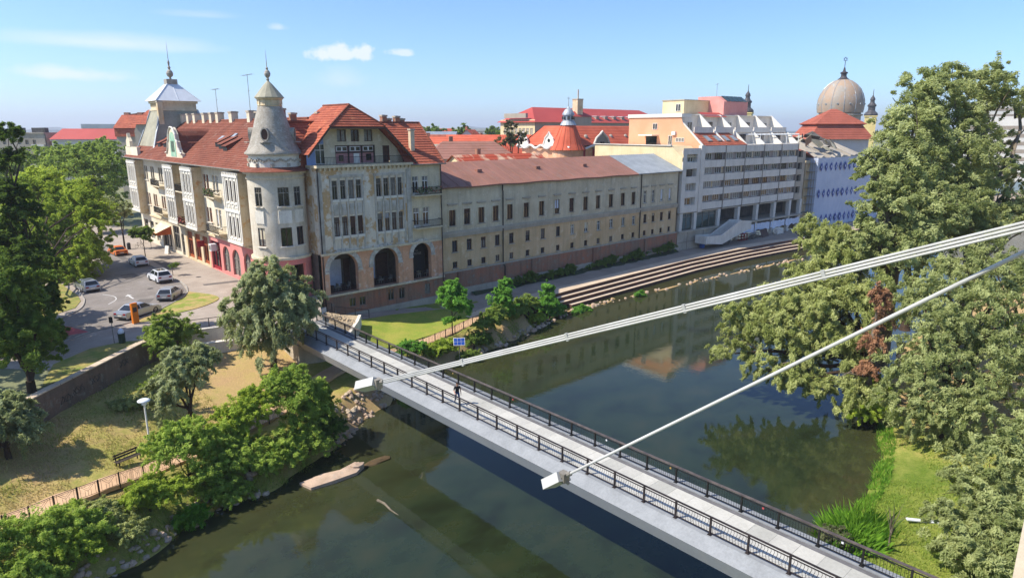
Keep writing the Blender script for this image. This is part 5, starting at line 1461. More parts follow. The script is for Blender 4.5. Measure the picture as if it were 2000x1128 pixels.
# ------------------------------------------------------------------ background buildings
def house(name, label, x, y, w, d, h, rh, rz, wallm, roofm, group=None, floors=2, nw=4, z0=0, chim=1, hip=0.0):
    """gabled or hipped house, local x = length of ridge"""
    t = thing(name, label, 'house', (x, y, z0), rz, group)
    s = MB(); a, b = w / 2, d / 2
    s.box(-a, -b, 0, a, b, h)
    if hip == 0:
        s.poly((-a, -b, h), (-a, b, h), (-a, 0, h + rh)); s.poly((a, -b, h), (a, b, h), (a, 0, h + rh))
    ob('wall', s.mesh('wall', MT[wallm]), t)
    s = MB(); o = .45; hx = a + o - hip; n = max(4, int(rh / .45))
    s.courses((-a - o, -b - o, h - .15), (a + o, -b - o, h - .15), (-hx, 0, h + rh), (hx, 0, h + rh), n, .04)
    s.courses((a + o, b + o, h - .15), (-a - o, b + o, h - .15), (hx, 0, h + rh), (-hx, 0, h + rh), n, .04)
    if hip:
        s.courses((-a - o, b + o, h - .15), (-a - o, -b - o, h - .15), (-hx, 0.02, h + rh), (-hx, -.02, h + rh), n, .04)
        s.courses((a + o, -b - o, h - .15), (a + o, b + o, h - .15), (hx, -.02, h + rh), (hx, .02, h + rh), n, .04)
    rf = ob('roof', s.mesh('roof', MT[roofm]), t)
    for k in range(chim):
        s = MB(); cx = -a * .4 + k * a * .7; s.box(cx - .4, .6, h + rh * .5, cx + .4, 1.3, h + rh + 1.0); ob('chimney', s.mesh('chimney', MT['brick']), rf)
    fh = h / floors
    for f in range(floors):
        for k in range(nw):
            xx = -a + w * (k + .5) / nw
            fm, pm = window_mesh(1.1, 1.5, 'two', 'frame_white'); q = ob('window', fm, t, (xx, -b - .02, f * fh + fh * .32)); ob('pane', pm['glass'], q)
        for k in range(2):
            yy = -b + d * (k + .5) / 2
            q = ob('window', window_mesh(1.1, 1.5, 'two', 'frame_white')[0], t, (-a - .02, yy, f * fh + fh * .32), (0, 0, R(-90))); ob('pane', window_mesh(1.1, 1.5, 'two', 'frame_white')[1]['glass'], q)
    return t
# rusty lean roof just behind the wing
house('outbuilding', 'low cream outbuilding with rust streaked sheet roof behind the riverside wing', 84.5, 96.5, 20, 9.0, 12.7, 2.8, R(-4), 'apt_yellow', 'roof_rust', floors=2, nw=5, chim=1)
house('tile_house', 'brown hip roofed house behind the rust streaked roof', 89, 111, 18, 12, 14.4, 3.2, R(-30), 'far_white', 'roof_brown', floors=3, nw=4, hip=4)
house('tile_house', 'bright orange tiled house left of the brown hip roof', 104, 139, 22, 14, 13.6, 4.6, R(-40), 'far_white', 'tile_coral', floors=3, nw=5, hip=4)
house('tile_house', 'orange tiled house with long ridge over the brown hip roof', 122, 142, 24, 13, 14.0, 4.6, R(-38), 'far_white', 'tile_coral', floors=3, nw=5)
house('cream_house', 'small cream house with grey hipped roof beside the palace gable end', 90.8, 124.4, 7, 7, 14.4, 2.4, R(-42), 'apt_yellow', 'slate_sage', floors=3, nw=2, hip=3, chim=0)
house('tile_house', 'distant orange tiled house with one tall chimney above the palace end', 118, 168, 18, 12, 14, 4.5, R(-30), 'far_white', 'tile_orange', floors=3, nw=4)
house('tile_house', 'distant steep orange gable house right of the tall chimney', 147, 182, 14, 12, 14.5, 5.5, R(40), 'far_white', 'tile_coral', floors=3, nw=3)
house('tile_house', 'distant dark brick house beside the bare branched tree', 146, 170, 16, 12, 14, 4.0, R(-20), 'brick', 'roof_brown', floors=3, nw=4)
house('slate_house', 'distant grey blue flat roofed hall over the palace end', 142, 205, 26, 14, 18.4, .9, R(-42), 'apt_panel', 'zinc', floors=3, nw=6, chim=0)
house('tile_house', 'far off orange house under the dark tree tops', 190, 262, 18, 12, 16, 4.5, R(-10), 'far_white', 'tile_coral', floors=3, nw=3)
house('tile_house', 'low red tiled house in front of the yellow school end', 122, 132, 16, 9, 12.6, 3.4, R(-5), 'far_white', 'tile_coral', floors=2, nw=3)
# school with the long red sheet roof
S = thing('school_building', 'long school building with bright red sheet roof and cream end wall', 'building', (146.6, 150, 0))
s = MB(); s.k = 0; s.box(146.6, 150, 0, 216, 166, 22.3); s.build('wall', MT['far_grey'], S)
SO = [(150.8 + k * 1.75, 152.1 + k * 1.75, z, z + 2.0) for k in range(8) for z in (18.4, 14.6)]
s = MB(); wall(s, FS(146.5), 150, 166, 0, 23, SO, depth=.25); s.build('cream_end_wall', MT['apt_yellow'], S)
for a, b, c_, d in SO: window(S, (146.7, (a + b) / 2, c_), RZX, b - a, d - c_, 'cross', 'frame_white')
s = MB(); o = .9
s.poly((145.7, 149.1, 22.2), (217, 149.1, 22.2), (209, 158, 27.0), (153, 158, 27.0)); s.poly((145.7, 167, 22.2), (217, 167, 22.2), (209, 158, 27.0), (153, 158, 27.0))
s.poly((145.7, 149.1, 22.2), (145.7, 167, 22.2), (153, 158, 27.0)); s.poly((217, 149.1, 22.2), (217, 167, 22.2), (209, 158, 27))
sr = s.build('roof', MT['roof_sheet_red'], S)
for k in range(9):
    x = 172 + k * 4.6; s = MB(); s.k = 0; s.box(x, 151.2, 23.2, x + 1.5, 154.5, 24.3); s.k = 1; s.box(x - .2, 150.8, 24.3, x + 1.8, 155.5, 24.45); sub('roof_dormer', s, [MT['far_grey'], MT['white_metal']], sr)
for k in range(16):
    x = 150 + k * 4.1; window(S, (x, 149.97, 18.4), 0, 1.6, 2.0, 'cross', 'frame_white')
s = MB(); s.box(160.5, 147.5, 14, 170, 150, 24.0); s.k = 1; s.slab([(160, 147.2, 24), (170.5, 147.2, 24), (165.2, 150, 26.5)], (0, 1.5, 0)); s.build('stair_wing', [MT['far_grey'], MT['roof_sheet_red']], S)
s = MB(); s.box(163.6, 148, 23, 166.2, 150.2, 29.3); s.k = 1; s.box(163.5, 147.9, 29.3, 166.3, 150.3, 29.6); s.tube([(164.9, 149, 29.5), (164.9, 149, 32.5)], .22, 8); s.build('chimney', [MT['plaster_tan'], MT['concrete']], S)
s = MB(); s.box(145.4, 153, 23.5, 146.4, 163, 24.9); s.build('attic_louvre', MT['far_grey'], S)
# art nouveau corner house with ribbed round turret
Mn = thing('turret_mansion', 'salmon corner mansion with wavy white gables and ribbed orange turret roof', 'building', (119, 110, 0))
s = MB(); s.box(118.6, 110, 0, 156, 126, 16.0); s.build('wall', MT['plaster_peach'], Mn)
s = MB(); s.poly((118.55, 110, 10), (118.55, 126, 10), (118.55, 126, 16.2), (118.55, 110, 16.2)); s.build('side_wall', MT['plaster_peach'], Mn)
s = MB()
s.courses((118.0, 125.5, 16.2), (118.0, 111, 16.2), (122.5, 122, 20.9), (122.5, 114.5, 20.9), 12, .05)
s.courses((118.0, 109.4, 16.2), (157, 109.4, 16.2), (122.5, 114.5, 20.9), (154, 114.5, 20.9), 12, .05)
s.courses((157, 109.4, 16.2), (157, 127, 16.2), (154, 114.5, 20.9), (154, 122, 20.9), 8, .05)
s.poly((122.5, 114.5, 20.9), (154, 114.5, 20.9), (154, 122, 20.9), (122.5, 122, 20.9))
s.courses((157, 127, 16.2), (118.0, 126.5, 16.2), (154, 122, 20.9), (122.5, 122, 20.9), 5, .05)
s.build('roof', MT['tile_coral'], Mn)
MC = (120.6, 112.0)
s = MB(); s.lathe([(3.8, 0), (3.8, 15.4)], *MC, n=24); s.build('corner_tower', MT['plaster_peach'], Mn)
s = MB(); s.lathe([(4.4, 15.2), (3.6, 16.6), (2.6, 18.9), (1.7, 21.0)], *MC, n=20); tr = s.build('turret_roof', MT['tile_coral'], Mn)
for k in range(14):
    a = 2 * math.pi * k / 14; s = MB(); s.tube([(MC[0] + r * math.cos(a), MC[1] + r * math.sin(a), z) for r, z in ((4.42, 15.25), (3.62, 16.62), (2.62, 18.92), (1.72, 21.0))], .05, 5); sub('roof_rib', s, MT['tile_coral'], tr)
s = MB(); s.lathe([(2.0, 21.0), (1.5, 21.9), (1.25, 22.1), (1.25, 23.3), (1.5, 23.4), (1.35, 23.9), (.9, 24.6), (.3, 25.0), (.1, 25.4), (.05, 27.6)], *MC, n=16); s.box(MC[0] - .5, MC[1] - .04, 27.2, MC[0] + .5, MC[1] + .04, 27.3); lt = s.build('lantern', MT['zinc'], Mn)
for k in range(8):
    a = 2 * math.pi * k / 8; c_ = Vector((MC[0] + 1.25 * math.cos(a), MC[1] + 1.25 * math.sin(a), 22.3)); s = MB(); s.box(c_.x - .2, c_.y - .2, c_.z, c_.x + .2, c_.y + .2, c_.z + .75); sub('lantern_opening', s, MT['glass'], lt)
def wavy(pts, off):
    s = MB(); s.slab(pts, off); return s
def gable_pts(f, c0, w, zb, h):
    pr = [(-1, 0), (-1, .25), (-.82, .45), (-.7, .62), (-.42, .75), (-.2, .85), (0, 1.0), (.2, .85), (.42, .75), (.7, .62), (.82, .45), (1, .25), (1, 0)]
    return [f(c0 + u * w, zb + v * h) for u, v in pr]
for c0, w in ((125.0, 1.9), (115.8, 1.9)):
    pts = gable_pts(lambda u, z: (117.9, u, z), c0, w, 15.4, 4.0); s = wavy(pts, (.5, 0, 0)); g_ = s.build('wavy_gable', MT['plaster_white'], Mn)
    s = MB(); s.tube(pts[1:-1], .22, 6); sub('coping', s, MT['white_paint'], g_)
    s = MB(); s.lathe([(0, 0), (.45, 0)], n=12); q = ob('oculus', s.mesh('oculus', MT['glass']), g_, (117.86, c0, 17.4), (0, R(-90), 0))
for c0, w in ((130.2, 3.0), (148.5, 3.0)):  # river-side gables greyer than the white ones: shade put into the colour
    pts = gable_pts(lambda u, z: (u, 109.3, z), c0, w, 15.4, 4.2); s = wavy(pts, (0, .5, 0)); g_ = s.build('wavy_gable', MT['far_grey'], Mn)
    s = MB(); s.tube(pts[1:-1], .25, 6); sub('coping', s, MT['concrete_light'], g_)
    s = MB(); s.box(c0 - .7, 109.25, 16.0, c0 + .7, 109.32, 17.0); sub('slit_window', s, MT['glass'], g_)
s = MB(); pts = []
for k in range(60): y = 127 - k * .28; pts.append((117.7, y, 15.9 + .35 * math.sin(k * .45)))
for k in range(80): x = 118 + k * .48; pts.append((x, 109.1, 15.8 + .35 * math.sin(k * .42)))
s.tube(pts, .28, 6); s.build('wavy_cornice', MT['white_paint'], Mn)
for x, y in ((126.6, 111.6), (136.5, 111.8), (142.5, 111.8), (121.2, 119)):
    z = 18.3; s = MB(); s.lathe([(.55, -.3), (.55, .1), (.35, .42), (0, .55)], n=10); q = ob('eyelid_dormer', s.mesh('eyelid_dormer', MT['slate']), Mn, (x, y, z), world=True)
for x in (119.3, 123.6, 127.5):
    s = MB(); s.box(x, 109.6, 8, x + .8, 110, 16); s.build('pier', MT['paint_red'], Mn)
s = MB(); s.k = 0; s.slab([(117.2, 127, 11.8), (117.2, 110.5, 11.3), (112, 112, 12.6), (110, 126, 12.8)], (0, 0, .15)); s.build('white_terrace_roof', MT['white_metal'], Mn)

# synagogue dome
D_ = thing('domed_synagogue', 'grey brown ribbed onion dome with star finial above red hipped roof', 'dome', (246.5, 99.5, 0))
DC = (246.5, 99.5)
s = MB(); s.lathe([(6.8, 8), (6.8, 24.6), (7.4, 24.7), (7.4, 25.1), (6.7, 25.3), (6.7, 25.9)], *DC, n=32); s.build('drum', MT['far_grey'], D_)
prof = [(6.8, 25.7), (7.0, 27.2), (7.1, 29.0), (6.95, 31.0), (6.4, 33.2), (5.5, 35.4), (4.3, 37.1), (2.8, 38.5), (1.5, 39.1)]
prof = [(r * 1.07, 25.7 + (z - 25.7) * .83) for r, z in prof]
s = MB(); s.lathe(prof, *DC, n=48); dm = s.build('dome', MT['dome_metal'], D_, smooth=True)
for k in range(12):
    a = 2 * math.pi * k / 12; s = MB(); s.tube([(DC[0] + (r + .03) * math.cos(a), DC[1] + (r + .03) * math.sin(a), z) for r, z in prof], .09, 5); sub('dome_rib', s, MT['zinc'], dm)
    b = a + math.pi / 12; s = MB(); s.tube([(DC[0] + 7.3 * math.cos(b), DC[1] + 7.3 * math.sin(b), 28.6), (DC[0] + 7.75 * math.cos(b), DC[1] + 7.75 * math.sin(b), 28.45)], [.34, .3], 10); sub('dome_oculus', s, MT['zinc'], dm)
s = MB(); s.lathe([(r, z - 2.3) for r, z in [(1.6, 39.0), (1.9, 39.2), (1.3, 39.6), (.9, 40.2), (.9, 41.0), (1.2, 41.1), (1.2, 41.5), (.5, 41.8), (.25, 43.0), (.12, 43.2), (.1, 45.0)]], *DC, n=12)
for r_ in (0, 60): 
    for k in range(3):
        a0, a1 = R(90 + r_ + k * 120), R(90 + r_ + (k + 1) * 120); s.tube([(DC[0] + .75 * math.cos(a0) * .7, DC[1] - .75 * math.cos(a0) * .7, 43.5 + .75 * math.sin(a0)), (DC[0] + .75 * math.cos(a1) * .7, DC[1] - .75 * math.cos(a1) * .7, 43.5 + .75 * math.sin(a1))], .07, 5)
sub('star_finial', s, MT['church_dark'], dm)
RH = thing('red_hip_house', 'large two tier bright red hipped roof in front of the dome', 'house', (211, 87, 0), R(-40))
s = MB(); s.box(-8.5, -6, 0, 8.5, 6, 17.2); ob('wall', s.mesh('wall', MT['far_white']), RH)
s = MB(); p, q, r_ = [(-9.6, -7, 17.2), (9.6, -7, 17.2), (9.6, 7, 17.2), (-9.6, 7, 17.2)], [(-6.8, -4.8, 21.2), (6.8, -4.8, 21.2), (6.8, 4.8, 21.2), (-6.8, 4.8, 21.2)], [(-.8, -.02, 26.0), (.8, -.02, 26), (.8, .02, 26), (-.8, .02, 26)]
for k in range(4):
    s.courses(p[k], p[(k + 1) % 4], q[k], q[(k + 1) % 4], 6, .05)
    q2 = [(x * 1.14, y * 1.14, 21.6) for x, y, z in q]; s.courses(q2[k], q2[(k + 1) % 4], r_[k], r_[(k + 1) % 4], 8, .05); s.poly(q2[k], q2[(k + 1) % 4], q[(k + 1) % 4], q[k])
ob('roof', s.mesh('roof', MT['tile_red']), RH)
# baroque church towers
def church(x, y, z0, sc, lab):
    t = thing('church_tower', lab, 'tower', (x, y, 0), R(20), 'baroque church towers on the skyline')
    s = MB(); s.box(-3.2 * sc, -3.2 * sc, 0, 3.2 * sc, 3.2 * sc, z0); s.box(-3.6 * sc, -3.6 * sc, z0 - .6 * sc, 3.6 * sc, 3.6 * sc, z0); ob('shaft', s.mesh('shaft', MT['church_yellow']), t)
    for rz in (-90, 0):
        o = MB(); o.slab([(-.7 * sc, 0, -4 * sc), (.7 * sc, 0, -4 * sc), (.7 * sc, 0, -2 * sc), (0, 0, -1.4 * sc), (-.7 * sc, 0, -2 * sc)], (0, .05, 0)); d = 3.25 * sc
        ob('belfry_opening', o.mesh('belfry_opening', MT['glass']), t, (-d if rz else 0, 0 if rz else -d, z0), (0, 0, R(rz)))
        o = MB(); o.lathe([(0, 0), (.8 * sc, 0)], n=16); ob('clock_face', o.mesh('clock_face', MT['white_paint']), t, (-3.3 * sc if rz else 0, 0 if rz else -3.3 * sc, z0 - .9 * sc), (R(90) if not rz else 0, R(-90) if rz else 0, 0))
    s = MB(); s.lathe([(r * sc, z0 + z * sc) for r, z in ((3.7, 0), (3.9, .8), (3.3, 1.8), (2.3, 2.6), (2.0, 3.2), (2.0, 5.2), (2.5, 5.5), (2.5, 6.2), (1.6, 7.2), (1.2, 8.0), (1.2, 9.0), (1.5, 9.3), (1.2, 10.4), (.5, 11.4), (.2, 12.2), (.12, 15.5))], n=14); ob('spire', s.mesh('spire', MT['church_dark']), t)
    return t
church(366, 200, 29.5, 1.0, 'dark baroque church spire behind the pink stair tower')
church(462, 167, 28.5, 1.05, 'dark baroque church spire to the right of the dome')
# flat roofed blocks between apartment block and dome
for x, y, w, d, h, m_, lab in ((186, 112, 16, 12, 20.6, 'far_grey', 'grey flat roofed block right of the white terraces'), (203, 112, 9, 10, 22.2, 'apt_yellow', 'cream flat roofed block left of the dome'), (216, 120, 16, 10, 22.6, 'far_grey', 'long low grey block behind the red hip roof')):
    t = thing('flat_block', lab, 'building', (x, y, 0))
    s = MB(); s.box(x, y, 0, x + w, y + d, h); s.build('wall', MT[m_], t); s = MB(); s.box(x - .3, y - .3, h, x + w + .3, y + d + .3, h + .35); s.build('roof', MT['concrete'], t)
    for k in range(int(w / 3)): window(t, (x + 1.5 + k * 3, y - .02, h - 3.4), 0, 1.7, 1.8, 'two', 'frame_grey')
    for k in range(3): window(t, (x - .02, y + 2 + k * 3, h - 3.4), RZX, 1.5, 1.8, 'two', 'frame_grey')
# ---- far left of the street
t = thing('ruined_block', 'grey unfinished block with empty windows behind the left trees', 'building', (30, 292, 0), R(-42))
s = MB(); ops = [(-8 + k * 2.6, -6.8 + k * 2.6, z, z + 1.5) for k in range(7) for z in (4.5, 8, 11.5, 15)]
wall(s, lambda u, z, d: (u, d, z), -10, 12, 0, 18.6, ops, depth=.6); s.box(-10, .7, 0, 12, 12, 18.6); s.box(-10, -.3, 18.6, 12, 12, 19.0); ob('wall', s.mesh('wall', MT['far_grey']), t)
for u in (-9, -1.5, 6.5):
    s = MB(); s.box(u, 2, 19, u + 4.6, 4, 20.6); ob('roof_hut', s.mesh('roof_hut', MT['plaster_dark']), t)
for a, b, c_, d in ops[::2]:
    fm, pm = window_mesh(1.2, 1.5, 'two', 'frame_white'); q = ob('window', fm, t, ((a + b) / 2, .2, c_)); ob('pane', pm['glass'], q)
for z in (3.6, 7.1, 10.6, 14.1):
    s = MB(); s.box(7.2, -.5, z, 11.6, 0, z + .9); ob('balcony', s.mesh('balcony', MT['far_white']), t)
t = thing('red_roof_house', 'cream corner house with long bright red sheet roof far up the street', 'building', (49, 274, 0), R(-42))
s = MB(); ops = [(-10 + k * 3.6, -8.6 + k * 3.6, z, z + 2.4) for k in range(10) for z in (4.2, 8.6, 12.6)]
wall(s, lambda u, z, d: (u, d, z), -11.5, 26, 0, 16.8, ops, depth=.4); s.box(-11.5, .5, 0, 26, 12, 16.8)
for z in (7.4, 11.6, 16.2): s.box(-11.8, -.4, z, 26, 0, z + .35)
ob('wall', s.mesh('wall', MT['far_white']), t)
for a, b, c_, d in ops:
    fm, pm = window_mesh(1.4, 2.4, 'cross', 'frame_brown'); q = ob('window', fm, t, ((a + b) / 2, .25, c_)); ob('pane', pm['glass'], q)
s = MB(); s.poly((-12, -.6, 16.7), (27, -.6, 16.7), (27, 6, 20.3), (-11, 6, 20.3)); s.poly((-12, 12.6, 16.7), (27, 12.6, 16.7), (27, 6, 20.3), (-11, 6, 20.3)); s.poly((-12, -.6, 16.7), (-12, 12.6, 16.7), (-11, 6, 20.3)); ob('roof', s.mesh('roof', MT['roof_sheet_red']), t)
t = thing('gabled_house', 'grey house with orange tile roof and big arched gable window beyond the palace', 'house', (51.5, 219, 0), R(-42))
s = MB(); s.box(-5, 0, 0, 1.2, 12, 19.5); s.box(1.2, -1.5, 0, 8.5, 12, 19.5)
s.slab([(1.2, -1.5, 19.5), (8.5, -1.5, 19.5), (7.6, -1.5, 21.6), (2.1, -1.5, 21.6)], (0, 3, 0)); ob('wall', s.mesh('wall', MT['far_grey']), t)
s = MB(); s.courses((-5.4, -.6, 20.4), (1.4, -.6, 20.4), (-5.4, 5, 24.2), (1.4, 5, 24.2), 9, .05); s.courses((.8, -2.1, 21.4), (9.2, -2.1, 21.4), (3.0, 4, 25.6), (7.4, 4, 25.6), 9, .05); s.poly((-5.4, 10, 20), (9.2, 10, 20), (7.4, 4.5, 25.6), (-5.4, 5.5, 24.2)); s.box(-5.2, -.3, 18, 1.2, 12, 20.4); ob('roof', s.mesh('roof', MT['tile_orange']), t)
s = MB(); s.slab([(4.9 + 1.6 * math.cos(R(a)), -1.53, 17.4 + 1.6 * math.sin(R(a))) for a in range(0, 181, 15)], (0, -.06, 0)); ob('arched_window', s.mesh('arched_window', MT['glass']), t)
s = MB()
for u in (3.4, 4.4, 5.4, 6.2): s.box(u, -1.58, 13.6, u + .22, -1.5, 17.3)
s.box(3.2, -1.6, 17.2, 6.6, -1.5, 17.4); ob('window_mullions', s.mesh('window_mullions', MT['frame_white']), t)
for u, yv in ((-4.8, 5), (-.9, 5), (5, 4)):
    s = MB(); s.box(u, yv, 22, u + 1.4, yv + 1.2, 26.3 if u > 0 else 24.9); ob('chimney', s.mesh('chimney', MT['brick']), t)
# far towns-edge blocks
rr = random.Random(12)
for k, (az, dist, w, h) in enumerate(((78.5, 900, 46, 26), (73, 1100, 60, 25), (70.5, 1000, 44, 26.5), (75.5, 1300, 70, 26), (52.0, 900, 30, 22), (50.2, 800, 26, 21), (11.5, 330, 30, 25), (10.2, 420, 60, 33))):
    x, y = dist * math.cos(R(az)), dist * math.sin(R(az))
    lab = ['far white block at the horizon above the grey block', 'far wide white block over the red sheet roof', 'far pale block near the orange gabled house', 'widest far pale slab on the left horizon',
           'far pale block under the dark tree tops', 'small far pale block left of the bare tree', 'low pale block behind the right trees', 'tall white slab block behind the right trees'][k]
    t = thing('far_block', lab, 'building', (x, y, 0), R(az - 90 + rr.uniform(-15, 15)))
    s = MB(); s.box(-w / 2, 0, 0, w / 2, 12, h); ob('wall', s.mesh('wall', MT['far_white']), t)
    for f in range(int(h / 3) - 1):
        s = MB(); s.box(-w / 2 + 1, -.08, 2 + f * 3, w / 2 - 1, -.01, 3.4 + f * 3); ob('window_band', s.mesh('window_band', MT['apt_frame']), t)
# ------------------------------------------------------------------ footbridge
BR = thing('footbridge', 'grey footbridge with pale slab deck and dark iron railings over the river', 'bridge', (28.5, 35, 0))
YA, YB = -3.0, 64.4
s = MB()
s.hexa([(26.75, YA, -1.15), (30.35, YA, -1.15), (30.35, YB, -1.15), (26.75, YB, -1.15), (26.4, YA, -.3), (30.95, YA, -.02), (30.95, YB, -.02), (26.4, YB, -.3)])
s.build('girder', MT['bridge_grey'], BR)
s = MB(); s.hexa([(26.42, YA, -.3), (27.5, YA, -.3), (27.5, YB, -.3), (26.42, YB, -.3), (27.12, YA, .1), (27.5, YA, .1), (27.5, YB, .1), (27.12, YB, .1)]); s.box(30.3, YA, -.02, 31.0, YB, .1); s.build('edge_beam', MT['deck_edge'], BR)
s = MB(); s.box(27.5, YA, -.02, 27.62, YB, .055); s.box(29.96, YA, -.02, 30.3, YB, .05); s.build('drain_channel', MT['deck_dark'], BR)
s = MB(); s.box(27.62, YA, -.015, 29.96, YB, .03); s.build('slab_bed', MT['deck_dark'], BR)
sb = MB(); sb.box(-.578, -.594, 0, .578, .594, .045)
sm_ = [sb.mesh('paving_slab', MT[k]) for k in ('slab_light', 'slab_mid', 'slab_dark')]
rr = random.Random(1); n = 0
for j in range(56):
    for i in range(2):
        y = YB - .6 - j * 1.2
        if y < 1: continue
        ob('paving_slab', sm_[0 if rr.random() < .55 else (1 if rr.random() < .6 else 2)], BR, (27.62 + .585 + i * 1.17, y, .03 + rr.uniform(-.003, .003)), world=True)
def railing(X, lean, name, mats, per, hand_w, curved):
    s = MB(); s.box(X - hand_w / 2, YA, 1.06, X + hand_w / 2, YB, 1.12)
    rl = s.build(name, MT[mats[1]], BR)
    s = MB(); s.box(X - .025, YA, .92, X + .025, YB, .96); s.box(X - .025, YA, .2, X + .025, YB, .24); sub('rail_bar', s, MT[mats[0]], rl)
    p = MB(); p.box(-.05, -.045, .1, .05, .045, 1.06); p.box(-.11, -.1, .1, .11, .1, .13); pm_ = p.mesh('post', MT[mats[0]])
    ys = [YB - .1 - 2.05 * k for k in range(33)]
    for y in ys: ob('post', pm_, rl, (X, y, 0))
    b = MB()
    if curved: b.tube([(0, 0, .23), (0, .05, .4), (0, .055, .55), (0, .0, .7), (0, -.03, .82), (0, .0, .93)], .011, 4, caps=False)
    else: b.tube([(0, 0, .23), (0, 0, .93)], .010, 4, caps=False)
    bm_ = b.mesh('baluster', MT[mats[0]])
    rest = MB(); k = 0
    allb = []
    for y0, y1 in zip(ys[:-1], ys[1:]):
        for i in range(1, per): allb.append(y0 + (y1 - y0) * i / per)
    allb.sort()
    vis = [y for y in allb if y > 5]
    near = set(vis[:150])
    for y in allb:
        if y in near: ob('baluster', bm_, rl, (X, y, 0))
        else: rest.tube([(X, y, .23), (X, y + (.05 if curved else 0), .5), (X, y, .93)], .011, 4, caps=False)
    o = sub('baluster_run', rest, MT[mats[0]], rl); o['kind'] = 'stuff'
    return rl
railing(27.35, 0, 'upstream_railing', ('iron_rail', 'iron_rail'), 13, .09, True)
FRL = railing(30.42, 0, 'downstream_railing', ('iron', 'handrail'), 14, .16, False)
# love locks
A('lock_brass', '#b89a5a', rough=.4, metal=.5); A('lock_red', '#a8484a', rough=.4)
lk = MB(); lk.box(-.03, -.05, -.1, .03, .05, 0); lk.tube([(0, -.03, 0), (0, -.03, .05), (0, 0, .08), (0, .03, .05), (0, .03, 0)], .008, 4)
lkm = [lk.mesh('padlock', MT[k]) for k in ('lock_brass', 'lock_red', 'white_metal')]
LW = ('brass', 'red', 'white')
for i, (y, w_) in enumerate(((40.4, 'farthest of the padlocks'), (33.2, 'second farthest of the padlocks'), (24.4, 'beside the single arm floodlight'), (19.6, 'just left of the reeds'), (13.9, 'in front of the reeds'), (9.9, 'nearest of the padlocks'))):
    o = ob('padlock', lkm[i % 3], None, (30.42, y, .9)); tag(o, f'tiny {LW[i % 3]} padlock on the far bridge railing, {w_}', 'padlock', 'love locks on the railing')
# abutment and wing walls
s = MB(); s.box(26.5, 60.6, -4.2, 30.9, 64.5, -.95); s.box(26.2, 64.45, -4.2, 31.2, 66, -.06); s.build('abutment', MT['concrete'], BR)
def landing_wall(name, lab, pts, z0, z1, w, m='concrete_light', cat='wall'):
    s = MB()
    for (a, b) in zip(pts[:-1], pts[1:]):
        d = Vector((b[0] - a[0], b[1] - a[1], 0)); n = Vector((-d.y, d.x, 0)).normalized() * w / 2
        za = a[2] if len(a) > 2 else z1; zb = b[2] if len(b) > 2 else z1
        s.hexa([(a[0] - n.x, a[1] - n.y, z0), (b[0] - n.x, b[1] - n.y, z0), (b[0] + n.x, b[1] + n.y, z0), (a[0] + n.x, a[1] + n.y, z0),
                (a[0] - n.x, a[1] - n.y, za), (b[0] - n.x, b[1] - n.y, zb), (b[0] + n.x, b[1] + n.y, zb), (a[0] + n.x, a[1] + n.y, za)])
    o = ob(name, s.mesh(name, MT[m])); tag(o, lab, cat); return o
landing_wall('landing_wall', 'low concrete retaining wall beside the gravel triangle at the bridge head', [(31.3, 60.4, -1.45), (36.6, 66.9, -1.68), (38.3, 69.3, -1.78)], -4.2, -1.5, .35)
landing_wall('landing_wall', 'pale concrete wall edge between bridge head and palace corner', [(31.3, 64.8, -.15), (33.6, 69.7, -.25), (35.4, 72.4, -.9)], -3, .2, .3)
landing_wall('landing_block', 'white concrete landing block at the bridge head beside the round bush', [(18.6, 69.5, .25), (22.9, 68.5, .25), (26.4, 65.2, .3)], -3.2, .25, .45)
landing_wall('landing_block', 'lower pale concrete kerb in front of the white landing block', [(19.6, 67.9, -.9), (23.2, 66.9, -.9)], -3.2, -.9, .6)
# gravel triangle
s = MB(); gp = [(31.2, 60.6, -1.55), (31.2, 64.4, -.45), (33.6, 69.2, -.6), (36.2, 71.0, -1.7), (38.1, 69.4, -1.85), (36.4, 66.9, -1.75)]
s.poly(*gp); A('gravel', '#bda888', '#a8967a', rough=.95, scale=1.4, bump=.9, bscale=12, fine=.3); struct(s.build('gravel_bed', MT['gravel']))
s = MB(); rr = random.Random(9)
for k in range(420):
    a_, b_ = rr.random(), rr.random(); p0, p1, p2 = Vector(gp[0]), Vector(gp[2]), Vector(gp[5])
    if rr.random() < .45: p0, p1, p2 = Vector(gp[5]), Vector(gp[2]), Vector(gp[3])
    if a_ + b_ > 1: a_, b_ = 1 - a_, 1 - b_
    p = p0 + (p1 - p0) * a_ + (p2 - p0) * b_; r_ = rr.uniform(.06, .16)
    s.hexa([p + Vector((rr.uniform(-.3, .3) + x, rr.uniform(-.3, .3) + y, z)) * r_ for x, y, z in ((-1, -1, -.2), (1, -1, -.2), (1, 1, -.2), (-1, 1, -.2), (-.6, -.6, .7), (.6, -.6, .7), (.6, .6, .7), (-.6, .6, .7))])
o = s.build('gravel_stones', MT['gravel']); o['kind'] = 'stuff'
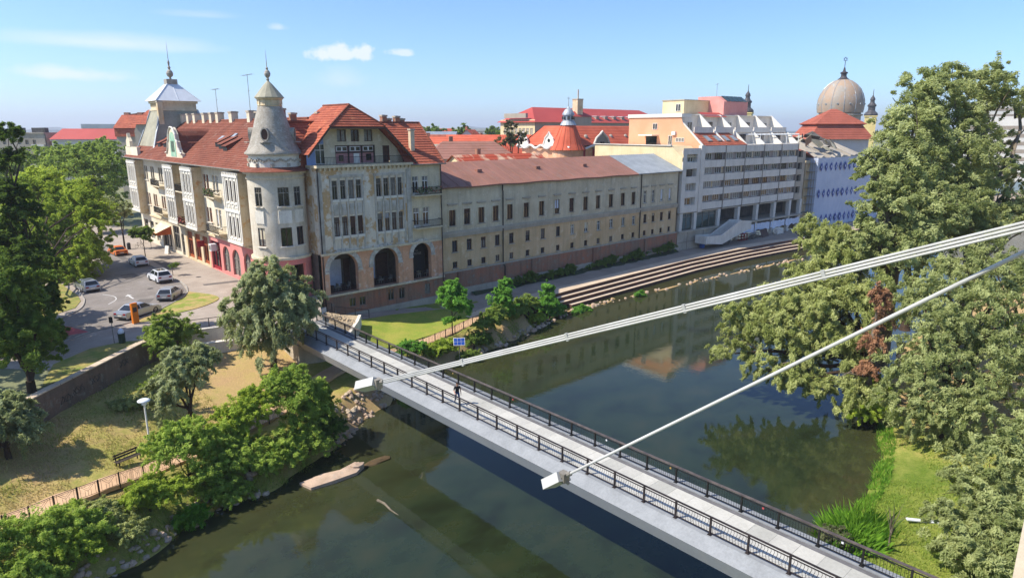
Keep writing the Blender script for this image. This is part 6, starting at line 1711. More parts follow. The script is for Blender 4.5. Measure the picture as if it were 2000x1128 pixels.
def iron_fence(name, lab, pts, h=1.0, m='iron_rail', pickets=True):
    t = thing(name, lab, 'railing', pts[0])
    s = MB(); s.tube([(x, y, z + h) for x, y, z in pts], .035, 6); s.tube([(x, y, z + .12) for x, y, z in pts], .02, 6); s.build('rail', MT[m], t)
    for p, q in zip(pts[:-1], pts[1:]):
        d = (Vector(q) - Vector(p)); n = max(1, round(d.length / 1.9))
        for k in range(n + (q == pts[-1])):
            c_ = Vector(p) + d * (k / n); s = MB(); s.box(c_.x - .035, c_.y - .035, c_.z - .1, c_.x + .035, c_.y + .035, c_.z + h); s.build('post', MT[m], t)
        if pickets:
            nb = int(d.length / .16); s = MB()
            for k in range(nb): c_ = Vector(p) + d * (k / nb); s.box(c_.x - .01, c_.y - .01, c_.z + .12, c_.x + .01, c_.y + .01, c_.z + h)
            o = s.build('picket_run', MT[m], t); o['kind'] = 'stuff'
    return t
iron_fence('stair_railing', 'dark railing of the little stair below the arcade', [(35.6, 70.4, -1.4), (38.6, 70.9, -2.3), (40.6, 71.1, -2.9)], .95, pickets=False)
iron_fence('stair_railing', 'short dark railing along the gravel triangle next to the bridge', [(33.4, 71.2, -.9), (36.6, 73.0, -1.7)], .95, pickets=False)
iron_fence('landing_railing', 'dark square railing on the white landing block', [(19.0, 69.7, .25), (22.9, 68.7, .25), (26.2, 65.6, .3)], .95, pickets=False)
# park railing with V-shaped ornament
def park_rail(lab, pts, zoff=.02):
    t = thing('park_railing', lab, 'railing', pts[0], 0, 'ornamental railings by the park path')
    P = [Vector(p) for p in pts]
    for i, (p, q) in enumerate(zip(P[:-1], P[1:])):
        d = q - p; s = MB()
        s.tube([p + Vector((0, 0, .92)), q + Vector((0, 0, .92))], .022, 5); s.tube([p + Vector((0, 0, .82)), q + Vector((0, 0, .82))], .014, 4); s.tube([p + Vector((0, 0, .1)), q + Vector((0, 0, .1))], .016, 4)
        nb = max(1, round(d.length / .95))
        for k in range(nb):
            a_, b_ = p + d * (k / nb), p + d * ((k + 1) / nb); m_ = (a_ + b_) / 2; w_ = (b_ - a_)
            for f in (.04, .14, .86, .96): c_ = a_ + w_ * f; s.tube([c_ + Vector((0, 0, .1)), c_ + Vector((0, 0, .9))], .011, 4, caps=False)
            s.tube([a_ + w_ * .22 + Vector((0, 0, .8)), m_ + Vector((0, 0, .42)), a_ + w_ * .78 + Vector((0, 0, .8))], .013, 4, caps=False)
            s.tube([a_ + w_ * .34 + Vector((0, 0, .8)), m_ + Vector((0, 0, .58)), a_ + w_ * .66 + Vector((0, 0, .8))], .011, 4, caps=False)
            for f in (.36, .5, .64): c_ = a_ + w_ * f; s.tube([c_ + Vector((0, 0, .1)), c_ + Vector((0, 0, .5))], .010, 4, caps=False)
        s.build('railing_panel', MT['iron_rail'], t)
        s = MB(); s.box(p.x - .035, p.y - .035, p.z - .2, p.x + .035, p.y + .035, p.z + .98); s.build('post', MT['iron_rail'], t)
    return t
park_rail('ornamental iron railing between the sandy path and the left river bank', [(b_[0], b_[1] - .1, b_[2]) for a_, b_ in PATH1[4::2] if -6 < b_[0] < 24])
park_rail('ornamental iron railing on the lawn side path beyond the bridge', [(b_[0], b_[1] - .1, b_[2]) for a_, b_ in PATH2[2::2]])
# brick retaining wall of the street with coping
RW = thing('retaining_wall', 'long low brick retaining wall with pale coping below the street', 'wall', (5.5, 59.4, -1.8))
pts = [(-30, 38), (-8, 48), (0, 54.0), (5.5, 59.5), (14.1, 67.5), (18.4, 69.4)]
s = MB(); cp = MB()
for p, q in zip(pts[:-1], pts[1:]):
    d = Vector((q[0] - p[0], q[1] - p[1], 0)); n = Vector((-d.y, d.x, 0)).normalized() * .2
    s.hexa([(p[0] - n.x, p[1] - n.y, -4.2), (q[0] - n.x, q[1] - n.y, -4.2), (q[0] + n.x, q[1] + n.y, -4.2), (p[0] + n.x, p[1] + n.y, -4.2), (p[0] - n.x, p[1] - n.y, .42), (q[0] - n.x, q[1] - n.y, .42), (q[0] + n.x, q[1] + n.y, .42), (p[0] + n.x, p[1] + n.y, .42)])
    L_ = d.length; nn = max(1, int(L_ / 1.2)); n2 = n * 1.6
    for k in range(nn):
        if p[0] < -9 : continue
        a_, b_ = Vector((*p, 0)) + d * (k / nn + .004), Vector((*p, 0)) + d * ((k + 1) / nn - .004)
        c_ = MB(); c_.hexa([(a_.x - n2.x, a_.y - n2.y, .421), (b_.x - n2.x, b_.y - n2.y, .421), (b_.x + n2.x, b_.y + n2.y, .421), (a_.x + n2.x, a_.y + n2.y, .421), (a_.x - n2.x, a_.y - n2.y, .52), (b_.x - n2.x, b_.y - n2.y, .52), (b_.x + n2.x, b_.y + n2.y, .52), (a_.x + n2.x, a_.y + n2.y, .52)])
        c_.build('coping_stone', MT['prom_stone'], RW)
s.build('brickwork', MT['brick_old'], RW)
gd = Vector((8.6, 8.0, 0)).normalized(); gn = Vector((.68, -.73, 0)) * .215; rg = random.Random(17)
for u0, z0 in ((1.2, -.9), (2.6, -.7), (4.6, -.6), (8.4, -.5)):        # sprayed tags
    s = MB(); pts = []
    for k in range(22): pts.append(Vector((5.5, 59.5, 0)) + gd * (u0 + k * .055 + .22 * math.sin(k * 1.7)) + gn + Vector((0, 0, z0 + .3 * math.sin(k * 1.1 + u0))))
    s.tube(pts, .022, 5); s.build('graffiti_tag', MT['plaster_dark'], RW)
# bench
def slat_bench(x, y, z, rz, lab):
    t = thing('park_bench', lab, 'bench', (x, y, z), rz)
    for k in range(3): s = MB(); s.box(-.9, -.25 + k * .16, .43, .9, -.12 + k * .16, .47); ob('seat_slat', s.mesh('seat_slat', MT['wood_dark']), t)
    for k in range(2): s = MB(); s.box(-.9, .24 + k * .03, .58 + k * .18, .9, .27 + k * .03, .71 + k * .18); ob('back_slat', s.mesh('back_slat', MT['wood_dark']), t)
    for xx in (-.75, .75):
        s = MB(); s.box(xx - .03, -.25, 0, xx + .03, -.2, .43); s.box(xx - .03, .18, 0, xx + .03, .24, .43); s.box(xx - .03, -.25, .38, xx + .03, .24, .43); s.hexa([(xx - .03, .2, .43), (xx + .03, .2, .43), (xx + .03, .25, .43), (xx - .03, .25, .43), (xx - .03, .28, .92), (xx + .03, .28, .92), (xx + .03, .32, .92), (xx - .03, .32, .92)]); ob('leg_frame', s.mesh('leg_frame', MT['iron']), t)
    return t
bx, by = 8.9, 51.0
slat_bench(bx, by, bank_z(bx, by) + .02, R(16), 'dark slatted park bench beside the white lamp post')
# park lamp
lx, ly = 10.5, 51.5; lz = bank_z(lx, ly)
t = thing('lamp_post', 'slim white lamp post with flat round head beside the bench', 'lamp', (lx, ly, lz))
s = MB(); s.lathe([(.14, 0), (.14, .5), (.075, .6), (.06, .35 - lz)], n=12); ob('pole', s.mesh('pole', MT['white_paint'], True), t)
s = MB(); s.lathe([(r_, z_ + .35 - lz - 4.3) for r_, z_ in ((.06, 4.3), (.16, 4.36), (.18, 4.5), (.1, 4.55), (.42, 4.62), (.44, 4.7), (.3, 4.78), (.0, 4.8))], n=20); ob('lamp_head', s.mesh('lamp_head', MT['white_metal'], True), t)
# orange info pillar
t = thing('info_pillar', 'tall orange information pillar at the kerb next to the silver saloon', 'pillar', (15.9, 76.6, 0), R(20))
s = MB(); s.box(-.32, -.15, .05, .32, .15, 2.25); ob('panel', s.mesh('panel', MT['orange_paint']), t)
s = MB(); s.box(-.36, -.19, 0, .36, .19, .06); ob('foot', s.mesh('foot', MT['concrete']), t)
s = MB(); s.box(-.2, -.165, 1.3, .2, -.152, 1.8); ob('notice', s.mesh('notice', MT['wood_dark']), t)
# sign post, litter bin with bag
t = thing('sign_post', 'grey post with small dark sign next to the green litter bin', 'sign', (12.6, 70.6, 0), R(-40))
s = MB(); s.tube([(0, 0, 0), (0, 0, 2.7)], .035, 8); ob('post', s.mesh('post', MT['frame_grey']), t); s = MB(); s.box(-.18, -.06, 2.05, .18, -.035, 2.65); ob('sign_plate', s.mesh('sign_plate', MT['black_plastic']), t)
t = thing('litter_bin', 'green litter bin topped with a pale bag above the brick wall', 'bin', (13.2, 70.2, 0))
s = MB(); s.lathe([(.0, 0), (.27, 0), (.3, .1), (.32, .95), (.34, 1.0), (.28, 1.0), (.26, .3)], n=16); ob('barrel', s.mesh('barrel', MT['bin_green']), t)
s = MB(); s.lathe([(.24, .95), (.27, 1.15), (.2, 1.35), (.08, 1.45), (.0, 1.44)], n=9); ob('bag', s.mesh('bag', MT['white_sheet'], True), t)
# second bin far up the street, bicycle, planters
t = thing('litter_bin', 'small dark litter bin behind the orange car', 'bin', (26.9, 127.0, 0)); s = MB(); s.lathe([(0, 0), (.28, 0), (.3, 1.0), (.2, 1.15), (0, 1.2)], n=12); ob('barrel', s.mesh('barrel', MT['black_plastic']), t)
t = thing('bicycle', 'dark bicycle parked on the pavement near the cafe awning', 'bicycle', (28.6, 127.5, 0), R(30))
for xx in (-.52, .52):
    s = MB(); s.tube([(xx + .33 * math.cos(2 * math.pi * k / 16), 0, .34 + .33 * math.sin(2 * math.pi * k / 16)) for k in range(17)], .022, 5); ob('wheel', s.mesh('wheel', MT['tyre']), t)
s = MB(); s.tube([(-.52, 0, .34), (-.12, 0, .34), (.38, 0, .86), (-.2, 0, .82), (-.12, 0, .34)], .022, 5); s.tube([(-.52, 0, .34), (-.2, 0, .82), (-.23, 0, .95)], .018, 5); s.tube([(.52, 0, .34), (.36, 0, 1.0)], .02, 5); ob('frame', s.mesh('frame', MT['iron']), t)
s = MB(); s.box(-.36, -.07, .94, -.1, .07, 1.0); ob('saddle', s.mesh('saddle', MT['black_plastic']), t); s = MB(); s.tube([(.3, -.28, 1.05), (.38, 0, 1.02), (.3, .28, 1.05)], .016, 5); ob('handlebar', s.mesh('handlebar', MT['iron']), t)
s = MB(); s.box(-.8, -.5, 0, .8, .5, 1.5); s.box(-.9, -.02, .1, -.82, .02, 1.6)
t = thing('menu_board', 'white folding menu board beside the shop entrance', 'sign', (30.6, 118.2, 0), R(-70)); s = MB(); s.hexa([(-.45, -.3, 0), (.45, -.3, 0), (.45, -.26, 0), (-.45, -.26, 0), (-.45, -.02, 1.3), (.45, -.02, 1.3), (.45, .02, 1.3), (-.45, .02, 1.3)]); ob('front_board', s.mesh('front_board', MT['white_paint']), t); s = MB(); s.hexa([(-.45, .26, 0), (.45, .26, 0), (.45, .3, 0), (-.45, .3, 0), (-.45, .03, 1.3), (.45, .03, 1.3), (.45, .06, 1.3), (-.45, .06, 1.3)]); ob('back_board', s.mesh('back_board', MT['white_paint']), t)
t = thing('parasol', 'folded pale parasol standing under the cafe awning', 'parasol', (30.2, 126.4, 0)); s = MB(); s.tube([(0, 0, 0), (0, 0, 2.5)], .03, 6); ob('pole', s.mesh('pole', MT['wood_dark']), t); s = MB(); s.lathe([(.12, 1.2), (.2, 1.4), (.1, 2.2), (.03, 2.5)], n=9); ob('canopy', s.mesh('canopy', MT['awning']), t)
# air conditioning box / kiosk in front of the red shop
o = MB(); o.box(-.4, -.45, 0, .4, .45, 1.0); o.k = 1; o.box(-.44, -.3, .2, -.4, .3, .8)
t = ob('air_conditioner', o.mesh('air_conditioner', [MT['white_metal'], MT['frame_grey']]), None, (31.55, 98.6, 3.0)); tag(t, 'white air conditioner box on the red shop front', 'air conditioner')
# solar lamp on bank
t = thing('solar_lamp', 'post with tilted blue solar panel among the bank shrubs', 'solar lamp', (43.6, 56.6, bank_z(43.6, 56.6)))
s = MB(); s.tube([(0, 0, 0), (0, 0, 2.6)], .05, 8); ob('post', s.mesh('post', MT['frame_grey']), t)
s = MB(); s.box(-.65, -.45, -.03, .65, .45, .03); pn = ob('panel', s.mesh('panel', MT['frame_white']), t, (0, 0, 2.8), (R(55), 0, R(-35)))
for i in range(3):
    for j in range(2): s = MB(); s.box(-.6 + i * .41, -.41 + j * .42, .031, -.6 + i * .41 + .38, -.41 + j * .42 + .39, .04); ob('cell', s.mesh('cell', MT['solar']), pn)
# floating slab and stones in the river
def rock_mesh(seed, sx=1, sy=1, sz=.7):
    rn = random.Random(seed); s = MB(); n1, n2 = 7, 4
    rings = []
    for j in range(n2):
        th = math.pi * (j + .5) / n2; rings.append([Vector((math.sin(th) * math.cos(2 * math.pi * i / n1) * sx, math.sin(th) * math.sin(2 * math.pi * i / n1) * sy, math.cos(th) * sz)) * rn.uniform(.72, 1.12) for i in range(n1)])
    for a_, b_ in zip(rings[:-1], rings[1:]):
        for i in range(n1): s.poly(a_[i], a_[(i + 1) % n1], b_[(i + 1) % n1], b_[i])
    s.poly(*rings[0]); s.poly(*rings[-1]); return s
s = MB(); rn = random.Random(14)
top = [(18.4, 43.8), (18.7, 42.5), (20.4, 42.2), (22.3, 42.2), (23.3, 42.8), (22.9, 43.5), (21.6, 43.3), (20.2, 43.8)]
n_ = len(top)
zz = [-5.72, -5.7, -5.62, -5.66, -5.55, -5.5, -5.6, -5.66]
for i in range(n_):
    j = (i + 1) % n_; s.poly((*top[i], -6.2), (*top[j], -6.2), (*top[j], zz[j]), (*top[i], zz[i])); s.poly((*top[i], zz[i]), (*top[j], zz[j]), (20.8, 43.0, -5.5))
o = s.build('stone_slab', MT['rock']); tag(o, 'long pale broken stone slab lying in the shallow water', 'rock')
o = ob('boulder', rock_mesh(3, .6, .4, .28).mesh('boulder', MT['rock']), None, (22.8, 42.9, -5.55)); tag(o, 'rounded boulder on the right end of the stone slab', 'rock')
A('silt', '#5d4a30', '#4a3d28', rough=.8, scale=1.5, bump=.4); s = rock_mesh(8, 1.6, .5, .18); o = ob('silt_bar', s.mesh('silt_bar', MT['silt']), None, (24.6, 43.0, -5.88)); struct(o)
# riprap stones
RB = thing('riprap', 'heap of broken pink and grey stones on the bank below the bridge', 'rocks', (27, 51, -5.5))
rms = [rock_mesh(k).mesh('stone', MT['rock'] if k % 3 else MT['rock_grey']) for k in range(6)]
rr = random.Random(15)
def scatter(root, n, fx, fy, smin, smax):
    for _ in range(n):
        x = fx(); y = fy(x); sc = rr.uniform(smin, smax); z = bank_z(x, y)
        if z < WZ - .35: continue
        ob('stone', rr.choice(rms), root, (x, y, z + sc * .15), (rr.uniform(-.4, .4), rr.uniform(-.4, .4), rr.uniform(0, 6)), world=True, scale=(sc, sc, sc))
scatter(RB, 240, lambda: rr.uniform(23.5, 35), lambda x: interp(WL, x) + rr.uniform(-.4, 3.2), .13, .36)
RB2 = thing('riprap', 'grey stones at the water edge below the left shrubs', 'rocks', (8, 43, -5.5))
scatter(RB2, 110, lambda: rr.uniform(4, 16), lambda x: interp(WL, x) + rr.uniform(-.3, 1.6), .12, .32)
RB3 = thing('riprap', 'pale stones along the river edge in front of the steps', 'rocks', (70, 62, -5.7))
for _ in range(150):
    x = rr.uniform(44, 135) if rr.random() < .6 else rr.uniform(55, 75); y = interp(WL, x) + rr.uniform(-.5, 1.0) ; sc = rr.uniform(.15, .42)
    ob('stone', rr.choice(rms), RB3, (x, y, max(WZ - .02, min(bank_z(x, y), -5.6)) + sc * .1), (rr.uniform(-.4, .4), rr.uniform(-.4, .4), rr.uniform(0, 6)), world=True, scale=(sc, sc, sc))
# floating branch
s = MB(); s.tube([(21.6, 38.0, -5.88), (21.7, 37.2, -5.84), (21.6, 36.2, -5.86), (21.7, 35.4, -5.93)], [.1, .09, .06, .03], 7); o = s.build('driftwood', MT['bark_pale']); tag(o, 'pale waterlogged branch floating in the near water', 'branch')
# white plank on the right lawn
o = MB(); o.box(-1.0, -.14, 0, 1.0, .14, .07); t = ob('white_plank', o.mesh('white_plank', MT['white_metal']), None, (45.9, 10.3, bank_z(45.9, 10.3) + .1), (0, .02, R(-52))); tag(t, 'white board lying on the grass of the right bank', 'board')

# ------------------------------------------------------------------ own building corner and the floodlight arms
HB = thing('neighbour_facade', 'beige rendered wall corner at the bottom right edge of the picture', 'building', (8, -3, -5.3))
s = MB(); s.box(5.75, -9, -5.3, 14, .66, 24.5); s.build('wall', MT['beige_render'], HB)
s = MB(); s.box(5.7, -9, 24.5, 14.1, .72, 24.8); s.build('coping', MT['concrete_light'], HB)
def head(t, p, d, w, l, tilt):
    d = Vector(d).normalized(); si = d.cross(Vector((0, 0, 1))).normalized(); up = si.cross(d)
    up2 = (up * math.cos(tilt) + si * math.sin(tilt)).normalized(); si2 = d.cross(up2)
    s = MB(); c_ = Vector(p)
    pts = []
    for k, hh in ((-.05, 1), (.07, .82)):
        for a_, b_ in ((0, -1), (1, -1), (1, 1), (0, 1)): pts.append(c_ + d * (a_ * l) + si2 * (b_ * w / 2 * hh) + up2 * k)
    s.hexa(pts); ho = s.build('lamp_housing', MT['arm_paint'], t)
    g_ = MB(); g_.poly(*[pts[k] - up2 * .004 for k in range(4)]); sub('lamp_glass', g_, MT['lamp_clear'], ho)
    b = MB(); b.box(c_.x - .05, c_.y - .05, c_.z - .06, c_.x + .05, c_.y + .05, c_.z + .06); b.tube([c_ - d * .12, c_ + d * .05], .03, 8); b.tube([c_ - si2 * .05, c_ + si2 * .05 - up2 * .09], .022, 6); sub('bracket', b, MT['frame_grey'], ho)
MOUNT = Vector((6.35, .64, 19.46))
E1, E2 = Vector((4.343, 7.473, 16.649)), Vector((5.321, 4.905, 15.937))
FA = thing('floodlight_arm', 'triple white tube arm reaching left with a flat white floodlight at its tip', 'floodlight', tuple(MOUNT), 0, 'floodlight arms over the river')
d = (E1 - MOUNT).normalized(); si = d.cross(Vector((0, 0, 1))).normalized(); up = si.cross(d)
for k in (-1, 0, 1):
    s = MB(); off = up * (k * .0245) + si * (.01 * k); s.tube([MOUNT + off * 1.1, MOUNT.lerp(E1, .5) + off, E1 + off * .8], .0118, 10); s.build('tube', MT['arm_paint'], FA, smooth=True)
for f in (.25, .42, .6, .8):
    c_ = MOUNT.lerp(E1, f); s = MB(); s.slab([c_ + up * .043 + si * .02 - d * .02, c_ - up * .043 + si * .02 - d * .02, c_ - up * .043 - si * .018 - d * .02, c_ + up * .043 - si * .018 - d * .02], d * .03); s.build('clamp', MT['arm_paint'], FA)
head(FA, E1, d, .2, .36, .5)
s = MB(); s.box(6.2, .6, 19.3, 6.5, .7, 19.62); s.build('mounting_plate', MT['arm_paint'], FA)
FB = thing('floodlight_arm', 'single white tube arm with a square floodlight above the bridge railing', 'floodlight', tuple(MOUNT + Vector((.1, 0, -.02))), 0, 'floodlight arms over the river')
M2 = MOUNT + Vector((.12, 0, -.05)); d2 = (E2 - M2).normalized()
s = MB(); s.tube([M2, M2.lerp(E2, .5), E2], [.019, .0178, .016], 12); s.build('tube', MT['arm_paint'], FB, smooth=True)
head(FB, E2, d2, .24, .27, .35)
# ------------------------------------------------------------------ pedestrian
def pedestrian():
    V = dict(pelvis=(0, 0, .95), waist=(.0, .02, 1.1), chest=(0, .06, 1.32), neck=(0, .1, 1.5), nk2=(0, .13, 1.56), head=(0, .16, 1.66), top=(0, .16, 1.76),
             lh=(-.1, 0, .92), lk=(-.12, .16, .52), la=(-.12, .1, .1), lf=(-.13, .26, .05), rh=(.1, 0, .92), rk=(.12, .02, .5), ra=(.12, -.26, .16), rf=(.13, -.16, .05),
             ls=(-.19, .07, 1.42), le=(-.26, -.06, 1.16), lw=(-.27, .06, .92), lhd=(-.27, .1, .82), rs=(.19, .07, 1.42), re=(.26, .1, 1.16), rw=(.24, .3, 1.02), rhd=(.22, .39, 1.0))
    RD = dict(pelvis=.145, waist=.13, chest=.155, neck=.07, nk2=.06, head=.105, top=.08, lh=.1, lk=.065, la=.045, lf=.04, rh=.1, rk=.065, ra=.045, rf=.04, ls=.07, le=.048, lw=.036, lhd=.038, rs=.07, re=.048, rw=.036, rhd=.038)
    E_ = [('pelvis', 'waist'), ('waist', 'chest'), ('chest', 'neck'), ('neck', 'nk2'), ('nk2', 'head'), ('head', 'top'), ('pelvis', 'lh'), ('lh', 'lk'), ('lk', 'la'), ('la', 'lf'), ('pelvis', 'rh'), ('rh', 'rk'), ('rk', 'ra'), ('ra', 'rf'),
          ('chest', 'ls'), ('ls', 'le'), ('le', 'lw'), ('lw', 'lhd'), ('chest', 'rs'), ('rs', 're'), ('re', 'rw'), ('rw', 'rhd')]
    names = list(V); me = bpy.data.meshes.new('body_cage'); me.from_pydata([V[k] for k in names], [(names.index(a), names.index(b)) for a, b in E_], [])
    tmp = bpy.data.objects.new('body_cage', me); COL.objects.link(tmp)
    sk = tmp.modifiers.new('skin', 'SKIN'); sk.use_smooth_shade = True
    for i, k in enumerate(names):
        me.skin_vertices[0].data[i].radius = (RD[k], RD[k] * (.72 if k in ('pelvis', 'waist', 'chest') else 1))
        me.skin_vertices[0].data[i].use_root = (k == 'pelvis')
    sb_ = tmp.modifiers.new('sub', 'SUBSURF'); sb_.levels = 2; sb_.render_levels = 2
    dg = bpy.context.evaluated_depsgraph_get(); bm_ = bpy.data.meshes.new_from_object(tmp.evaluated_get(dg))
    bpy.data.objects.remove(tmp)
    bm_.name = 'body'; bm_.materials.clear()
    for k in ('skin', 'shirt_black', 'jeans', 'tyre'): bm_.materials.append(MT[k])
    for p in bm_.polygons:
        c_ = p.center; p.use_smooth = True
        arm = abs(c_.x) > .2 and c_.z > .75
        p.material_index = 3 if c_.z < .12 else (2 if c_.z < .99 and not arm else (0 if c_.z > 1.5 or (arm and c_.z < 1.2) else 1))
    return bm_
A('shoe', '#d0cdc6', rough=.7)
PD = thing('person', 'person in black top and blue jeans walking across the footbridge', 'person', (27.98, 36.7, .075), R(155))
ob('body', pedestrian(), PD)
# head details and hands
s = MB(); s.lathe([(0, 1.795), (.07, 1.785), (.108, 1.74), (.118, 1.69), (.115, 1.63), (.1, 1.6)], 0, .15, n=14, a0=R(180), a1=R(360)); s.lathe([(0, 1.797), (.07, 1.787), (.11, 1.745), (.112, 1.72)], 0, .155, n=14); ob('hair', s.mesh('hair', MT['hair'], True), PD)
s = MB(); s.tube([(0, .262, 1.66), (0, .285, 1.64), (0, .262, 1.625)], [.012, .018, .014], 6)
for x in (-.105, .105): s.lathe([(0, 1.63), (.015, 1.64), (.018, 1.66), (0, 1.685)], x, .16, n=6)
ob('face_features', s.mesh('face_features', MT['skin'], True), PD)
s = MB()
for x in (-.035, .035): s.lathe([(0, 1.665), (.012, 1.672), (0, 1.68)], x, .252, n=6)
s.box(-.025, .255, 1.605, .025, .262, 1.612); ob('eyes_and_mouth', s.mesh('eyes_and_mouth', MT['hair']), PD)
for (bx_, by_, bz_), dz in (((-.27, .1, .82), (0, .12, -1)), ((.22, .39, 1.0), (-.1, 1, .05))):
    s = MB(); D0 = Vector(dz).normalized(); S0 = D0.cross(Vector((1, 0, 0))).normalized()
    for k, (o_, l_) in enumerate(((-.028, .068), (-.01, .08), (.01, .078), (.027, .06))):
        p0 = Vector((bx_, by_, bz_)) + S0 * o_ + D0 * .02; s.tube([p0, p0 + D0 * l_ * .6, p0 + D0 * l_ + Vector((.02 if bx_ < 0 else -.02, 0, 0))], [.0095, .009, .007], 6)
    p0 = Vector((bx_, by_, bz_)) - S0 * .03; s.tube([p0, p0 - S0 * .03 + D0 * .02, p0 - S0 * .035 + D0 * .05], [.011, .010, .008], 6)
    ob('fingers', s.mesh('fingers', MT['skin'], True), PD)
# ------------------------------------------------------------------ cars
def car(lab, x, y, rz, paint, kind='hatch', sc=1.0, name='parked_car'):
    t = thing(name, lab, 'car', (x, y, .006), rz, 'cars parked in the street')
    L_, w = {'hatch': (4.3, .89), 'suv': (4.45, .92), 'sedan': (4.75, .9), 'wagon': (4.6, .9)}[kind]
    L_ *= sc; w *= sc
    h = {'hatch': 1.45, 'suv': 1.62, 'sedan': 1.43, 'wagon': 1.47}[kind] * sc
    gb = .28 if kind == 'suv' else .2           # ground clearance
    belt = h * .62; a = L_ / 2; wx = (-a + .78, a - .88); wr = .33 if kind != 'suv' else .36
    # side outline with wheel arches (x forward)
    hood = belt - .02; trunk = belt if kind == 'sedan' else belt + .02
    top = [(-a + .02, gb + .15), (-a, belt - .2), (-a + .06, trunk), (-a + (.95 if kind == 'sedan' else .35), trunk + .02), (a - 1.35, hood + .02), (a - .4, hood - .12), (a - .08, hood - .3), (a, gb + .28), (a - .03, gb + .05)]
    bot = []
    for cx in (wx[1], wx[0]):
        bot += [(cx + (wr + .06) * math.cos(math.pi * k / 8), gb + .02 + (wr + .08) * math.sin(math.pi * k / 8) * .95) for k in range(9)]
    out = top + [(a - .03, gb)] + bot + [(-a + .05, gb)]
    s = MB(); sec = [(-w, .0), (-w + .06, .03), (w - .06, .03), (w, .0)]
    rings = []
    for yy, ex in ((-w, 0), (-w + .09, 1), (w - .09, 1), (w, 0)):
        rings.append([(px * (1 if ex else .985), yy, pz + (.02 if ex and pz > belt - .35 else 0)) for px, pz in out])
    n = len(out); base = len(s.v)
    for r_ in rings: s.v += r_
    for i in range(3):
        for k in range(n):
            k2 = (k + 1) % n; s.f.append((base + i * n + k, base + i * n + k2, base + (i + 1) * n + k2, base + (i + 1) * n + k)); s.m.append(0)
    s.f.append(tuple(base + k for k in range(n))); s.m.append(0); s.f.append(tuple(base + 3 * n + k for k in reversed(range(n)))); s.m.append(0)
    body = ob('body', s.mesh('body', MT[paint]), t)
    # cabin
    xr0, xf0 = (-a + (.62 if kind == 'sedan' else .1)), a - 1.25
    xr1, xf1 = {'hatch': (-a + .62, a - 2.05), 'suv': (-a + .5, a - 1.95), 'sedan': (-a + 1.35, a - 2.1), 'wagon': (-a + .55, a - 2.05)}[kind]
    w0, w1 = w - .05, w - .24; zb = belt + .02
    c_ = MB(); P8 = [(xr0, -w0, zb), (xf0, -w0, zb), (xf0, w0, zb), (xr0, w0, zb), (xr1, -w1, h - .05), (xf1, -w1, h - .05), (xf1, w1, h - .05), (xr1, w1, h - .05)]
    c_.hexa(P8); c_.hexa([P8[4], P8[5], P8[6], P8[7], (xr1 + .1, -w1 + .1, h), (xf1 - .1, -w1 + .1, h), (xf1 - .1, w1 - .1, h), (xr1 + .1, w1 - .1, h)])
    roof = ob('cabin', c_.mesh('cabin', MT[paint]), t)
    V8 = [Vector(p) for p in P8]
    def pane(q, name, ins=.1, out_=.012):
        cc = sum(q, Vector()) / 4; nn = (q[1] - q[0]).cross(q[3] - q[0]).normalized(); ctr = Vector((0, 0, belt))
        if nn.dot(cc - ctr) < 0: nn = -nn
        g_ = MB(); g_.poly(*[p.lerp(cc, ins) + nn * out_ for p in q]); ob(name, g_.mesh(name, MT['glass']), roof)
    pane([V8[1], V8[2], V8[6], V8[5]], 'windscreen'); pane([V8[3], V8[0], V8[4], V8[7]], 'rear_window', .13)
    for i0, i1, j1, j0 in ((0, 1, 5, 4), (3, 2, 6, 7)):
        m0, m1 = V8[i0].lerp(V8[i1], .48), V8[j0].lerp(V8[j1], .45)
        pane([V8[i0], m0, m1, V8[j0]], 'side_window', .12); pane([m0, V8[i1], V8[j1], m1], 'side_window', .12)
    if kind == 'suv':
        g_ = MB(); g_.poly((xr1 + .35, -w1 + .2, h + .006), (xf1 - .25, -w1 + .2, h + .006), (xf1 - .25, w1 - .2, h + .006), (xr1 + .35, w1 - .2, h + .006)); ob('glass_roof', g_.mesh('glass_roof', MT['glass']), roof)
        for yy in (-w1 + .05, w1 - .05): g_ = MB(); g_.tube([(xr1 + .1, yy, h + .04), (xf1 - .1, yy, h + .04)], .02, 6); ob('roof_rail', g_.mesh('roof_rail', MT['rim']), roof)
    ty = MB(); ty.lathe([(wr * .62, -.1), (wr * .92, -.11), (wr, -.07), (wr, .07), (wr * .92, .11), (wr * .62, .1)], n=20)
    rm = MB(); rm.lathe([(0, .07), (wr * .25, .09), (wr * .64, .085)], n=10)
    tym, rmm = ty.mesh('tyre', MT['tyre'], True), rm.mesh('rim', MT['rim'])
    for cx in wx:
        for sgn in (-1, 1):
            e = ob('wheel', tym, t, (cx, sgn * (w - .1), wr), (R(-90) * sgn, 0, 0)); ob('rim', rmm, e)
    for sgn in (-1, 1):
        g_ = MB(); g_.box(-a - .012, sgn * (w - .3) - .17, belt - .26, -a + .05, sgn * (w - .3) + .17, belt - .08); ob('tail_light', g_.mesh('tail_light', MT['lamp_red']), body)
        g_ = MB(); g_.box(a - .2, sgn * (w - .3) - .18, hood - .36, a - .02, sgn * (w - .3) + .18, hood - .24); ob('headlight', g_.mesh('headlight', MT['lamp_clear']), body)
        g_ = MB(); g_.box(xf0 - .42, sgn * (w + .09) - .08, belt + .02, xf0 - .26, sgn * (w + .09) + .08, belt + .16); ob('mirror', g_.mesh('mirror', MT[paint]), body)
    g_ = MB(); g_.box(-a - .015, -w + .14, gb + .02, -a + .1, w - .14, gb + .2); ob('bumper', g_.mesh('bumper', MT['black_plastic']), body)
    g_ = MB(); g_.box(-a - .014, -.26, belt - .42, -a + .02, .26, belt - .31); ob('number_plate', g_.mesh('number_plate', MT['white_paint']), body)
    return t
UP = R(90)
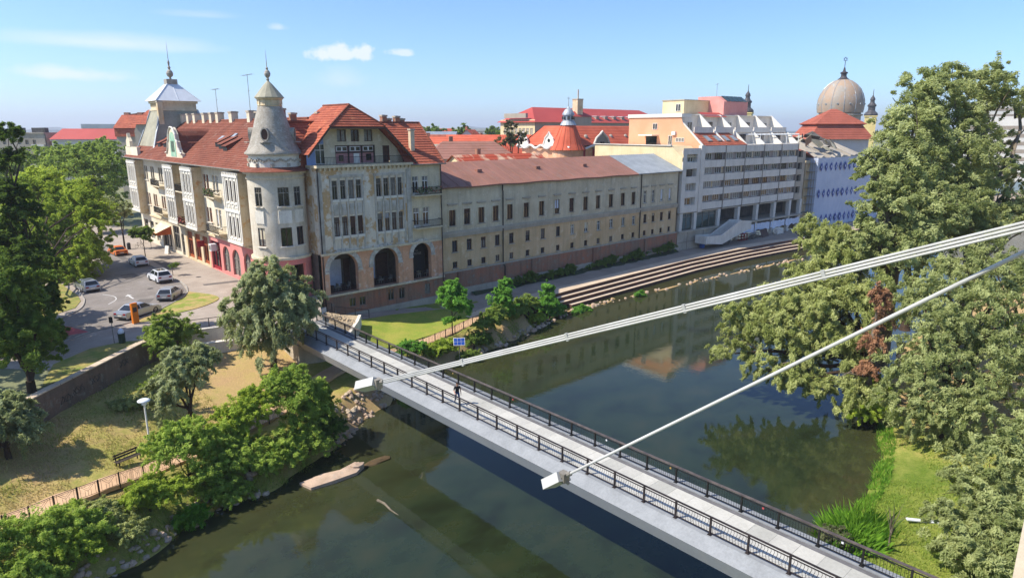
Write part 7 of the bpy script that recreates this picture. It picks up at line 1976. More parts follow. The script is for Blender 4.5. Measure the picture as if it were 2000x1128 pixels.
car('orange saloon car furthest up the street', 24.4, 123.3, UP + .05, 'car_orange', 'sedan', 1.0)
car('white hatchback parked behind the white car with dark roof', 24.55, 111.2, UP, 'car_white', 'hatch', 1.02)
car('white crossover with dark glass roof parked at the kerb', 23.75, 97.0, UP + .04, 'car_white', 'suv', 1.02)
car('silver hatchback parked at the bend by the grass island', 22.0, 86.1, R(56), 'car_silver', 'hatch', 1.0)
car('silver saloon parked across the road end next to the orange pillar', 17.0, 80.1, R(31), 'car_silver', 'sedan', 1.02)
car('silver estate car half hidden under the left trees', 15.35, 97.7, UP + .1, 'car_silver', 'wagon', 1.0)
car('white van seen through the trees far up the street', 25.5, 205, R(10), 'car_white', 'suv', 1.25)
car('white car at the far crossing in front of the cream house', 36.5, 252, R(-35), 'car_white', 'hatch', 1.1)
# ------------------------------------------------------------------ trees and shrubs
MT['leaf_dark'] = leaf_mat('leaf_dark', '#455c28', '#819846', .42, '#a8c248')
MT['leaf_deep'] = leaf_mat('leaf_deep', '#34481f', '#667c36', .42, '#8cac3c')
MT['leaf_bright'] = leaf_mat('leaf_bright', '#64822c', '#bccb54', .48, '#d2e050')
MT['leaf_mid'] = leaf_mat('leaf_mid', '#587232', '#a6b85c', .46, '#bed454')
MT['leaf_fresh'] = leaf_mat('leaf_fresh', '#487a30', '#88b84c', .4, '#9cd048')
MT['leaf_silver'] = leaf_mat('leaf_silver', '#6e7a48', '#c0c698', .42, '#c6ce78')
MT['leaf_poplar'] = leaf_mat('leaf_poplar', '#6c7944', '#c0c68a', .42, '#c6cf68')
MT['leaf_willow'] = leaf_mat('leaf_willow', '#7c8844', '#c6ca88', .44, '#ccd26c')
MT['leaf_shrub'] = leaf_mat('leaf_shrub', '#5e7e34', '#bed066', .52, '#d0e45c')
MT['leaf_bare'] = leaf_mat('leaf_bare', '#4a5236', '#767a55', .25)
MT['leaf_dry'] = leaf_mat('leaf_dry', '#866048', '#b88c68', .25, '#b88c68')
MT['leaf_reed'] = leaf_mat('leaf_reed', '#3f6a1c', '#7fa838', .3, '#8cc030')
rng = np.random.default_rng(77)

def leaves_mesh(name, lobes, nclump, per, leaf, m, droop=0.0, aspect=1.7, clump=.2, shell=.55, flat=.0):
    """leaf blades gathered in clumps spread through the lobes (cx,cy,cz,rx,ry,rz)"""
    lobes = np.array(lobes, float)
    sub_ = []
    for l in lobes:                       # break each lobe into uneven smaller masses
        sub_.append(np.concatenate([l[:3], l[3:] * .92]))
        for _ in range(6):
            q = rng.normal(size=3); q /= np.linalg.norm(q); q[2] = abs(q[2]) * .9 - .25
            sub_.append(np.concatenate([l[:3] + q * l[3:] * rng.uniform(.55, .9), l[3:] * rng.uniform(.34, .55)]))
    lobes = np.array(sub_)
    wts = (lobes[:, 3] * lobes[:, 4] * lobes[:, 5]) ** (2 / 3); wts /= wts.sum()
    li = rng.choice(len(lobes), nclump, p=wts)
    d = rng.normal(size=(nclump, 3)); d /= np.linalg.norm(d, axis=1)[:, None]
    d[:, 2] = np.where(d[:, 2] < -.55, -d[:, 2], d[:, 2])
    rad = shell + (1.04 - shell) * rng.random(nclump) ** .6
    inner = rng.random(nclump) < .12; rad[inner] *= rng.random(inner.sum())
    bump_ = 1 + .14 * np.sin(d[:, 0] * 5 + li) + .12 * np.sin(d[:, 1] * 6 + 2 * li) + .1 * np.sin(d[:, 2] * 7)
    C = lobes[li, :3] + d * lobes[li, 3:] * (rad * bump_)[:, None]
    meanr = lobes[li, 3:].mean(axis=1)
    cr = np.clip(meanr * clump, .22, 1.5) * rng.uniform(.7, 1.35, nclump)
    ct = rng.random(nclump)
    per = int(per * 2.1); leaf *= .74
    n = nclump * per
    ci = np.repeat(np.arange(nclump), per)
    off = rng.normal(size=(n, 3)); off /= np.linalg.norm(off, axis=1)[:, None]; off *= (rng.random(n) ** .45)[:, None]
    off *= cr[ci][:, None] * np.array([1, 1, .8 if droop == 0 else 1.0])
    if droop: off[:, 2] -= rng.random(n) ** 1.5 * droop * cr[ci]
    P = C[ci] + off
    fr = rng.random(nclump) < (.75 if droop else .45)                # feathery sprays instead of round tufts
    fd = d + rng.normal(size=(nclump, 3)) * .5; fd /= np.linalg.norm(fd, axis=1)[:, None]
    ft = rng.random(n) ** .8; fl = (cr * rng.uniform(1.4, 2.6, nclump))[ci]
    Pf = C[ci] + fd[ci] * (ft * fl)[:, None] + rng.normal(size=(n, 3)) * (cr[ci] * (.26 - .14 * ft))[:, None]
    Pf[:, 2] -= (ft ** 2) * fl * (.25 + .5 * min(1, droop))
    P = np.where(fr[ci][:, None], Pf, P)
    # leaf frames: normals lean outwards and up
    nr = d[ci] * .6 + rng.normal(size=(n, 3)) * .55 + np.array([-.12, .08, .55]); nr /= np.linalg.norm(nr, axis=1)[:, None]
    a = rng.normal(size=(n, 3))
    if droop: a = a * .45 + np.array([0, 0, -1.0])
    u = a - nr * (a * nr).sum(1)[:, None]; u /= np.linalg.norm(u, axis=1)[:, None]
    v = np.cross(nr, u)
    sz = leaf * rng.uniform(.6, 1.3, n)
    u *= (sz * aspect * .5)[:, None]; v *= (sz * .5)[:, None]
    bend = nr * (sz * .14)[:, None]
    Vv = np.stack([P - u - v * .55, P + u * 1.1 + bend, P - u * .4 + v * .8], 1).reshape(-1, 3)
    tint = np.clip(ct[ci] * .68 + rng.random(n) * .32, 0, 1)
    me = bpy.data.meshes.new(name)
    me.vertices.add(n * 3); me.vertices.foreach_set('co', Vv.astype(np.float32).ravel())
    me.loops.add(n * 3); me.loops.foreach_set('vertex_index', np.arange(n * 3, dtype=np.int32))
    me.polygons.add(n); me.polygons.foreach_set('loop_start', np.arange(0, n * 3, 3, dtype=np.int32)); me.polygons.foreach_set('loop_total', np.full(n, 3, np.int32))
    me.update(calc_edges=True)
    at = me.attributes.new('tint', 'FLOAT', 'FACE'); at.data.foreach_set('value', tint.astype(np.float32))
    me.materials.append(MT[m]); return me

def limb(mb, p, q, r0, r1, rn, seg=4, wob=.12, n=6):
    p, q = Vector(p), Vector(q); L_ = (q - p).length; pts = []; rs = []
    for k in range(seg + 1):
        f = k / seg; c_ = p.lerp(q, f) + Vector((rn.uniform(-1, 1), rn.uniform(-1, 1), rn.uniform(-.5, .5))) * (wob * L_ * .3 * (1 if 0 < k < seg else 0)) + Vector((0, 0, L_ * .08 * math.sin(math.pi * f)))
        pts.append(c_); rs.append(r0 + (r1 - r0) * f)
    mb.tube(pts, rs, n)

TN = [0]
def tree(label, base, lobes, trunk_r=.25, fork=None, nclump=300, per=30, leaf=.3, m='leaf_mid', name='tree', cat='tree', group=None, droop=0, aspect=1.7, clump=.2, shell=.55, bark='bark', twigs=2, lean=(0, 0)):
    """lobes relative to the base point"""
    TN[0] += 1; rn = random.Random(TN[0] * 13)
    t = thing(name, label, cat, base, 0, group)
    top = max(l[2] for l in lobes); fz = fork if fork is not None else top * .35
    s = MB(); f = Vector((lean[0], lean[1], fz)); s.tube([(0, 0, -.4), (0, 0, .05), Vector((lean[0] * .35, lean[1] * .35, fz * .5)), f], [trunk_r * 1.45, trunk_r * 1.15, trunk_r, trunk_r * .85], 10)
    for l in lobes:
        c_ = Vector(l[:3]); limb(s, f, c_, trunk_r * .6, trunk_r * .16, rn, 5, .16, 6)
        for _ in range(twigs):
            q = c_ + Vector((rn.uniform(-1, 1) * l[3], rn.uniform(-1, 1) * l[4], rn.uniform(-.3, 1) * l[5])) * .85; limb(s, f.lerp(c_, rn.uniform(.5, .95)), q, trunk_r * .18, trunk_r * .05, rn, 3, .2, 5)
    ob('trunk', s.mesh('trunk', MT[bark], True), t)
    ob('crown', leaves_mesh('crown', lobes, nclump, per, leaf, m, droop, aspect, clump, shell), t)
    return t

def gz(x, y): return bank_z(x, y)
# --- left: dark tall tree at the wall
tree('dark leafy tree with bare lower trunk at the left end of the brick wall', (4.9, 61.3, -1.7), [(-.5, .6, 5.2, 2.6, 2.6, 2.4), (.9, .4, 6.4, 1.8, 1.8, 2.0), (-1.6, 1.2, 8.2, 2.8, 2.8, 2.6), (1.0, .8, 4.2, 1.6, 1.5, 1.5), (-.2, 1.4, 10.2, 2.2, 2.2, 2.2)],
     .36, 2.6, 460, 48, .26, 'leaf_dark', clump=.22, shell=.4)
tree('tall dark columnar tree rising to the sky at the left edge', (7.0, 75.5, 0), [(1.0,3.4,19.6,1.2,1.2,1.1),(0.8,2.7,16.9,1.7,1.7,1.6),(-0.4,2.7,13.6,2.3,2.3,2.1),(0.9,1.0,12.0,1.7,1.7,1.6),(-1.0,2.0,9.4,2.7,2.7,2.6),(0.4,-1.2,8.0,2.2,2.2,2.1),(-1.5,-0.4,5.0,2.7,2.7,2.5),(0.5,-2.4,4.5,1.9,1.9,1.8),(-1.4,-1.7,1.3,2.4,2.4,2.3),(0.6,-4.8,1.8,1.6,1.6,1.5),(-2.9,-0.9,-0.1,2.2,2.2,2.1)],
     .3, 3.0, 1400, 46, .26, 'leaf_deep', clump=.26, shell=.3)
tree('dark leafy tree behind the tall left tree', (-1.5, 72, 0), [(0, 0, 8, 4, 4, 4), (1.5, 1, 12, 3, 3, 3.4), (2.8, -.5, 6.5, 3, 3, 3)], .35, 3, 330, 36, .36, 'leaf_dark')
tree('broad yellow green tree overhanging the road on the left', (10.5, 95.5, 0), [(4.1,22.0,11.2,4.0,4.0,3.8),(7.4,16.9,9.1,4.3,4.3,4.1),(8.6,13.9,7.5,2.8,2.8,2.6),(4.0,17.6,6.0,5.1,5.1,4.8),(6.8,11.8,4.4,2.9,2.9,2.7),(4.5,13.0,1.8,4.4,4.4,4.2),(2.3,21.2,8.0,4.1,4.1,3.9),(8.9,10.6,6.9,1.8,1.8,1.7),(4.7,9.6,0.2,2.7,2.7,2.5),(1.9,14.8,0.1,4.4,4.4,4.2),(0.2,17.7,4.3,4.0,4.0,3.8)],
     .22, 3.4, 1900, 42, .34, 'leaf_bright', clump=.22, shell=.3)
tree('shaded dark tree under the broad yellow green tree', (6.0, 84.4, 0), [(0, 0, 5, 3.4, 3.4, 3), (2.4, 1.6, 4.4, 2.6, 2.6, 2.2), (-2, 1, 7, 3, 3, 3)], .3, 2, 300, 36, .34, 'leaf_dark')
tree('small grey green bushy tree at the kerb below the dark trees', (8.4, 78.8, 0), [(0, 0, 3.0, 1.7, 1.7, 1.7), (-1.4, .6, 4.0, 1.9, 1.9, 1.6)], .14, 1.4, 150, 30, .26, 'leaf_mid')
# --- street trees
tree('thin grey green street tree behind the orange car', (26.5, 128.1, 0), [(0, 0, 5.6, 1.8, 1.8, 1.6), (-.6, .5, 7.2, 1.5, 1.5, 1.3), (.8, -.5, 7.0, 1.3, 1.3, 1.2)], .14, 2.8, 130, 26, .34, 'leaf_silver')
tree('young dark green street tree beside the white hatchback', (26.8, 116.4, 0), [(0, 0, 3.5, 1.5, 1.5, 1.1), (.3, -.6, 4.4, 1.1, 1.1, .8), (-.7, .7, 4.1, 1.2, 1.2, .9)], .07, 1.9, 130, 26, .3, 'leaf_dark')
tree('tiny newly planted sapling with bare forked stem on the pavement', (26.1, 99.6, 0), [(0, 0, 1.3, .5, .5, .25), (.5, -.3, 1.5, .35, .35, .2)], .04, .7, 26, 14, .2, 'leaf_dark', name='sapling', cat='sapling')
for i, (x, y, h, r, lab) in enumerate(((30.5, 168, 17, 6.4, 'wide green tree filling the street beyond the palace'), (26.5, 184, 17.5, 6.4, 'green tree standing left of the far street trees'), (36, 184, 18.5, 6, 'taller green tree against the orange gabled house'), (27.5, 152, 7.5, 3.6, 'lower grey green tree next to the palace left corner'), (21, 228, 13, 6, 'far dull green tree behind the street trees'))):
    tree(lab, (x, y, 0), [(0, 0, h * .62, r, r, h * .3), (-r * .5, r * .3, h * .75, r * .6, r * .6, h * .22), (r * .4, -r * .4, h * .72, r * .6, r * .6, h * .2), (r * .2, r * .5, h * .85, r * .5, r * .5, h * .14), (0, -r * .4, h * .34, r * .8, r * .8, h * .2)], .35, 3, 330, 30, .55, 'leaf_mid' if i != 3 else 'leaf_silver')
# --- bank: left park
tree('silvery willow standing at the bridge head', (23.9, 60.6, gz(23.9, 60.6)), [(0, 0, 6.0, 3.4, 3.4, 3.0), (2.2, -.6, 6.8, 2.6, 2.6, 2.6), (-2.4, .6, 5.4, 2.5, 2.5, 2.8), (.2, .6, 9.0, 2.7, 2.7, 2.2), (-1.2, -1.6, 3.6, 2.2, 2.2, 2.2), (2.8, .8, 4.8, 2.0, 2.2, 2.2), (1.2, -2.2, 5.0, 2.0, 1.8, 2.4)],
     .3, 2.2, 760, 42, .26, 'leaf_silver', droop=.9, aspect=2.6, clump=.2)
tree('grey green willow with leaning trunk in the left park', (13.6, 53.3, gz(13.6, 53.3)), [(.6, .6, 4.9, 2.0, 2.0, 1.6), (-.9, .2, 4.2, 1.5, 1.5, 1.3), (1.7, .9, 5.8, 1.5, 1.5, 1.2), (0, .8, 6.0, 1.3, 1.3, 1.0), (-1.2, .4, 3.0, 1.1, 1.1, 1.0)], .2, 1.7, 400, 36, .22, 'leaf_silver', droop=.7, aspect=2.6, lean=(.5, .3))
tree('pale grey tree at the left edge casting shade on the dry lawn', (2.4, 54.6, gz(2.4, 54.6) - .3), [(0, 0, 2.9, 2.1, 2.1, 1.5), (-1.5, .4, 3.2, 1.8, 1.8, 1.4), (1.2, -.2, 2.3, 1.5, 1.5, 1.1), (.3, .8, 3.9, 1.6, 1.6, 1.0)], .2, 1.2, 380, 36, .24, 'leaf_silver', droop=.5, aspect=2.4)
def shrub(label, x, y, lobes, n, m, leaf=.26, per=32, z=None, grp='shrubs on the river bank', droop=0, aspect=1.6, clump=.24):
    return tree(label, (x, y, gz(x, y) if z is None else z), lobes, .07, .35, int(n * 1.3), int(per * 1.2), leaf * .78, m, name='shrub', cat='shrub', group=grp, clump=clump, twigs=2, droop=droop, aspect=aspect, shell=.45)
shrub('round dark green bush against the end of the brick wall', 16.6, 67.0, [(0, 0, 2.6, 2.3, 1.9, 1.9), (1.6, .6, 2.5, 1.6, 1.5, 1.5), (-1.0, -.3, 2.0, 1.5, 1.4, 1.4), (.3, .3, 4.0, 1.4, 1.3, 1.0), (0, -1, 1.0, 1.8, 1.2, 1.0)], 300, 'leaf_mid', .26)
shrub('low pale green scrub on the grass below the brick wall', 14.6, 62.6, [(0, 0, .6, 1.4, 1.2, .8), (1.4, -.8, .6, 1.2, 1.0, .7), (-1.4, -.6, .4, 1.0, .9, .5)], 110, 'leaf_mid', .2)
shrub('yellow green scrub patch in the middle of the left lawn', 10.8, 59.6, [(0, 0, .3, 1.2, 1.0, .5), (1.2, -.8, .3, 1.0, .8, .45)], 70, 'leaf_willow', .2)
shrub('tall dark green shrub in front of the willow near the bridge', 20.4, 48.8, [(0, 0, 3.0, 2.2, 1.8, 2.4), (1.6, .6, 2.2, 2.0, 1.6, 1.9), (-.8, .6, 4.0, 1.5, 1.4, 1.4), (.8, -.8, 1.2, 2.2, 1.4, 1.3), (2.8, 1.2, 1.4, 1.6, 1.4, 1.2), (.6, .6, 4.6, 1.2, 1.2, .9)], 520, 'leaf_shrub', .24)
shrub('bright yellow green shrub left of the tall dark shrub', 16.6, 48.7, [(0, 0, 2.6, 1.8, 1.5, 1.7), (1.0, .5, 3.4, 1.2, 1.1, 1.1), (-1.0, .2, 1.5, 1.4, 1.2, 1.2)], 300, 'leaf_bright', .24)
shrub('big green shrub covering the bank beside the bench', 11.6, 46.6, [(0, 0, 2.2, 2.2, 1.7, 1.6), (2.0, .4, 1.9, 1.8, 1.5, 1.5), (-1.0, .5, 2.7, 1.4, 1.3, 1.3), (1.2, -1.0, .8, 2.4, 1.3, 1.1), (3.2, -.2, 1.0, 1.5, 1.2, 1.1), (.2, .8, 3.6, 1.2, 1.1, .9)], 560, 'leaf_shrub', .22)
shrub('light green leafy shrub at the water edge left of the big shrub', 8.6, 44.6, [(0, 0, 1.2, 1.4, 1.1, 1.1), (1.2, -.4, .9, 1.2, .9, .9), (-.8, .2, .7, 1.0, .9, .8)], 260, 'leaf_bright', .2)
shrub('grassy pale green tuft above the grey stones', 10.7, 43.6, [(0, 0, .7, .9, .7, .8)], 80, 'leaf_reed', .18, droop=.6, aspect=3.5)
shrub('small olive shrub beside the grey stones', 7.0, 42.9, [(0, 0, .8, 1.1, .9, .8)], 110, 'leaf_willow', .17)
shrub('dark green shrub in the bottom left corner', 2.4, 43.6, [(0, 0, 1.4, 1.8, 1.4, 1.4), (1.8, -.4, 1.1, 1.6, 1.2, 1.2), (-1.8, .3, 1.5, 1.8, 1.3, 1.3), (3.0, -.6, .6, 1.0, .9, .8)], 420, 'leaf_shrub', .2)
shrub('pale green shrub at the left end of the path railing', 4.6, 46.0, [(0, 0, .7, .7, .6, .6)], 60, 'leaf_shrub', .16)
shrub('small bush under the bridge edge next to the stone heap', 23.0, 49.6, [(0, 0, .9, 1.1, .9, .8), (.9, .3, .6, .8, .7, .6)], 110, 'leaf_shrub', .2)
for i, (x, y, r, h, m_, lab) in enumerate(((13.4, 45.0, 1.7, .9, 'leaf_shrub', 'low green shrub overhanging the water below the bench'), (15.6, 45.9, 1.8, 1.1, 'leaf_shrub', 'low green shrub overhanging the water left of the stone slab'), (18.0, 46.3, 1.9, 1.3, 'leaf_shrub', 'rounded shrub overhanging the stone slab'), (20.6, 46.9, 1.9, 1.2, 'leaf_shrub', 'rounded shrub just right of the slab at the water'),
                                         (22.8, 48.2, 1.5, 1.0, 'leaf_dark', 'small dark shrub beside the stone heap at the water'), (5.6, 44.4, 1.2, .8, 'leaf_willow', 'small yellowish shrub on the stony bank at the left'), (-1.8, 43.0, 1.8, 1.2, 'leaf_shrub', 'shrub cut by the left picture edge at the bottom'), (1.2, 41.9, 1.6, 1.2, 'leaf_shrub', 'leafy shrub at the very bottom left above the water'), (3.9, 42.6, 1.4, 1.1, 'leaf_bright', 'lighter shrub beside the bottom left corner shrub'), (-.6, 40.8, 1.5, .9, 'leaf_shrub', 'lowest shrub touching the bottom picture edge'), (14.6, 48.0, 1.7, 1.5, 'leaf_bright', 'light green shrub between the bench and the yellow shrub'))):
    shrub(lab, x, y, [(0, 0, h, r, r * .75, h), (r * .5, -r * .35, h * .6, r * .7, r * .55, h * .7)], 190, m_, .22)
# --- beyond the bridge
tree('young fresh green tree on the lawn below the arcade', (45.9, 60.9, gz(45.9, 60.9)), [(0, 0, 4.6, 1.9, 1.9, 1.3), (.2, .3, 5.8, 1.3, 1.3, 1.0), (.8, -.8, 3.4, 1.3, 1.2, .8), (-.6, -.4, 2.0, .9, .8, .5)], .08, 2.2, 210, 26, .38, 'leaf_fresh', clump=.26)
shrub('tall fresh green bush left of the promenade steps', 55.0, 62.2, [(0, 0, 2.6, 1.5, 1.4, 1.9), (.6, .3, 4.2, 1.1, 1.0, 1.2), (-.6, -.6, 1.4, 1.6, 1.3, 1.2)], 260, 'leaf_fresh', .3)
shrub('tall green bush standing next to the first river step', 64.6, 63.4, [(0, 0, 2.6, 1.6, 1.5, 2.0), (.2, .3, 4.4, 1.0, 1.0, 1.2), (1.2, -.6, 1.5, 1.6, 1.3, 1.2), (2.4, -.4, 1.1, 1.2, 1.0, .9)], 300, 'leaf_fresh', .3)
shrub('dark low bush on the bank beside the young tree', 47.6, 58.9, [(0, 0, 1.0, 1.6, 1.2, 1.0), (1.6, .3, .8, 1.2, 1.0, .8)], 170, 'leaf_dark', .24)
shrub('low fresh bush on the bank under the far bridge railing', 37.4, 57.8, [(0, 0, .9, 1.3, 1.0, .9), (1.2, .4, .7, 1.0, .9, .7)], 130, 'leaf_fresh', .24)
shrub('yellow green bush behind the solar panel', 41.8, 58.0, [(0, 0, 1.0, 1.5, 1.2, 1.0), (-1.4, .2, .8, 1.2, 1.0, .8), (1.4, .2, .9, 1.2, 1.0, .8)], 210, 'leaf_bright', .22)
shrub('low green bush at the water edge right of the solar panel', 45.2, 56.9, [(0, 0, .6, 1.6, 1.0, .7)], 100, 'leaf_mid', .22)
shrub('bright low bush between the stones and the river steps', 70.5, 62.2, [(0, 0, .5, 1.7, .9, .6)], 100, 'leaf_fresh', .26)
shrub('small bright clump at the foot of the river steps', 84.4, 62.0, [(0, 0, .2, 1.1, .6, .45)], 50, 'leaf_fresh', .26, z=-5.8)
shrub('leafy bush on the stony point left of the river steps', 58.6, 62.4, [(0, 0, 1.2, 1.7, 1.3, 1.2), (1.6, .3, 1.5, 1.3, 1.1, 1.2), (-1.4, -.4, .7, 1.3, 1.0, .8)], 230, 'leaf_mid', .26)
shrub('low pale bush at the tip of the stony point', 61.5, 61.9, [(0, 0, .6, 1.5, 1.0, .7)], 110, 'leaf_bright', .24)
shrub('green bush on the bank between young tree and stony point', 50.6, 60.2, [(0, 0, 1.0, 1.6, 1.2, 1.0), (1.8, .2, 1.6, 1.2, 1.1, 1.3)], 220, 'leaf_mid', .26)
for i, (x, z_, lab) in enumerate(((70, -3.6, 'dark weeds at the left end under the brick wall'), (79, -3.6, 'dark weeds in the middle under the brick wall'), (90, -3.5, 'dark weeds around the drain of the brick wall'), (98, -3.4, 'dark climbing weeds on the brick wall'), (108, -3.2, 'dark ivy at the right end of the brick wall'))):
    shrub(lab, x, 74.1, [(0, 0, .4, 4.0, .5, .55), (2, .3, .8, 2.0, .3, .7)], 110, 'leaf_dark', .3, z=z_, grp='weeds under the brick wall')
# --- background trees over the roofs
tree('bare branched half dead tree in front of the cream school end', (97.5, 107.5, 0), [(0, 0, 17.5, 2.2, 2.2, 2.2), (.8, .6, 20.5, 1.5, 1.5, 2.0), (-2.6, 1.8, 16.5, 2.0, 1.8, 1.8), (2.0, -1.6, 18.0, 1.4, 1.4, 1.8), (-1, 1, 13.6, 2.6, 2.2, 1.6)], .28, 9, 130, 16, .5, 'leaf_bare', clump=.3, twigs=5, shell=.3)
for i, (x, y, h, r, lab) in enumerate(((154, 214, 21.7, 4.9, 'dark far tree crown above the palace end'), (163, 207, 22.2, 4.2, 'second dark far tree crown above the palace end'), (190, 212, 21.2, 4.9, 'far tree crown left of the bare tree'), (212, 245, 21.7, 5.6, 'wide far tree crown behind the bare tree'), (176, 250, 21.2, 4.9, 'far round tree crown over the orange houses'))):
    tree(lab, (x, y, 0), [(0, 0, h * .72, r, r, h * .26), (r * .4, r * .3, h * .8, r * .6, r * .6, h * .18), (-r * .5, -r * .2, h * .78, r * .6, r * .6, h * .18)], .4, 6, 170, 24, .9, 'leaf_dark')
# --- right bank giants
tree('huge grey green poplar at the left of the right hand trees', (75, 23, -4.8), [(8.5,2.2,28.5,3.3,3.3,3.1),(5.1,1.5,25.2,3.6,3.6,3.5),(1.1,1.2,21.6,3.7,3.7,3.5),(-0.9,2.6,20.3,2.3,2.3,2.2),(-2.9,0.7,17.5,3.2,3.2,3.1),(2.0,-1.2,16.8,4.8,4.8,4.6),(-4.0,0.5,13.8,3.0,3.0,2.8),(-1.7,-1.9,13.0,4.4,4.4,4.2)],
     .7, 8, 1300, 52, .28, 'leaf_poplar', clump=.2, twigs=3, shell=.4, bark='bark_pale')
tree('huge grey green poplar towering at the right picture edge', (86, 18.5, -4.8), [(3.0,4.9,29.5,3.4,3.4,3.2),(5.8,2.1,29.0,3.4,3.4,3.2),(10.2,0.4,27.5,2.9,2.9,2.7),(2.7,3.8,25.5,4.2,4.2,4.0),(-2.0,3.9,21.2,4.8,4.8,4.5),(6.6,2.1,22.7,3.2,3.2,3.1),(1.8,2.0,17.4,4.2,4.2,4.0),(10.3,0.4,19.1,3.0,3.0,2.8),(-3.2,-0.3,13.4,4.3,4.3,4.1),(5.4,-2.2,14.4,4.2,4.2,4.0)],
     .7, 8, 1300, 52, .28, 'leaf_poplar', clump=.2, twigs=3, shell=.4, bark='bark_pale')
tree('grey green tree behind the willow on the right bank', (92, 26, -4.6), [(0, 0, 14, 4, 4, 4), (-1, 2, 18, 3, 3, 3), (-2, 2, 10, 5, 4, 4), (2, -3, 17, 4, 4, 4)], .5, 5, 360, 38, .42, 'leaf_poplar', clump=.18)
WIL = tree('light green willow leaning far out over the water', (66.5, 20.5, -5.4), [(4.2,8.7,14.0,3.0,3.0,2.8),(3.7,5.6,11.7,3.5,3.5,3.4),(0.8,7.8,10.2,3.1,3.1,2.9),(-3.2,7.8,7.6,3.4,3.4,3.3),(-6.1,9.9,5.9,3.2,3.2,3.1),(-8.7,10.3,4.0,2.0,2.0,1.9),(-6.1,6.6,4.3,3.1,3.1,3.0),(-1.2,4.7,7.9,3.8,3.8,3.6),(-4.1,2.2,5.0,3.2,3.2,3.1),(-7.2,4.2,2.2,2.5,2.5,2.3),(-6.5,0.7,2.2,2.6,2.6,2.4),(0.6,1.9,8.7,3.3,3.3,3.2),(-8.4,6.9,3.0,1.7,1.7,1.6)],
     .45, 3, 1650, 50, .23, 'leaf_willow', droop=.7, aspect=2.6, clump=.2, lean=(-.8, .8), shell=.4)
tree('dense grey green willow in front on the right bank', (61, 13, -4.9), [(0.9,3.0,8.1,2.6,2.6,2.5),(4.9,2.5,9.3,3.6,3.6,3.4),(7.6,0.2,9.7,3.6,3.6,3.4),(-0.9,2.3,5.1,3.2,3.2,3.1),(3.0,0.4,5.8,4.0,4.0,3.8),(5.8,-2.0,6.5,3.4,3.4,3.3),(-3.5,2.5,2.6,2.3,2.3,2.2),(-1.5,0.6,2.4,3.2,3.2,3.0),(-0.4,-1.7,2.9,3.0,3.0,2.9),(1.6,-3.2,3.9,3.0,3.0,2.9),(-2.3,-0.5,1.1,1.9,1.9,1.8),(-0.5,3.3,5.2,1.5,1.5,1.4),(10.3,3.8,11.3,3.2,3.2,3.1),(13.3,1.3,12.0,3.5,3.5,3.3),(12.4,-0.9,11.0,2.8,2.8,2.7),(5.7,4.9,10.3,2.6,2.6,2.4)],
     .45, 2.4, 1500, 46, .2, 'leaf_poplar', droop=.4, aspect=2.2, clump=.2, shell=.4)
tree('shaded tree standing behind the front willow', (72, 8, -4.6), [(0, 0, 7, 4.5, 4.5, 4), (-1, -2, 5, 4, 4, 3.4), (4, -3, 9, 4.5, 4.5, 4)], .4, 3, 380, 36, .34, 'leaf_mid')
tree('pale olive tree filling the bottom right corner', (43.5, 6.5, -4.9), [(1.5,1.2,3.6,2.1,2.1,2.0),(4.2,0.5,4.8,2.1,2.1,2.0),(-1.9,1.1,2.5,1.7,1.7,1.6),(-0.3,-0.3,2.6,2.2,2.2,2.1),(-2.8,0.2,1.3,1.9,1.9,1.8),(3.2,-0.6,3.0,2.3,2.3,2.2),(-1.0,-1.5,1.3,2.1,2.1,2.0),(7.6,0.3,5.1,1.5,1.5,1.5)],
     .25, 1.4, 800, 50, .17, 'leaf_poplar', droop=.3, aspect=2.2, clump=.22, shell=.4)
rn = random.Random(5)
for p, q in (((-2, 3, 3.5), (-9.5, 8.0, 2.6)), ((-2, 4, 4.2), (-6.4, 9.4, 3.0)), ((-1, 1, 2.6), (-6.4, .6, 2.9)), ((0, 3, 8), (3.4, 9.6, 13.6))):
    s = MB(); limb(s, p, q, .1, .02, rn, 5, .2, 6)
    for _ in range(4): f = Vector(p).lerp(Vector(q), rn.uniform(.4, .95)); limb(s, f, f + Vector((rn.uniform(-1.2, .6), rn.uniform(-.8, 1), rn.uniform(-.6, .7))), .03, .008, rn, 3, .2, 5)
    ob('dead_branch', s.mesh('dead_branch', MT['bark_pale'], True), WIL)
shrub('bright green shrub leaning over the water by the right lawn', 61.4, 18.6, [(0, 0, 1.4, 1.9, 1.6, 1.3), (-1.4, 1.2, 1.0, 1.4, 1.3, .9), (1.6, .8, 2.4, 1.6, 1.5, 1.3)], 240, 'leaf_bright', .28, z=-5.6)
# dead ivy column
t = thing('dead_tree', 'dead trunk wrapped in rust brown dry ivy between the right willows', 'tree', (61.4, 19.6, -5.3))
s = MB(); s.tube([(0, 0, -.3), (.1, 0, 3), (-.1, .1, 8), (.1, 0, 12)], [.35, .28, .2, .08], 8); limb(s, (0, 0, 3.5), (-3.4, 1.6, 4.4), .1, .02, random.Random(3)); limb(s, (0, 0, 4.4), (-2.6, 2.2, 3.4), .08, .02, random.Random(4)); ob('trunk', s.mesh('trunk', MT['bark_pale'], True), t)
ob('crown', leaves_mesh('crown', [(0, 0, 10.6, .85, .85, 1.6), (0, 0, 7.0, .6, .6, 2.2), (-.4, .3, 4.4, .9, .8, .9)], 120, 40, .2, 'leaf_dry', .8, 2.4, .45, .3), t)
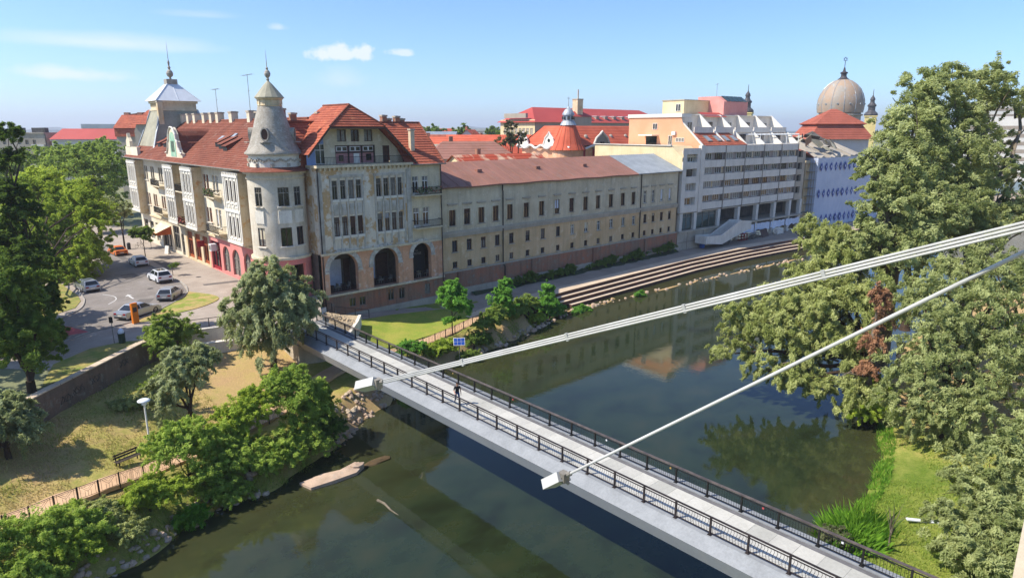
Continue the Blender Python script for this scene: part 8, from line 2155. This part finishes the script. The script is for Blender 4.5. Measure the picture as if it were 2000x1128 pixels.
# reeds
t = thing('reed_clump', 'tall bright green reeds at the right water edge by the bridge', 'reeds', (41.4, 12.9, -5.8))
n = 3600; P = np.stack([rng.normal(0, .85, n), rng.normal(0, .6, n), np.zeros(n)], 1); hh = rng.uniform(.6, 1.75, n); dr = rng.normal(0, .3, (n, 2)) + P[:, :2] * .18; w = .014
Vv = np.stack([P + [-w, 0, 0], P + [w, 0, 0], P + np.stack([dr[:, 0] * .5 + w, dr[:, 1] * .5, hh * .65], 1), P + np.stack([dr[:, 0] * 1.3, dr[:, 1] * 1.3, hh], 1)], 1).reshape(-1, 3)
me = bpy.data.meshes.new('blades'); me.from_pydata([tuple(v) for v in Vv], [], [tuple(range(4 * k, 4 * k + 4)) for k in range(n)]); at = me.attributes.new('tint', 'FLOAT', 'FACE'); at.data.foreach_set('value', rng.random(n).astype(np.float32)); me.materials.append(MT['leaf_reed'])
o = ob('blades', me, t); o['kind'] = 'stuff'
shrub('brown dry thicket beside the bright reeds', 39.6, 13.4, [(0, 0, .8, .9, .8, .8)], 60, 'leaf_bare', .14, z=-5.8, droop=.5, aspect=3)
t = thing('bare_sapling', 'leafless young tree with many thin stems on the right lawn', 'sapling', (41.6, 10.9, bank_z(41.6, 10.9)))
s = MB(); rn = random.Random(31); s.tube([(0, 0, -.2), (0, 0, 1.2)], [.07, .05], 7)
for k in range(12): limb(s, (0, 0, rn.uniform(.7, 1.3)), (rn.uniform(-.8, .8), rn.uniform(-.8, .8), rn.uniform(2.2, 3.4)), .028, .006, rn, 4, .15, 5)
ob('stems', s.mesh('stems', MT['bark_pale'], True), t)

# grass blades on the lawns
def blades(name, n, fx, fy, ok, h0, h1, m, lift=0.0, zf=bank_z):
    P = []
    for _ in range(n):
        x = fx(); y = fy(x)
        if ok(x, y): P.append((x, y, zf(x, y) + lift))
    P = np.array(P); k = len(P)
    h_ = rng.uniform(h0, h1, k); d_ = rng.normal(0, .5, (k, 2)) * h_[:, None]; a_ = rng.uniform(0, 6.28, k); w_ = .03
    e = np.stack([np.cos(a_) * w_, np.sin(a_) * w_, np.zeros(k)], 1)
    Vv = np.stack([P - e, P + e, P + np.stack([d_[:, 0], d_[:, 1], h_], 1)], 1).reshape(-1, 3)
    me = bpy.data.meshes.new(name); me.from_pydata([tuple(v) for v in Vv], [], [(3 * q, 3 * q + 1, 3 * q + 2) for q in range(k)])
    at = me.attributes.new('tint', 'FLOAT', 'FACE'); at.data.foreach_set('value', rng.random(k).astype(np.float32)); me.materials.append(MT[m])
    o = ob(name, me); o['kind'] = 'stuff'; return o
MT['leaf_straw'] = leaf_mat('leaf_straw', '#8a8444', '#c8b67c', .25); MT['leaf_grass'] = leaf_mat('leaf_grass', '#5f7a28', '#a2ac4c', .3)
gr = random.Random(41)
clear = lambda x, y: all(abs(y - p[0][1]) > .0 for p in ()) and not any((x - (a[0] + b[0]) / 2) ** 2 + (y - (a[1] + b[1]) / 2) ** 2 < 1.2 for a, b in PATH1[::2])
blades('dry_grass', 15000, lambda: gr.uniform(-3, 17), lambda x: gr.uniform(interp(WL, x) + 3, edge_y(x) - .4), lambda x, y: vnoise(x * .5, y * .5) > .36 and clear(x, y), .08, .26, 'leaf_straw')
blades('green_grass', 13000, lambda: gr.uniform(-3, 26), lambda x: gr.uniform(interp(WL, x) + .6, edge_y(x) - .4), lambda x, y: vnoise(x * .45 + 7, y * .45) > .52 and clear(x, y) and not (17 < x < 27 and y > 52), .1, .32, 'leaf_grass')
blades('green_grass', 13000, lambda: gr.uniform(36, 60), lambda x: gr.uniform(4, interp(WR, x) - .2), lambda x, y: vnoise(x * .5 + 3, y * .5) > .35, .08, .26, 'leaf_grass')
blades('bank_weeds', 9000, lambda: gr.uniform(0, 62), lambda x: interp(WL, x) + gr.uniform(-.1, 2.6), lambda x, y: vnoise(x * .8, y * .8) > .4 and not 24 < x < 33, .15, .55, 'leaf_grass')
blades('bank_weeds', 5000, lambda: gr.uniform(37, 66), lambda x: interp(WR, x) + gr.uniform(-1.2, .15), lambda x, y: vnoise(x * .8, y * .8) > .3, .12, .5, 'leaf_reed')
# ------------------------------------------------------------------ haze
hz = MB(); hz.box(-8900, -8900, -9, 8900, 8900, 135)
m = bpy.data.materials.new('haze_air'); m.use_nodes = True
m.node_tree.nodes.clear()
mo = m.node_tree.nodes.new('ShaderNodeOutputMaterial'); pvn = m.node_tree.nodes.new('ShaderNodeVolumePrincipled')
pvn.inputs['Color'].default_value = (.86, .92, 1.0, 1); pvn.inputs['Density'].default_value = .00021; pvn.inputs['Anisotropy'].default_value = .2
m.node_tree.links.new(pvn.outputs[0], mo.inputs['Volume'])
o = hz.build('haze', m); o['kind'] = 'stuff'
